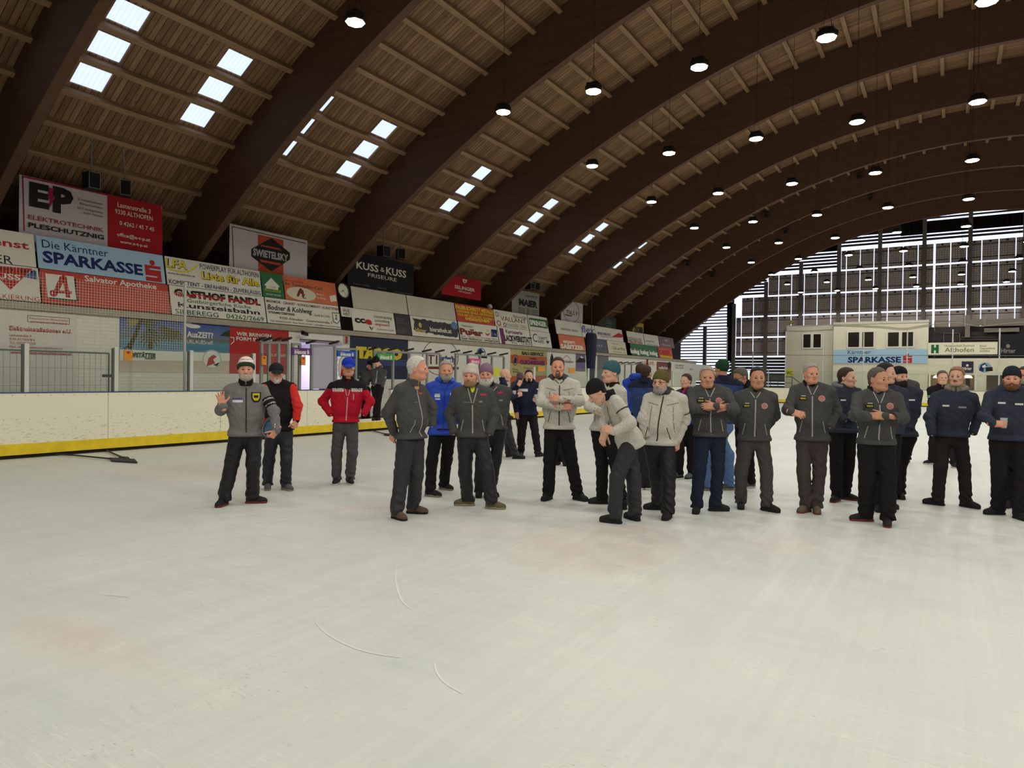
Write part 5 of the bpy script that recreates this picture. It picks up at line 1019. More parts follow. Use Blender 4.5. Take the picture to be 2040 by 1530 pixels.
BEANIE = cap_region([-.12, -.04, .02, .09], [.075, .085, .125, .152]); CAPLINE = cap_region([-.12, -.04, .02, .09], [.10, .112, .140, .156])

def frame_of(side, fwd, up): return np.array([tuple(side), tuple(fwd), tuple(up)], f32)      # rows: local axes

def hand_sdf_fn(pose):
    curl = {'open': (.10, .12, .1), 'relax': (.5, .6, .4), 'grip': (.95, 1.0, .6), 'flat': (.18, .2, .15), 'point': (.9, 1.0, .6)}[pose]; spread = {'open': .20}.get(pose, .05)
    segs = []
    for i, (x, L) in enumerate(((.030, .072), (.0105, .080), (-.0105, .075), (-.029, .058))):
        p = np.array([x, .090-.004*abs(i-1), 0]); a = 0; sx = spread*(1.5-i)
        c = curl if not (pose == 'point' and i == 0) else (.1, .1, .1)
        for j, (k, r0, r1) in enumerate(((.45, .0095, .0088), (.30, .0088, .008), (.25, .008, .007))):
            a += c[j]*(1+.12*i*(j == 0)); q = p+L*k*np.array([math.sin(sx)*math.cos(a), math.cos(a)*math.cos(sx), -math.sin(a)]); segs.append((p, q, r0, r1)); p = q
    th = {'open': (.85, .55, .05), 'flat': (.55, .8, -.1), 'point': (.35, .8, -.5)}.get(pose, (.5, .7, -.5)); p = np.array([.028, .022, -.006]); d = np.array(th)/np.linalg.norm(th)
    for L, r0, r1, b in ((.042, .0145, .0115, 0), (.032, .0112, .0098, .25), (.026, .0098, .008, .3)):
        d = d*(1)+np.array([-.2*b, .4*b, -.5*b*(pose != 'open')]); d /= np.linalg.norm(d); q = p+d*L; segs.append((p, q, r0, r1)); p = q
    def f(P):
        q = np.abs(P-np.array([0, .047, 0], f32))-np.array([.030, .040, .004], f32)
        d = np.sqrt((np.maximum(q, 0)**2).sum(1))+np.minimum(q.max(1), 0)-.0115
        d = smin(d, rc(P, (0, -.07, 0), (0, .012, 0), .027, .026), .03)
        for i, (a, b, r0, r1) in enumerate(segs): d = smin(d, rc(P, a, b, r0, r1), .006 if i % 3 or i > 11 else .012)
        return d
    return f
HANDS = {}
REG = {1: (410, 690, 4.638), 2: (600, 690, 5.1), 3: (750, 690, 4.25), 4: (980, 690, 4.782), 5: (1150, 700, 4.372), 6: (1340, 700, 4.5), 7: (1550, 700, 4.25), 8: (1800, 700, 4.371)}
FH = Vector((_fw.x, _fw.y, 0)).normalized()

def person(label, r, sc, hip, chin=None, top=None, a=None, t=None, k=None, e=None, w=None, yaw=0, hyaw=None, hpitch=0, hroll=0, hw=.195, fz=0, hem=None, hc=None, baseX=None,
           jacket=None, jk='fleece', sleeve=None, slk=None, trousers=None, shoes=None, sole=None, hat=None, hatm=None, brim=None, hair=None, beard=None, moustache=None, glasses=False, smile=False, skin='a',
           zipc=None, collar=None, inner=None, pocket=None, hands=(None, None), belly=0, patches=(), prints=(), yoke=None, hood=None, stripes=(), fit=0, hips=None, lw=1.0, open_=.0, shoe_h=.12, lean=0, hth=.0085, group=None, res=1.0):
    rx, ry, rs = REG[r]; px = lambda q: (rx+q[0]/rs, ry+q[1]/rs)
    ank = [on_z(*px(q), fz+.085) for q in a] if baseX is None else None
    if baseX is not None:
        b0 = on_x(*px(hip), baseX); base = Vector((b0.x, b0.y, fz)); D0 = (base-EYE).dot(FH)
    else:
        base = (ank[0]+ank[1])/2; base.z = fz; D0 = (base-EYE).dot(FH)
    tw = -(base-EYE); tw.z = 0; T = tw.normalized(); Rv = Vector((0, 0, 1)).cross(T); Rv = -Rv if Rv.dot(_rt) < 0 else Rv
    def pt(q, dn=0): d = ray(*px(q)); return EYE+d*((D0-dn)/d.dot(FH))-base
    def axes(y): y = math.radians(y); return (math.cos(y)*Rv-math.sin(y)*T), (math.cos(y)*T+math.sin(y)*Rv)
    S, F = axes(yaw); UP = Vector((0, 0, 1)); far = D0 > 11; h = (.0105 if not far else .014)*res
    o = None
    SCn = pt(sc)-UP*.022; hw *= .95; SL, SR = SCn-S*hw-UP*.012, SCn+S*hw-UP*.012; H = pt(hip); ldir = (SCn-H).normalized()
    hS, hF = axes(hips if hips is not None else yaw)
    if ank is not None:
        AL, AR = [q-base for q in ank]
        for q in (AL, AR):
            dd = q.dot(T); lim = .38
            if abs(dd) > lim: q -= T*(dd-math.copysign(lim, dd))
    else: AL, AR = Vector((0, 0, .085))-hS*.1, Vector((0, 0, .085))+hS*.1
    HL, HR = H-hS*.088+Vector((0, 0, -.02)), H+hS*.088+Vector((0, 0, -.02))
    if k: KL, KR = [pt(q, ((A_.dot(T))*.5+.03)) for q, A_ in zip(k, (AL, AR))]
    else: KL, KR = (HL+AL)/2+hF*.02, (HR+AR)/2+hF*.02
    TO = []
    for A_, q in zip((AL, AR), t if t else (None, None)):
        if q is None: d = hF.copy()
        else:
            d = on_z(*px(q), fz+.01)-base-A_; d.z = 0
            d = (hF.copy() if d.length < .05 else d)
        TO.append(d.normalized())
    if e: EL, ER = pt(e[0], e[0][2]), pt(e[1], e[1][2])
    else: EL, ER = SL+Vector((0, 0, -.29))-S*.05, SR+Vector((0, 0, -.29))+S*.05
    if w: WL, WR = pt(w[0], w[0][2]), pt(w[1], w[1][2])
    else: WL, WR = EL+Vector((0, 0, -.2))+F*.1+S*.06, ER+Vector((0, 0, -.2))+F*.1-S*.06
    # keep arm bones to a human length
    def fixarm(s, e_, w_):
        d = e_-s; L_ = max(.24, min(.31, d.length)); e2 = s+d.normalized()*L_ if abs(L_-d.length) > .001 else e_
        d = w_-e_; L_ = max(.20, min(.27, d.length)); w2 = e2+d.normalized()*L_; return e2, w2
    EL, WL = fixarm(SL, EL, WL); ER, WR = fixarm(SR, ER, WR)
    n_ = lambda v: np.array(tuple(v), f32)
    # torso in a space squashed front to back
    kq = .70+belly*.6; Fa, Sa = n_(F), n_(S); cen = n_((SCn+H)/2)
    ax = SCn-H; fl = F-ldir*F.dot(ldir); fl.normalize(); fla = n_(fl)
    def squash(P, kk): dd = (P-n_(H)) @ fla; return P+(dd*(1/kk-1))[:, None]*fla
    hs = (lambda q: n_(H+(Vector(q)-H)))
    def sqp(v, kk): return squash(np.array([tuple(v)], f32), kk)[0]
    NBv = []
    waist = H+ax*.42; chest = H+ax*.76
    hz = (pt((hip[0], hem))).z if hem else H.z-.03
    tw_ = hw*.80; wj = .022+fit
    def torso(P, g=0.):
        Q = squash(P, kq); r_ch = hw*.50+g
        d = rc(Q, sqp(chest-S*tw_*.52, kq), sqp(chest+S*tw_*.52, kq), r_ch+.03, r_ch+.03)
        d = smin(d, rc(Q, sqp(SCn-S*tw_*.62+UP*.0, kq), sqp(SCn+S*tw_*.62, kq), hw*.33+g, hw*.33+g), .10)
        d = smin(d, np.minimum(rc(Q, sqp(SCn+ldir*.034-S*.03, kq), sqp(SL+UP*.008, kq), .044+g, .048+g), rc(Q, sqp(SCn+ldir*.034+S*.03, kq), sqp(SR+UP*.008, kq), .044+g, .048+g)), .04)
        d = smin(d, rc(Q, sqp(waist-S*tw_*.38+F*belly*.35, kq), sqp(waist+S*tw_*.38+F*belly*.35, kq), hw*.58+belly*.3+g, hw*.58+belly*.3+g), .12)
        d = smin(d, rc(Q, sqp(H-S*.065, kq), sqp(H+S*.065, kq), .118+g, .118+g), .10)
        d = smin(d, rc(Q, sqp(SCn+ldir*.02, kq), sqp(NBv[0] if NBv else SCn+ldir*.09, kq), .062+g, .050+g), .05)
        return (d*kq*1.05).astype(f32)
    def arm(P, s, e_, w_, g, fo=.0045):
        d = rc(P, n_(s), n_(e_), .056+g, .051+g, fo*2.0, 62, .30); return smin(d, rc(P, n_(e_), n_(w_), .052+g, .040+g, fo*2.1, 66, -.8), .03)
    def wrinkle(P): return (.0042*np.sin(P[:, 2]*31+5*np.sin(P[:, 0]*9+P[:, 1]*7))*np.sin(P[:, 0]*21+4*np.sin(P[:, 2]*11)+P[:, 1]*17)).astype(f32)
    # ---- head
    hS_, hF_ = axes(hyaw if hyaw is not None else yaw); pr = math.radians(hpitch)
    hf = math.cos(pr)*hF_+math.sin(pr)*UP; hu = math.cos(pr)*UP-math.sin(pr)*hF_
    if hroll: rr = math.radians(hroll); hS_, hu = math.cos(rr)*hS_-math.sin(rr)*hu, math.cos(rr)*hu+math.sin(rr)*hS_
    hdn = SCn.dot(T)+F.dot(T)*.03
    if hc is None:
        tp_, cp_ = pt(top, hdn), pt(chin, hdn); ht = (tp_-cp_).length-(.018 if hat else .006); hs_ = max(.93, min(1.10, ht/.235)); hcen = (tp_+cp_)/2; org = hcen-hu*(.1175+(.009 if hat else .003))*hs_-hf*.012
    else: hs_ = 1.03; org = pt(hc, hc[2])-hu*.12*hs_
    Rm = frame_of(hS_, hf, hu); orga = n_(org)
    toh = lambda P: ((P-orga) @ Rm.T)/hs_
    fromh = lambda V: (np.asarray(V, float)*hs_) @ Rm + orga
    hh = (.0058 if not far else .0085)
    def hpart(name, f, lo, hi, m_, parent, hx=None):
        V, Q = nets(f, lo, hi, hx or hh); return np_mesh(name, fromh(V), Q, [m_], parent) if len(Q) else None
    # ---- one body mesh: head and neck, hands, and the hidden trunk and limbs
    V, Q = nets(head_sdf, (-.125, -.125, -.10), (.125, .14, .255), hh); cen_ = V[Q].mean(1)
    mi = (((cen_[:, 0]/.0225)**2+((cen_[:, 2]-.0487)/.0078)**2 < 1) & (cen_[:, 1] > .068)).astype(int)
    Vs, Qs, Ms = [fromh(V)], [Q], [mi]; nv = len(V)
    for side, (hd, e_, w_) in enumerate(zip(hands, (EL, ER), (WL, WR))):
        if not hd: continue
        pose = hd[0]; d = (w_-e_).normalized() if len(hd) < 2 or hd[1] is None else (hd[1][0]*Rv+hd[1][1]*UP+hd[1][2]*T).normalized()
        bn = (hd[2][0]*Rv+hd[2][1]*UP+hd[2][2]*T) if len(hd) > 2 else (T*.9+UP*.2+Rv*(-.4 if side == 0 else .4))
        z_ = (bn-d*bn.dot(d)).normalized(); x_ = z_.cross(d) if side == 0 else d.cross(z_)
        if len(hd) > 3 and hd[3] < 0: x_ = -x_
        M3 = frame_of(x_, d, z_)
        if pose not in HANDS: HANDS[pose] = nets(hand_sdf_fn(pose), (-.075, -.075, -.11), (.10, .19, .045), .0045)
        hv, hq = HANDS[pose]; hq = hq if x_.cross(d).dot(z_) > 0 else hq[:, ::-1]
        Vs.append((hv*1.0) @ M3 + n_(w_+d*.01)); Qs.append(hq+nv); Ms.append(np.zeros(len(hq), int)); nv += len(hv)
    def inner_f(P):
        d = torso(P, -.03); d = smin(d, arm(P, SL, EL, WL, -.014, 0), .02); d = smin(d, arm(P, SR, ER, WR, -.014, 0), .02)
        for a_, b_, c_ in ((HL, KL, AL), (HR, KR, AR)): d = smin(d, smin(rc(P, n_(a_), n_(b_), .07, .05), rc(P, n_(b_), n_(c_), .05, .036), .02), .03)
        return d
    lo, hi = box_of([SL, SR, EL, ER, WL, WR, AL, AR, H, SCn], .2); bv, bq = nets(inner_f, lo, hi, .024); Vs.append(bv); Qs.append(bq+nv); Ms.append(np.zeros(len(bq), int))
    o = np_mesh('person', np.concatenate(Vs), np.concatenate(Qs), [SKIN[skin], LIP], None, np.concatenate(Ms)); o.location = base; tag(o, label, 'person', group)
    # eyes, brows, mouth
    for sx in (-1, 1):
        c_ = np.array([sx*.0315, .0770, .1140]); vs = []; fs = []; m_ = []
        for i in range(7):
            for j in range(10): a_, b_ = math.pi*i/6, 2*math.pi*j/10; vs.append(c_+.0135*np.array([math.sin(a_)*math.cos(b_), math.cos(a_), math.sin(a_)*math.sin(b_)]))
        for i in range(6):
            for j in range(10): fs.append((i*10+j, i*10+(j+1) % 10, (i+1)*10+(j+1) % 10, (i+1)*10+j)); m_.append(1 if i < 2 else 0)
        np_mesh('eye', fromh(vs), np.array(fs), [EYEW, IRIS], o, m_)
        hpart('eyebrow', lambda P: np.minimum(rc(P, (sx*.014, .0885, .1335), (sx*.029, .0865, .1365), .0045, .0045), rc(P, (sx*.029, .0865, .1365), (sx*.044, .077, .1325), .0045, .003)), (min(sx*.05, sx*.005), .06, .115), (max(sx*.05, sx*.005), .105, .15), HAIRM[hair if hair in ('white', 'grey') else 'brown' if hair in (None, 'fair', 'redbrown', 'brown') else 'dark'], o, .004) if not far else None
    if smile: hpart('teeth', lambda P: smax(np.minimum(rc(P, (-.019, .0835, .0525), (0, .0915, .0482), .0045, .0062), rc(P, (0, .0915, .0482), (.019, .0835, .0525), .0062, .0045)), .08-P[:, 1], .002), (-.03, .07, .035), (.03, .10, .062), TEETH, o, .003)
    if hair and hat not in ('beanie',):
        hl = HAIRLINE_HI if hair in ('grey_hi',) else HAIRLINE; 
        hpart('hair', lambda P: smax(smin(skull(P)-hth-.006*np.clip((P[:, 2]-.17)/.06, 0, 1)-.0022*np.sin(P[:, 0]*130+P[:, 2]*60)*np.sin(P[:, 1]*95+P[:, 2]*70), ell(P, (0, -.05, .09), (.062, .055, .06)), .02), (hl(P)+.004*np.sin(P[:, 0]*170+P[:, 1]*60)*np.sin(P[:, 1]*140))*.8, .004), (-.115, -.135, -.0), (.115, .13, .265), HAIRM[hair], o)
    elif hair: hpart('hair', lambda P: smax(smax(smin(skull(P)-.006, ell(P, (0, -.05, .09), (.062, .055, .06)), .02), HAIRLINE(P)*.8, .006), P[:, 2]-.125, .006), (-.115, -.135, .0), (.115, .13, .14), HAIRM[hair], o)
    if hat == 'beanie':
        hpart('beanie', lambda P: smax(smin(skull(P)-.0125-.0012*np.sin(np.arctan2(P[:, 0], P[:, 1]+.015)*46), ell(P, (0, -.032, .205), (.066, .078, .055)), .03), BEANIE(P)*.85, .012), (-.125, -.145, .04), (.125, .135, .28), hatm, o)
        if brim is not None: hpart('brim', lambda P: smax(smax(skull(P)-.0195, BEANIE(P)*.85, .008), -(BEANIE(P)+.05)*.85, .008), (-.13, -.15, .04), (.13, .14, .22), brim, o)
    if hat in ('cap', 'capback'):
        sg = 1 if hat == 'cap' else -1
        hpart('cap', lambda P: smax(smin(skull(P)-.010, ell(P, (0, -.008, .172), (.086, .102, .080)), .02), CAPLINE(P)*.85, .008), (-.125, -.145, .05), (.125, .135, .28), hatm, o)
        cz_ = .158 if sg > 0 else .118
        hpart('visor', lambda P: smax(ell(P+np.stack([P[:, 0]*0, P[:, 0]*0, P[:, 0]**2*4.0+.42*(np.abs(P[:, 1])-.085)], 1).astype(f32), (0, sg*.112, cz_), (.076, .072, .0085)), -(head_sdf(P)-.004), .004), (-.09, min(sg*.04, sg*.19), .09), (.09, max(sg*.04, sg*.19), .19), brim or hatm, o, .0045)
    if beard:
        bm, kind, th = beard
        zb = cap_region([-.1, -.012, .006, .02, .035, .05, .065, .078, .12], [-.2, -.1, .108, .085, .062, .052, .052, .062, .064])
        def bf(P):
            reg = smax(-zb(P)*.9, -(P[:, 2]+.035), .006); reg = smax(reg, -(P[:, 1]+.006), .006)
            if kind == 'goatee': reg = smax(reg, np.abs(P[:, 0])-.032, .006)
            d = smax(head_sdf(P)-th*(1+.25*np.sin(P[:, 0]*150)*np.sin(P[:, 2]*130)), reg, .008)
            if kind == 'full' and th > .012: d = smin(d, smax(rc(P, (-.02, .062, .01), (.02, .062, .01), .034, .034), reg, .01), .015)
            return smax(d, -rc(P, (-.016, .097, .047), (.016, .097, .047), .0075, .0075), .004)
        hpart('beard', bf, (-.10, -.02, -.06), (.10, .135, .13), bm, o)
        moustache = bm if moustache is None else moustache
    if moustache: hpart('moustache', lambda P: rc(np.stack([np.abs(P[:, 0]), P[:, 1], P[:, 2]], 1), (0, .094, .0645), (.025, .082, .055), .0062, .0045), (-.04, .06, .04), (.04, .11, .08), moustache, o, .0042)
    if glasses:
        g = MB(); q_ = lambda v: tuple(fromh([v])[0])
        for sx in (-1, 1):
            ring = [(sx*(.033+.0235*math.copysign(abs(math.cos(b_))**.6, math.cos(b_))), .098-.25*abs(math.cos(b_))*.02, .112+.0165*math.copysign(abs(math.sin(b_))**.6, math.sin(b_))) for b_ in [2*math.pi*i/16 for i in range(17)]]
            g.path([q_(v) for v in ring], .0022, 5); g.path([q_((sx*.057, .094, .117)), q_((sx*.079, .02, .118)), q_((sx*.083, -.01, .112))], .0022, 5)
        g.path([q_((-.0095, .10, .115)), q_((.0095, .10, .115))], .002, 5); ob = g.build('spectacles', mat('spectacle_frame', (40, 32, 30), .3), None); ob.parent = o
    # ---- clothes
    NK = Vector(fromh([(0, -.040, -.030)])[0]); NB = SCn*.25+NK*.75; NB.z = max(SCn.z+.060, min(SCn.z+.120, NB.z)); NBv.append(NB)
    jm = jacket; sm_ = sleeve or jacket
    def hemcut(P, d, z0): return smax(d, (z0-P[:, 2]), .02)
    nd = (NK-SCn).normalized() if lean else UP
    def jt(P):
        d = torso(P, wj)+wrinkle(P)
        d = smin(d, smax(rc(P, n_(H-S*.05), n_(H+S*.05), .15+fit+belly*.2, .15+fit+belly*.2), np.abs(P[:, 2]-hz-.03)-.03, .02), .03) if lean == 0 else d
        if lean == 0: d = hemcut(P, d, hz)
        else: d = smax(smin(d, rc(P, n_(H+ldir*.02), n_(H-ldir*.12), .155, .160)+wrinkle(P), .06), -((P-n_(H)) @ n_(ldir))-.115, .02)
        d = smax(d, -rc(P, n_(NB+nd*.03), n_(NB+nd*.12), .056, .085), .012)
        if open_: d = smax(d, -rc(squash(P, 3.), sqp(SCn+ldir*.12+F*.16, 3.), sqp(SCn-ldir*open_+F*.2, 3.), .062, .006), .008)
        if lean == 0: d = d+.0045*np.exp(-((P[:, 2]-hz-.05)/.007)**2)
        return d
    def js(P): return smin(arm(P, SL, EL, WL, .011+fit*.5), arm(P, SR, ER, WR, .011+fit*.5), .01)
    wcut = [(n_(w_), n_((w_-e_).normalized())) for e_, w_ in ((EL, WL), (ER, WR))]
    def jsc(P):
        d = js(P)
        for wp_, wd_ in wcut: d = np.where(((P-wp_)**2).sum(1) < .02, smax(d, (P-wp_) @ wd_-.012, .008), d)
        return d
    jf = (lambda P: smin(jt(P), jsc(P), .014)) if not sleeve else jt
    lo, hi = box_of([SL, SR, EL, ER, WL, WR, H, SCn+ldir*.12, Vector((H.x, H.y, hz))], .19 if not sleeve else .19)
    jo = sdf_part('jacket' if not sleeve else 'vest', jf, lo, hi, h, jm, o)
    if sleeve: lo, hi = box_of([SL, SR, EL, ER, WL, WR], .12); sdf_part('sleeves', jsc, lo, hi, h, sm_, o)
    for (e_, w_), nm in (((EL, WL), 0), ((ER, WR), 1)):
        if hands[nm]: d_ = (w_-e_).normalized(); sdf_part('cuff', lambda P: rc(P, n_(w_-d_*.012), n_(w_+d_*.006), .0435, .0425), *box_of([w_], .07), .008, jm, o) if not far else None
    # collar stands round the neck, open at the front
    cm = collar or jm; ch = .08
    def cf(P):
        q = P-n_(NB); u_, v_, z_ = q @ Sa, q @ fla, q @ n_(ldir)
        rad = np.sqrt((u_/1.06)**2+(v_/1.0)**2); R_ = .074-.10*(z_-.0)*.35
        d = smax(np.abs(rad-R_)-.0085, np.abs(z_-ch*.35-.25*(-v_)*.5)-ch*.5, .008)
        return smax(d, -(np.where(v_ > 0, 1, -1)*.001+ (v_*.9-np.abs(u_)*(1.6 if open_ else 3.2)-.012))*-1 if 0 else d, .001) if 0 else smax(d, (v_*(.62 if open_ else .08)-np.abs(u_))*np.where(v_ > 0, 1, 0)-np.where(v_ > 0, 0, 1)*.05, .006)
    sdf_part('collar', cf, *box_of([NB], .15), .0075 if not far else .011, cm, o)
    if inner: sdf_part('undershirt', lambda P: smax(torso(P, .006), -((P-n_(SCn)) @ n_(ldir))-.32, .01), *box_of([SL, SR, SCn+ldir*.12, SCn-ldir*.3], .14), h, inner, o); 
    inner = inner or collar or jacket
    if inner: sdf_part('neckband', lambda P: smax(rc(P, n_(NB-ldir*.02), n_(NB+ldir*.035), .066, .060), -rc(P, n_(NB), n_(NB+ldir*.12), .03, .03), .006), *box_of([NB], .13), .008, inner, o)
    if hood:
        def hf2(P):
            q = P-n_(NB); u_, v_, z_ = q @ Sa, q @ fla+.018, q @ n_(ldir); rho = np.sqrt(u_*u_+v_*v_)+1e-6; bk = .5-.5*v_/rho
            d = np.sqrt((rho-.094-.012*bk)**2+(z_-.010-.034*bk)**2)-(.028+.022*bk)+.0015*np.sin(np.arctan2(u_, v_)*5+z_*40)
            return smax(d, (v_*.9-np.abs(u_)-.03), .012)
        sdf_part('hood', hf2, *box_of([NB], .2), .009, hood, o)
    # tracing onto the jacket for zips, badges and stripes
    def trace(org_, d_, n=40, lift=.0025):
        P = np.array(org_, f32); d_ = n_(d_)
        for _ in range(n): P = P+np.clip(jf(P)*.75, -.02, .05)[:, None]*d_
        return P-d_*lift
    def strip(name, uv, wd, m_):
        n = len(uv); pts = []
        for i in range(n):
            p_ = np.array(uv[max(0, i-1)]); q_ = np.array(uv[min(n-1, i+1)]); d = (q_-p_)/(np.linalg.norm(q_-p_)+1e-9); s_ = np.array([-d[1], d[0]])*wd/2
            pts += [np.array(uv[i])+s_, np.array(uv[i])-s_]
        P = trace([n_(SCn+S*float(u)+UP*float(v)+F*.45+ (H-SCn)*(-float(v)/max(.3, (SCn-H).z))*0) for u, v in pts], -F)
        if np.abs(P).max() > 4: return
        np_mesh(name, P, np.array([(2*i, 2*i+2, 2*i+3, 2*i+1) for i in range(n-1)]), [m_], o)
    if zipc:
        v0 = .03-open_*1.25; v1 = hz-SCn.z+.035; n = 14; bx_ = (H-SCn).dot(S)
        strip('zip', [(bx_*(i/(n-1))*(1) if lean == 0 else 0, v0+(v1-v0)*i/(n-1)) for i in range(n)], .014 if not far else .02, zipc)
    if zipc and open_ and not far:
        for sx in (-1, 1): strip('collar_trim', [(sx*(.010+.050*i/6), v0+.02+(.06-v0-.02)*i/6) for i in range(7)], .010, zipc)
    if jacket is _M.get('knit_pale') and not lean:
        for sx in (-1, 1): strip('seam', [(sx*(.05+.026*i), -.075+.006*i) for i in range(6)], .006, mat('seam_grey', (92, 90, 82), .9)); strip('seam', [(sx*(.125+.004*i), -.09-.05*i) for i in range(7)], .006, mat('seam_grey', 0))
    for s_, u, v, wd, ht, m_, dp in prints:
        gv, gf = glyphs(s_, .03)
        if gv:
            xa_ = min(q[0] for q in gv); xb_ = max(q[0] for q in gv); P = trace([n_(SCn+S*(u+((q[0]-xa_)/(xb_-xa_)-.5)*wd)+UP*(v+q[1]/CAPH*ht)+F*.45) for q in gv], -F, lift=dp)
            me = bpy.data.meshes.new('print'); me.from_pydata([tuple(map(float, q)) for q in P], [], gf); me.materials.append(m_); link('chest_print', me, o)
    if pocket:
        L_ = (SCn.z-hz); bx_ = (H-SCn).dot(S)
        for sx in (-1, 1): strip('pocket_zip', [(bx_*.85+sx*(.115+.03*i/5), -L_*.60-.14*i/5) for i in range(6)], .008, pocket)
    for pc in patches:
        u, v, wd, ht, m_ = pc[:5]; shp = pc[5] if len(pc) > 5 else 'rect'; nm = pc[6] if len(pc) > 6 else 'chest_badge'; dp = pc[7] if len(pc) > 7 else .0025; nu, nv_ = 7, 7
        g = []
        for j in range(nv_):
            for i in range(nu):
                a_, b_ = -1+2*i/(nu-1), -1+2*j/(nv_-1)
                if shp == 'disc': rr_ = math.sqrt(max(0, 1-b_*b_*.5)), math.sqrt(max(0, 1-a_*a_*.5)); a_, b_ = a_*rr_[0], b_*rr_[1]
                if shp == 'diamond': a_, b_ = (a_+b_)/2, (b_-a_)/2
                if shp == 'shield': a_ = a_*(1-.55*max(0, -b_)**2)
                g.append(n_(SCn+S*(u+a_*wd/2)+UP*(v+b_*ht/2)+F*.45))
        P = trace(g, -F, lift=dp)
        np_mesh(nm, P, np.array([(j*nu+i, j*nu+i+1, (j+1)*nu+i+1, (j+1)*nu+i) for j in range(nv_-1) for i in range(nu-1)]), [m_], o)
    for sd, t0, t1, m_ in stripes:                       # bands round a sleeve
        s_, e_ = (SL, EL) if sd == 0 else (SR, ER); sdf_part('sleeve_band', lambda P: rc(P, n_(s_+(e_-s_)*t0), n_(s_+(e_-s_)*t1), .066+.011+.004-.013*t0, .066+.015-.013*t1)*1.0 if 1 else 0, *box_of([s_+(e_-s_)*t0, s_+(e_-s_)*t1], .11), .009, m_, o) if 0 else None
        a_, b_ = s_+(e_-s_)*t0, s_+(e_-s_)*t1; dd = n_((e_-s_).normalized()); mid = n_((a_+b_)/2); hl_ = (b_-a_).length/2
        sdf_part('sleeve_band', lambda P: smax(rc(P, n_(s_), n_(e_), .0805+fit*.5, .0675+fit*.5), np.abs((P-mid) @ dd)-hl_, .004), *box_of([a_, b_], .1), .008, m_, o)
    if yoke:
        ym, depth = yoke; sdf_part('yoke', lambda P: smax(jf(P)-.004, -((P-n_(SCn)) @ n_(ldir))-depth+np.abs((P-n_(SCn)) @ Sa)*.0, .004), *box_of([SL, SR, SCn+ldir*.12], .16), h, ym, o)
    # trousers
    tm = trousers
    def legs(P):
        d = rc(squash(P, .85), sqp(H-hS*.05, .85), sqp(H+hS*.05, .85), .122, .122)*.9
        for a_, b_, c_ in ((HL, KL, AL), (HR, KR, AR)):
            l_ = rc(P, n_(a_), n_(b_), .098*lw, .078*lw, .006, 38, .4); l_ = smin(l_, rc(P, n_(b_), n_(c_-Vector((0, 0, .03))), .076*lw, .070*lw, .012, 50, .35), .03); d = smin(d, l_, .035)
        d = d+wrinkle(P)*1.2
        return smax(smax(d, (fz*0+.055)-P[:, 2], .012), (P[:, 2]-max(hz+.10, H.z+.12)), .01)
    sdf_part('trousers', legs, *box_of([H, HL, HR, KL, KR, AL, AR], .17), h*1.05, tm, o)
    # shoes
    for A_, d in zip((AL, AR), TO):
        sd = d.cross(UP); Ms_ = frame_of(sd, d, UP); og = n_(Vector((A_.x, A_.y, 0))); loc = lambda P: (P-og) @ Ms_.T
        def upper(P):
            q = P; u_ = smin(rc(q, (0, -.035, .046), (0, .13, .034), .041, .034), rc(q, (0, .10, .032), (0, .150, .028), .041, .033), .03); u_ = smin(u_, rc(q, (0, .0, .085), (0, .085, .050), .036, .030), .03)
            u_ = smin(u_, rc(q, (0, -.02, .06), (0, -.025, shoe_h), .046, .047), .03); return smax(smax(u_, .016-q[:, 2], .006), q[:, 2]-shoe_h, .006)
        def solef(P):
            q = P.copy(); q[:, 2] = 0; s_ = smin(rc(q, (0, -.045, 0), (0, .02, 0), .042, .040), rc(q, (0, .06, 0), (0, .138, 0), .045, .043), .03); return smax(s_, np.abs(P[:, 2]-.014)-.014, .006)
        for nm, ff, m_, pp in (('shoe', upper, shoes, o), ('shoe_sole', solef, sole or mat('rubber_sole', (34, 32, 30), .8), None)):
            key = (nm, round(shoe_h, 2), far)
            if key not in HANDS: HANDS[key] = nets(ff, (-.07, -.11, -.01), (.07, .22, shoe_h+.02 if nm == 'shoe' else .04), .0075 if not far else .011)
            V, Q = HANDS[key]; ob = np_mesh(nm, V @ Ms_ + og, Q, [m_], pp or last)
            last = ob
    return dict(o=o, pt=pt, base=base, T=T, Rv=Rv, S=S, F=F, WL=WL, WR=WR, SC=SCn, D0=D0)
# ------------------------------------------------------------------ the people in the picture
G_DK = fabric('fleece_charcoal', (76, 76, 75)); G_MD = fabric('fleece_grey', (118, 116, 115), 'heather'); KNIT = fabric('knit_pale', (206, 203, 192), 'melange')
NVH = fabric('heather_navy', (54, 58, 71), 'heather'); NAVY = fabric('cloth_navy', (36, 40, 60)); BLK = fabric('cloth_black', (34, 32, 33)); BLKS = fabric('trouser_black', (34, 32, 34), 'shell'); CHAR = fabric('trouser_charcoal', (50, 50, 55), 'shell')
TGR = fabric('trouser_grey', (78, 73, 72)); JOG = fabric('jogger_grey', (80, 78, 78)); JNV = fabric('jeans_navy', (38, 44, 62)); JBL = fabric('jeans_blue', (92, 120, 168)); BLUE = fabric('shell_blue', (30, 66, 176), 'shell'); RDF = fabric('fleece_red', (176, 26, 46)); RDS = fabric('shirt_red', (206, 52, 48))
YEL = fabric('shirt_yellow', (206, 216, 48)); NVB = fabric('jacket_blue', (52, 70, 110)); ZG = mat('zip_silver', (168, 166, 162), .5); ZK = mat('zip_black', (28, 27, 27), .6); SBK = mat('shoe_black', (34, 32, 32), .7, bump=.3, bs=60); SOL = mat('shoe_olive', (104, 94, 74), .8, bump=.3, bs=60); SBR = mat('shoe_brown', (98, 78, 60), .8, bump=.3, bs=60); SGY = mat('shoe_grey', (92, 92, 92), .8, bump=.3, bs=60)
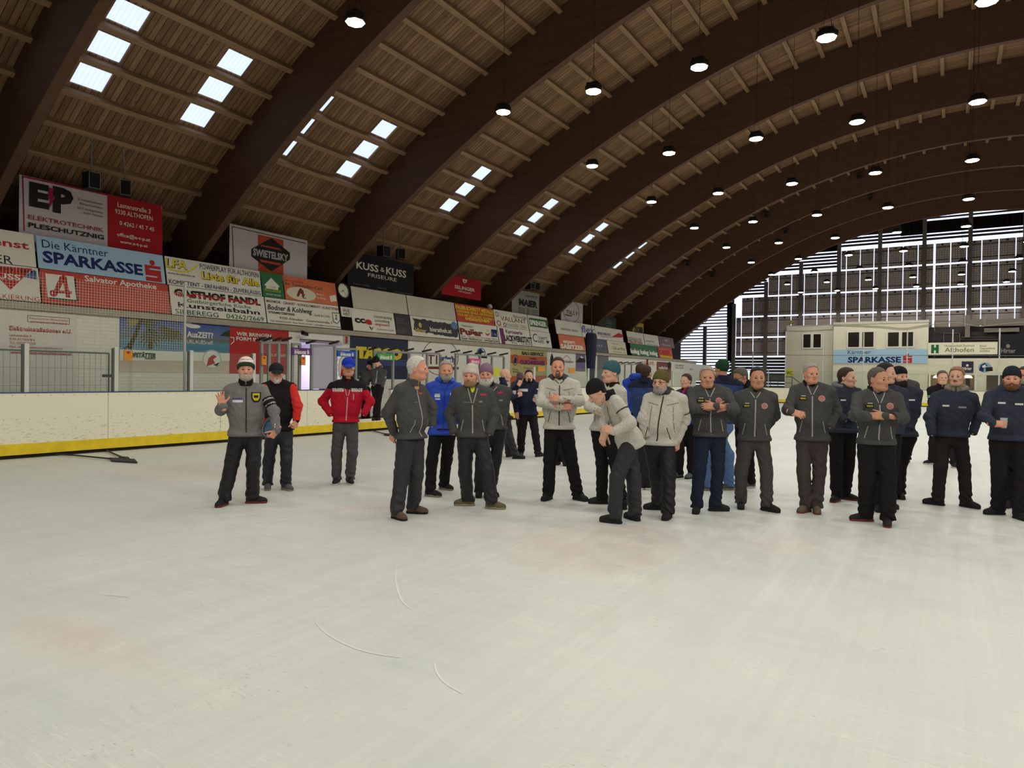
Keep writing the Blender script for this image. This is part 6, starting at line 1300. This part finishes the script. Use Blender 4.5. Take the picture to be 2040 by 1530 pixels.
SW = mat('sole_white', (206, 202, 190), .7); SRD = mat('sole_red', (120, 50, 44), .7); SGN = mat('sole_tan', (150, 140, 116), .7); PW_ = mat('print_white', (214, 212, 206), .7); PY = mat('print_yellow', (222, 206, 44), .7); PR = mat('print_red', (196, 44, 56), .7); PK = mat('print_black', (24, 24, 24), .7); PPK = mat('print_pink', (206, 150, 140), .7); PBL = mat('print_blue', (60, 70, 120), .7); PGN = mat('print_green', (90, 196, 150), .7); PGY = mat('print_grey', (140, 140, 138), .7)
HB = lambda n, c: fabric(n, c, 'knit')
TEAM = lambda yb=-.115: [(-.105, yb, .085, .04, PK), (-.10, yb+.033, .05, .008, PW_, 'rect', 'chest_badge', .004), (.105, yb+.005, .075, .075, PPK, 'disc'), (.105, yb+.005, .056, .056, mat('print_maroon', (182, 122, 114), .7), 'disc', 'chest_badge', .005)]
pp = {}
HATP, nt, P = nodes('hat_pattern'); N = nt.nodes.new; L = nt.links.new
tc = N('ShaderNodeTexCoord'); mp = N('ShaderNodeMapping'); mp.inputs['Scale'].default_value = (42, 42, 60); L(tc.outputs['Object'], mp.inputs['Vector']); ck = N('ShaderNodeTexChecker'); ck.inputs['Scale'].default_value = 1; ck.inputs['Color1'].default_value = (*lin((226, 216, 210)), 1); ck.inputs['Color2'].default_value = (*lin((172, 66, 70)), 1)
L(mp.outputs[0], ck.inputs['Vector']); sp = N('ShaderNodeSeparateXYZ'); L(tc.outputs['Object'], sp.inputs[0]); wv = N('ShaderNodeMath'); wv.operation = 'SINE'; ml = N('ShaderNodeMath'); ml.operation = 'MULTIPLY'; ml.inputs[1].default_value = 170; L(sp.outputs['Z'], ml.inputs[0]); L(ml.outputs[0], wv.inputs[0])
gt_ = N('ShaderNodeMath'); gt_.operation = 'GREATER_THAN'; gt_.inputs[1].default_value = .35; L(wv.outputs[0], gt_.inputs[0]); mx = N('ShaderNodeMix'); mx.data_type = 'RGBA'; L(gt_.outputs[0], mx.inputs[0]); mx.inputs[6].default_value = (*lin((226, 216, 210)), 1); L(ck.outputs['Color'], mx.inputs[7]); L(mx.outputs[2], P.inputs['Base Color']); P.inputs['Roughness'].default_value = .95
pp['wave'] = person('smiling man with patterned knit hat and grey fleece, waving one hand', 1, (372, 388), (372, 800), (370, 328), (372, 78), [(165, 1405), (430, 1385)], [(105, 1485), (512, 1440)], [(238, 1090), (438, 1085)], [(138, 590, .05), (628, 600, 0)], [(158, 548, .28), (655, 775, .08)],
    hw=.205, hem=832, belly=.05, jacket=G_MD, zipc=ZK, collar=BLK, trousers=BLKS, shoes=SBK, sole=SRD, hat='beanie', hatm=HATP, brim=HB('hat_green', (40, 62, 46)), beard=(mat('hair_stubble', (178, 160, 146), .8), 'full', .0045), smile=True, lw=1.08,
    hands=(('open', (-.25, 1, .1), (0, .1, -1), 1), ('grip', (-.55, -.75, .1), (.6, -.2, .7))), patches=[(-.10, -.105, .115, .02, PBL), (-.095, -.132, .115, .03, PW_), (.115, -.085, .115, .125, PK, 'shield'), (.115, -.08, .082, .09, mat('print_gold', (190, 180, 40), .7), 'shield', 'chest_badge', .005), (.115, -.075, .05, .03, PK, 'rect', 'chest_badge', .008)], stripes=[(1, .38, .80, BLK), (1, .42, .56, PW_), (1, .64, .76, PW_)])
# red pattern on the hat
W0 = pp['wave']
pp['vest'] = person('man in black vest and black cap with red sleeves, white goatee', 1, (672, 360), (678, 800), (655, 334), (650, 150), [(572, 1262), (738, 1268)], [(570, 1352), (850, 1345)], [(580, 1060), (745, 1060)], [(565, 560, -.02), (848, 550, 0)], [(550, 700, .05), (836, 680, .05)],
    hw=.19, yaw=6, hem=775, jacket=BLK, sleeve=RDS, trousers=fabric('trouser_ink', (40, 40, 50), 'shell'), shoes=SGY, sole=SGN, hat='cap', hatm=fabric('cap_black', (40, 40, 42)), hair='white', beard=(HAIRM['white'], 'goatee', .009), collar=BLK, inner=RDS, open_=.03, zipc=ZG if 0 else None, hands=(None, ('grip', (-.1, -1, .15), (.8, 0, .5))), belly=.04)
pp['red'] = person('man in red fleece jacket with black yoke and blue cap, hands in pockets', 2, (468, 392), (452, 800), (480, 312), (482, 95), [(362, 1335), (492, 1335)], [(285, 1445), (562, 1438)], [(360, 1085), (520, 1085)], [(218, 560, -.03), (702, 560, -.03)], [(300, 690, .10), (636, 690, .10)],
    hw=.215, yaw=3, hem=772, belly=.03, jacket=RDF, zipc=ZG, collar=BLK, inner=fabric('shirt_maroon', (72, 30, 34)), open_=.15, trousers=JOG, shoes=SBK, sole=SW, hat='cap', hatm=fabric('cap_blue', (38, 60, 176)), hair='grey', yoke=(BLK, .045), patches=[(sx*(.07+.026*i), -.058+.0*i, .034, .05, PW_, 'diamond', 'knit_star', .005) for sx in (-1, 1) for i in range(6)]+[(sx*(.083+.026*i), -.058, .012, .02, PK, 'diamond', 'knit_star', .006) for sx in (-1, 1) for i in range(5)]+[(-.135, -.031, .17, .008, PW_, 'rect', 'knit_band', .005), (.135, -.031, .17, .008, PW_, 'rect', 'knit_band', .005), (.085, -.15, .012, .09, ZG)], shoe_h=.14)
pp['profile'] = person('white-haired man in charcoal fleece standing in profile, hands behind back', 3, (290, 350), (290, 800), (392, 290), (328, 80), [(172, 1395), (312, 1352)], [(258, 1475), (445, 1412)], [(215, 1080), (335, 1075)], [(95, 560, .14), (470, 520, -.15)], [(148, 728, .03), (470, 670, -.12)],
    hw=.21, yaw=52, hyaw=72, hem=782, belly=.10, jacket=G_DK, zipc=ZG, pocket=ZG, collar=G_DK, trousers=CHAR, shoes=SBR, hair='white', lw=1.1, hands=(('relax', (-.2, -.9, -.4)), None), patches=[(.06, -.04, .06, .018, PR), (-.06, -.14, .07, .006, PGY)], stripes=())
pp['blue'] = person('grey-haired man in long bright blue jacket between two charcoal fleeces', 3, (573, 330), (560, 735), (592, 292), (590, 115), [(455, 1215), (570, 1160)], [(572, 1275), (605, 1210)], [(470, 970), (592, 970)], [(475, 520, 0), (695, 520, 0)], [(485, 645, .08), (668, 645, .08)],
    hw=.2, yaw=5, hem=752, jacket=BLUE, zipc=mat('zip_blue', (24, 48, 130), .6), hood=BLUE, inner=fabric('tee_grey', (84, 84, 88)), open_=.06, trousers=BLK, shoes=SBK, sole=SGN, hair='grey', beard=(HAIRM['grey'], 'full', .005), patches=[(-.10, -.10, .07, .012, PW_), (-.10, -.125, .075, .03, PW_), (-.095, -.165, .07, .018, PW_), (.10, -.11, .05, .06, PW_)])
pp['bearded'] = person('white-bearded man in violet beanie behind the yellow-collared man', 3, (985, 365), (985, 720), (930, 322), (925, 142), [(868, 1215), (965, 1210)], [(866, 1270), (985, 1262)], [(885, 970), (1010, 960)], [(890, 550, 0), (1080, 545, 0)], [(900, 680, .06), (1064, 690, .08)],
    hw=.2, yaw=-5, hem=705, jacket=G_DK, collar=BLK, zipc=ZG, pocket=ZG, inner=BLK, trousers=BLKS, shoes=SBK, hat='beanie', hatm=HB('hat_violet', (132, 104, 128)), beard=(HAIRM['white'], 'full', .017), open_=.04, patches=[(.11, -.02, .07, .02, PR), (.12, -.12, .05, .02, PGY)])
pp['yellow'] = person('man in charcoal fleece with neon yellow collar and pale beanie, hands in pockets', 3, (815, 378), (815, 765), (795, 346), (797, 140), [(778, 1290), (975, 1315)], [(685, 1340), (1062, 1372)], [(750, 1060), (940, 1050)], [(620, 570, -.03), (1003, 572, -.03)], [(655, 738, .08), (955, 744, .08)],
    hw=.205, yaw=0, hyaw=-14, hem=770, jacket=G_DK, zipc=ZG, pocket=ZG, collar=BLK, inner=YEL, open_=.14, trousers=fabric('trouser_dark', (40, 40, 44), 'shell'), shoes=SOL, sole=SGN, hat='beanie', hatm=HB('hat_pale', (188, 182, 172)), brim=HB('hat_cream', (206, 190, 180)), beard=(mat('hair_gingerstubble', (150, 112, 84), .8), 'full', .0035), lw=1.08, patches=[(.13, -.02, .075, .02, PR), (-.07, -.115, .08, .006, PGY), (.1, -.105, .04, .02, PGY)])
pp['bald'] = person('bald man in navy jacket with white chest band, turned right, holding a beer', 4, (108, 345), (132, 680), (150, 332), (120, 215), [(160, 1013), (232, 1031)], [(200, 1040), (322, 1068)], [(150, 860), (172, 880)], [(168, 485, .2), (188, 440, -.18)], [(205, 476, .12), (243, 385, -.12)],
    hw=.19, yaw=95, hyaw=85, hem=690, jacket=NAVY, collar=NAVY, trousers=BLKS, shoes=SBK, hands=(('grip', (.9, .3, 0), (.2, .2, 1)), ('point', (.4, .9, 0), (.3, 0, 1))), stripes=[(0, .22, .42, PW_)], skin='b')
pp['dark'] = person('dark-haired man in navy jacket with white shoulder band, holding a beer', 4, (345, 360), (345, 645), (352, 338), (352, 225), [(278, 1000), (440, 1012)], [(262, 1042), (455, 1045)], [(282, 860), (418, 860)], [(228, 510, -.02), (452, 470, 0)], [(238, 625, .05), (438, 505, .16)],
    hw=.2, yaw=5, hem=655, belly=.05, jacket=NAVY, collar=BLK, hood=BLK, zipc=ZK, trousers=BLK, shoes=SBK, hair='dark', beard=(HAIRM['dark'], 'goatee', .007), hands=(('relax', (0, -1, .1)), ('grip', (-.6, .3, .5), (0, .2, 1))), stripes=[(0, .22, .38, PW_), (1, .22, .38, PW_)], patches=[(-.10, -.10, .17, .055, PW_)], skin='b')
pp['folded'] = person('smiling man in pale knit jacket with folded arms, grey hood collar', 4, (645, 348), (640, 785), (632, 288), (626, 103), [(538, 1398), (818, 1402)], [(470, 1475), (888, 1470)], [(552, 1070), (752, 1060)], [(466, 530, .13), (832, 522, .13)], [(695, 590, .235), (628, 497, .285)],
    hw=.215, hem=790, belly=.07, jacket=KNIT, zipc=ZK, pocket=ZK, collar=fabric('collar_grey', (66, 66, 68)), hood=fabric('collar_grey', 0), inner=BLK, trousers=BLK, shoes=SBK, hair='brown', hth=.005, beard=(mat('hair_brownstubble', (120, 84, 66), .8), 'goatee', .003), smile=True, hands=(('flat', (1, .1, 0), (0, .3, 1)), ('flat', (-1, .12, .05), (0, .3, 1))), stripes=[(1, .70, .73, ZK)], lw=1.08, open_=.03)
pp['teal'] = person('man in teal beanie and pale knit jacket, turned left behind the bending man', 5, (285, 335), (235, 685), (268, 270), (300, 84), [(218, 1270), (392, 1312)], [(130, 1318), (365, 1355)], [(215, 980), (335, 970)], [(105, 480, -.02), (395, 490, .14)], [(195, 525, .18), (240, 500, .28)],
    hw=.19, yaw=-38, hyaw=-58, hem=695, jacket=KNIT, zipc=ZK, collar=BLK, trousers=BLK, shoes=SBK, hat='beanie', hatm=HB('hat_teal', (62, 96, 104)), hair='grey', skin='b')
pp['bend'] = person('man in black beanie bending forward, pale knit jacket, hands at his waist', 5, (318, 432), (452, 765), a=[(500, 1405), (328, 1430)], t=[(395, 1432), (160, 1470)], k=[(492, 1090), (345, 1100)], e=[(245, 575, -.15), (432, 578, .24)], w=[(255, 655, .05), (318, 638, .26)],
    hw=.195, yaw=-72, hyaw=-72, hpitch=-42, hc=(165, 352, .03), hem=740, lean=1, jacket=KNIT, zipc=ZK, collar=BLK, trousers=CHAR, shoes=SBK, hat='beanie', hatm=HB('hat_black', (34, 34, 34)), hair='dark', hands=(('relax', (-.2, -.6, .4)), ('relax', (-.9, .25, .2), (.1, .4, 1))), stripes=[(1, .28, .33, ZK)], skin='b', lw=1.08)
pp['olive'] = person('man in olive beanie and spectacles, pale knit jacket, one hand by his thigh', 5, (765, 395), (715, 800), (716, 362), (728, 163), [(703, 1318), (790, 1390)], [(605, 1368), (778, 1442)], [(690, 1090), (800, 1085)], [(572, 590, 0), (938, 595, 0)], [(605, 735, .02), (862, 795, .06)],
    hw=.21, yaw=-14, hyaw=-20, hem=817, belly=.09, jacket=KNIT, zipc=ZK, pocket=ZK, collar=fabric('collar_grey', 0), hood=fabric('collar_grey', 0), inner=BLK, trousers=BLKS, shoes=SBK, hat='beanie', hatm=HB('hat_olive', (92, 88, 50)), beard=(HAIRM['grey'], 'full', .004), glasses=True, hands=(None, ('relax', (-.1, -1, .1), (.6, 0, .8))), stripes=[(1, .62, .66, ZK)], skin='b', lw=1.05)
pp['backnavy'] = person('man seen from behind in blue and navy jacket, left of the olive beanie', 5, (585, 292), (580, 640), (603, 245), (603, 130), [(560, 1150), (618, 1150)], None, [(560, 890), (615, 890)], [(500, 450, 0), (668, 450, 0)], [(505, 570, -.03), (660, 570, -.03)], hw=.185, yaw=165, hyaw=150, hem=620, jacket=NVB, collar=NAVY, yoke=(NAVY, .02), trousers=BLKS, shoes=SBK, sole=SW, hair='brown', skin='c')
pp['backblue'] = person('man in bright blue jacket behind the blue and navy back', 5, (520, 262), (530, 560), (560, 222), (556, 120), [(530, 1105), (580, 1105)], None, None, [(455, 400, 0), (590, 400, 0)], [(460, 510, 0), (580, 510, 0)], hw=.19, yaw=150, hyaw=160, hem=540, jacket=BLUE, hood=BLUE, trousers=BLK, shoes=SBK, hair='brown')
pp['redshirt'] = person('smiling man in navy jacket over red shirt behind the crossed-arms man', 6, (112, 378), (118, 645), (102, 325), (128, 203), [(58, 1085), (168, 1090)], [(30, 1128), (160, 1130)], [(62, 880), (170, 880)], [(42, 500, 0), (182, 500, 0)], [(55, 610, .05), (175, 610, .05)],
    hw=.185, yaw=-30, hyaw=-42, hem=655, jacket=fabric('jacket_darkblue', (40, 52, 96)), inner=RDS, open_=.12, collar=NAVY, trousers=BLK, shoes=SGY, hair='brown', smile=True, skin='b')
pp['greenback'] = person('man in dark green beanie seen from behind, blue jacket and pale jeans', 6, (470, 290), (430, 665), (425, 228), (436, 74), [(318, 1195), (505, 1190)], [(240, 1240), (430, 1235)], [(325, 930), (500, 930)], [(365, 450, 0), (592, 440, 0)], [(380, 580, 0), (575, 570, 0)],
    hw=.205, yaw=-165, hyaw=-128, hem=640, jacket=NVB, collar=NAVY, yoke=(NAVY, -.01), trousers=JBL, shoes=SGY, sole=SGN, hat='beanie', hatm=HB('hat_darkgreen', (36, 66, 44)), skin='c')
pp['downlook'] = person('dark-haired man in black jacket looking down behind the hands-behind-back man', 6, (655, 320), (650, 640), (600, 308), (602, 152), [(640, 1170), (700, 1172)], [(620, 1215), (700, 1215)], None, [(600, 480, .05), (720, 480, 0)], [(600, 560, .2), (690, 560, .2)], hw=.18, yaw=-50, hyaw=-55, hpitch=-20, hem=660, jacket=BLK, trousers=BLK, shoes=SGY, sole=SW, hair='darkgrey', skin='c', glasses=True)
pp['crossed'] = person('grey-haired man in charcoal team fleece with crossed arms and dark blue jeans', 6, (328, 352), (338, 760), (312, 334), (308, 128), [(215, 1378), (380, 1368)], [(203, 1455), (558, 1425)], [(238, 1070), (405, 1060)], [(168, 512, .13), (534, 488, .15)], [(425, 522, .235), (342, 452, .28)],
    hw=.21, yaw=4, hem=765, belly=.04, jacket=G_DK, zipc=ZG, pocket=ZG, collar=BLK, inner=BLK, open_=.08, trousers=JNV, shoes=SBK, hair='grey', hands=(('flat', (.95, .25, .1), (0, .3, 1)), ('flat', (-1, .0, .1), (0, .4, 1))), patches=TEAM(-.10), prints=[('VDO', -.105, -.108, .066, .019, PY, .005)], skin='c')
pp['handsback'] = person('dark-haired man in charcoal team fleece and grey trousers, hands behind his back', 6, (740, 390), (730, 790), (765, 338), (757, 132), [(612, 1340), (845, 1368)], [(612, 1422), (898, 1432)], [(615, 1075), (840, 1065)], [(532, 570, -.10), (920, 570, -.10)], [(640, 690, -.22), (835, 690, -.22)],
    hw=.21, yaw=4, hyaw=10, hem=802, jacket=G_DK, zipc=ZG, pocket=ZG, collar=G_DK, inner=BLK, open_=.05, trousers=TGR, shoes=SBK, hair='dark', hth=.005, patches=TEAM(), prints=[('VDO', -.105, -.123, .066, .019, PY, .005)], skin='c')
pp['speaking'] = person('grey-haired man in charcoal team fleece speaking, one hand half raised', 7, (292, 315), (290, 745), (292, 272), (276, 103), [(240, 1300), (325, 1305)], [(170, 1365), (340, 1384)], [(215, 1020), (350, 1015)], [(82, 495, .0), (492, 495, 0)], [(120, 515, .20), (440, 640, .10)],
    hw=.205, hem=757, belly=.03, jacket=G_DK, zipc=ZG, pocket=ZG, collar=BLK, inner=BLK, open_=.08, trousers=fabric('trouser_umber', (74, 66, 66)), shoes=SOL, sole=SRD, hair='grey', hyaw=25, hands=(('relax', (.9, -.2, .5), (-.2, .6, .8)), None), patches=TEAM(-.10), prints=[('VDO', -.105, -.108, .066, .019, PY, .005)])
pp['young'] = person('young brown-haired man in heather navy hooded jacket, turned right', 7, (572, 335), (548, 675), (602, 302), (582, 140), [(495, 1215), (565, 1200)], [(445, 1280), (652, 1258)], [(490, 960), (598, 945)], [(492, 480, .10), (655, 480, -.05)], [(560, 560, .22), (600, 540, .15)], hw=.18, yaw=28, hyaw=68, hem=690, jacket=NVH, hood=fabric('hood_grey', (110, 112, 116)), inner=CHAR, trousers=BLK, shoes=SBK, sole=SRD, hair='brown', skin='b', patches=[(-.08, -.10, .07, .02, PW_)])
pp['behindfront'] = person('dark-haired man in navy fleece standing behind the front crossed-arms man', 7, (940, 335), (920, 730), (935, 272), (915, 100), [(845, 1290), (930, 1285)], [(850, 1350), (990, 1330)], None, [(860, 500, 0), (1058, 520, .02)], [(880, 620, .05), (1030, 690, .04)], hw=.195, yaw=35, hyaw=68, hem=700, jacket=NVH, collar=NAVY, trousers=BLK, shoes=SBK, hair='dark', skin='b', hands=(None, ('relax', (-.2, -1, 0), (.8, 0, .5))))
pp['capback'] = person('dark-bearded man with cap worn backwards and heather navy jacket', 7, (1060, 335), (1050, 715), (1040, 302), (1022, 112), [(995, 1195), (1030, 1190)], [(960, 1258), (1065, 1258)], [(990, 960), (1040, 960)], [(970, 500, 0), (1160, 522, 0)], [(985, 620, .08), (1112, 655, .08)], hw=.19, yaw=18, hyaw=42, hem=722, jacket=NVH, hood=NVH, trousers=BLK, shoes=SBK, hat='capback', hatm=BLK, hair='dark', beard=(HAIRM['dark'], 'full', .012), skin='b', patches=[(.08, -.10, .08, .02, PW_)])
pp['front'] = person('front man with cropped grey hair, charcoal team fleece, arms crossed, looking right', 7, (842, 372), (832, 780), (885, 338), (832, 133), [(745, 1375), (925, 1408)], [(628, 1425), (925, 1480)], [(752, 1080), (930, 1080)], [(653, 545, .17), (1042, 520, .12)], [(925, 578, .24), (808, 488, .28)],
    hw=.21, yaw=14, hyaw=52, hem=790, belly=.03, jacket=G_DK, zipc=ZG, pocket=ZG, collar=BLK, inner=fabric('shirt_navy', (36, 42, 84)), open_=.09, trousers=BLK, shoes=SBK, sole=SRD, hair='darkgrey', hth=.004, hands=(None, ('flat', (-1, .0, .1), (0, .4, 1))), patches=TEAM(-.10), prints=[('VDO', -.105, -.108, .066, .019, PY, .005)], lw=1.15, skin='c')
pp['farback'] = person('distant person in dark grey jacket half hidden behind the backwards cap', 7, (1092, 272), (1085, 560), (1062, 235), (1058, 140), [(1060, 905), (1092, 905)], [(1040, 930), (1100, 945)], None, None, None, hw=.19, yaw=30, hem=540, jacket=G_DK, trousers=BLK, shoes=SBK, sole=PY, hair='dark')
pp['farblack'] = person('smiling man in black jacket with green sleeve band, far right background', 8, (330, 325), (335, 620), (343, 292), (338, 163), [(248, 945), (440, 972)], [(180, 978), (432, 1005)], [(258, 800), (425, 800)], [(245, 450, 0), (420, 450, 0)], [(262, 570, .05), (400, 570, .05)], hw=.19, yaw=10, hyaw=14, hem=610, jacket=BLK, collar=BLK, trousers=BLK, shoes=SBK, sole=SW, hair='darkgrey', smile=True, stripes=[(0, .45, .52, PGN), (0, .56, .6, PW_)], skin='b')
pp['moustache'] = person('man with moustache, heather navy hoodie with grey hood, hands in pockets', 8, (440, 382), (418, 740), (460, 300), (462, 135), [(298, 1282), (545, 1298)], [(190, 1318), (625, 1362)], [(322, 1015), (525, 1005)], [(225, 580, -.02), (652, 572, -.02)], [(245, 730, .08), (602, 742, .08)],
    hw=.21, yaw=-4, hyaw=-10, hem=745, jacket=NVH, hood=fabric('hood_khaki', (130, 124, 110)), collar=fabric('hood_khaki', 0), trousers=fabric('trouser_brownblack', (44, 40, 39)), shoes=SBK, hair='fair', moustache=HAIRM['redbrown'], patches=[(-.08, -.115, .075, .022, PW_), (.10, -.13, .085, .022, PGY)], skin='b')
pp['cup'] = person('bearded man in dark beanie holding a clear plastic cup at the right edge', 8, (930, 372), (912, 775), (940, 332), (947, 130), [(825, 1360), (1005, 1398)], [(735, 1412), (1045, 1465)], [(838, 1080), (1020, 1080)], [(702, 570, .03), (1120, 560, .0)], [(778, 632, .20), (1085, 700, .08)],
    hw=.21, yaw=4, hyaw=0, hem=778, belly=.04, jacket=NVH, hood=NVH, collar=NVH, trousers=BLK, shoes=SBK, hat='beanie', hatm=HB('hat_ink', (38, 42, 52)), beard=(HAIRM['redbrown'], 'full', .006), hands=(('grip', (.9, .05, .35), (-.2, .5, .8)), None), patches=[(-.09, -.085, .075, .022, PW_), (.08, -.095, .08, .022, PW_)], lw=1.12)
pp['edge'] = person('man half hidden at the right edge behind the cup holder, grey hood', 8, (1090, 330), (1060, 720), (1055, 275), (1045, 140), [(930, 1300), (1060, 1300)], [(925, 1350), (1070, 1350)], None, None, None, hw=.19, yaw=-20, hyaw=-30, hem=730, jacket=NVH, hood=fabric('hood_grey', 0), trousers=BLK, shoes=SBK, hair='brown', beard=(HAIRM['grey'], 'full', .004))
pp['behindboard'] = person('man in black beanie and dark jacket behind the left boards, near the door frame', 2, (250, 335), (245, 545), (302, 300), (290, 208), baseX=-15.35, fz=.22, yaw=45, hyaw=62, hem=530, hw=.19, e=[(205, 430, .1), (300, 430, -.1)], w=[(240, 480, .2), (320, 490, .0)], jacket=G_DK, trousers=BLK, shoes=SBK, hat='beanie', hatm=HB('hat_black', 0), stripes=[(0, .6, .68, PGN), (0, .72, .76, PW_)], skin='b')
pp['gatecap'] = person('man in charcoal jacket and dark cap looking down in the open gate', 2, (648, 252), (655, 440), (705, 242), (706, 133), baseX=-15.3, fz=.22, yaw=50, hyaw=45, hpitch=-30, hem=400, hw=.19, e=[(610, 340, .1), (700, 330, -.1)], w=[(660, 380, .15), (730, 340, .0)], jacket=G_DK, trousers=BLK, shoes=SBK, hat='cap', hatm=BLK, hair='dark', stripes=[(0, .45, .53, PGN), (0, .57, .62, PW_)], skin='b')
pp['gatebeanie'] = person('man in black beanie and dark jacket standing in the open gate, head bent', 2, (785, 250), (775, 420), (752, 218), (762, 100), [(748, 722), (778, 722)], [(740, 750), (785, 748)], [(765, 560), (785, 560)], [(742, 330, .05), (840, 320, 0)], [(735, 375, .15), (825, 385, .08)], fz=.36, yaw=-20, hyaw=-45, hpitch=-38, hem=388, hw=.19, jacket=G_DK, zipc=ZG, trousers=BLK, shoes=SBK, hat='beanie', hatm=HB('hat_black', 0), stripes=[(1, .45, .53, PGN), (1, .57, .62, PW_)], skin='b')
pp['farhat'] = person('distant person in violet grey hat behind the dark-haired beer drinker', 4, (272, 352), (272, 560), (270, 330), (268, 262), [(262, 905), (285, 905)], None, None, None, None, hw=.18, yaw=160, hyaw=170, hem=540, jacket=fabric('jacket_plum', (74, 60, 70)), trousers=BLK, shoes=SBK, hat='beanie', hatm=HB('hat_plum', (96, 78, 84)))
pp['hiddenlegs'] = person('person hidden behind the folded-arms man, only dark trouser legs showing', 4, (660, 400), (660, 700), (655, 340), (645, 225), [(625, 1085), (700, 1095)], None, None, None, None, hw=.17, yaw=170, hyaw=170, hem=690, jacket=BLK, trousers=BLK, shoes=SBK, hair='dark')

# ---- things they hold
def cup(p, label, beer):
    z0, z1, r0, r1 = -.055, .065, .028, .038
    e = empty('plastic_cup', p); n = 20
    M = _M.get('clear_cup')
    if not M:
        M, nt, P = nodes('clear_cup'); N = nt.nodes.new; L = nt.links.new; P.inputs['Base Color'].default_value = (.75, .78, .78, 1); P.inputs['Roughness'].default_value = .1
        tp = N('ShaderNodeBsdfTransparent'); tp.inputs['Color'].default_value = (.92, .93, .93, 1); mx = N('ShaderNodeMixShader'); mx.inputs[0].default_value = .62; L(P.outputs[0], mx.inputs[1]); L(tp.outputs[0], mx.inputs[2]); L(mx.outputs[0], nt.nodes['Material Output'].inputs[0])
    MB().lathe(p, [(r0, z0), (r1, z1), (r1-.0015, z1), (r0-.0015, z0+.003)], n).build('cup_wall', M, e, True)
    MB().lathe(p, [(r1-.001, z1-.003), (r1+.002, z1-.002), (r1+.002, z1+.001), (r1-.002, z1+.001)], n).build('cup_rim', M, e, True)
    lv = z0+.075 if beer else z0+.03
    if beer is not None: MB().lathe(p, [(r0-.003, z0+.004), (r0+.004, lv)], n).build('drink', mat('beer', (196, 150, 60), .2) if beer else mat('pale_drink', (206, 202, 180), .2), e, True)
    if beer: MB().lathe(p, [(r0+.004, lv), (r0+.006, lv+.022)], n).build('foam', mat('beer_foam', (226, 220, 204), .9), e, True)
    return tag(e, label, 'cup', 'plastic cups')
q = pp['cup']; cup(q['base']+q['pt']((873, 628), .26), 'clear plastic cup held by the bearded man at the right edge', False)
q = pp['bald']; cup(q['base']+q['pt']((212, 452), .12), 'plastic cup of beer held by the bald man', True)
q = pp['dark']; cup(q['base']+q['pt']((421, 488), .24), 'plastic cup of beer held by the dark-haired man', True)
# round silver plate under the waving man's arm
q = pp['wave']; c0 = q['base']+q['pt']((580, 748), .05); nrm = (-.80*q['Rv']+.52*q['T']+.30*Vector((0, 0, 1))).normalized(); a_ = nrm.orthogonal().normalized(); b_ = nrm.cross(a_)
def dish(prof, nm, m_, par):
    n = 36; vs = [c0+(a_*math.cos(6.2832*i/n)+b_*math.sin(6.2832*i/n))*r+nrm*z for r, z in prof for i in range(n)]
    return MB().add(vs, [(k*n+i, k*n+(i+1) % n, (k+1)*n+(i+1) % n, (k+1)*n+i) for k in range(len(prof)-1) for i in range(n)]+[tuple(range((len(prof)-1)*n, len(prof)*n)), tuple(range(n))[::-1]]).build(nm, m_, par, True)
e = empty('trophy_plate', c0); dish([(.02, -.012), (.11, -.010), (.132, .004), (.134, .008), (.110, .004), (.100, -.002)], 'rim', mat('polished_silver', (206, 208, 210), .2, .5, .9), e); dish([(.100, -.001), (.06, .004), (.02, .005)], 'face', mat('plate_blue', (110, 142, 172), .3, .5, .3, var=.5, vs=14, c2=(60, 92, 130)), e)
tag(e, 'round silver plate with blue face held under the waving man\'s arm', 'plate')
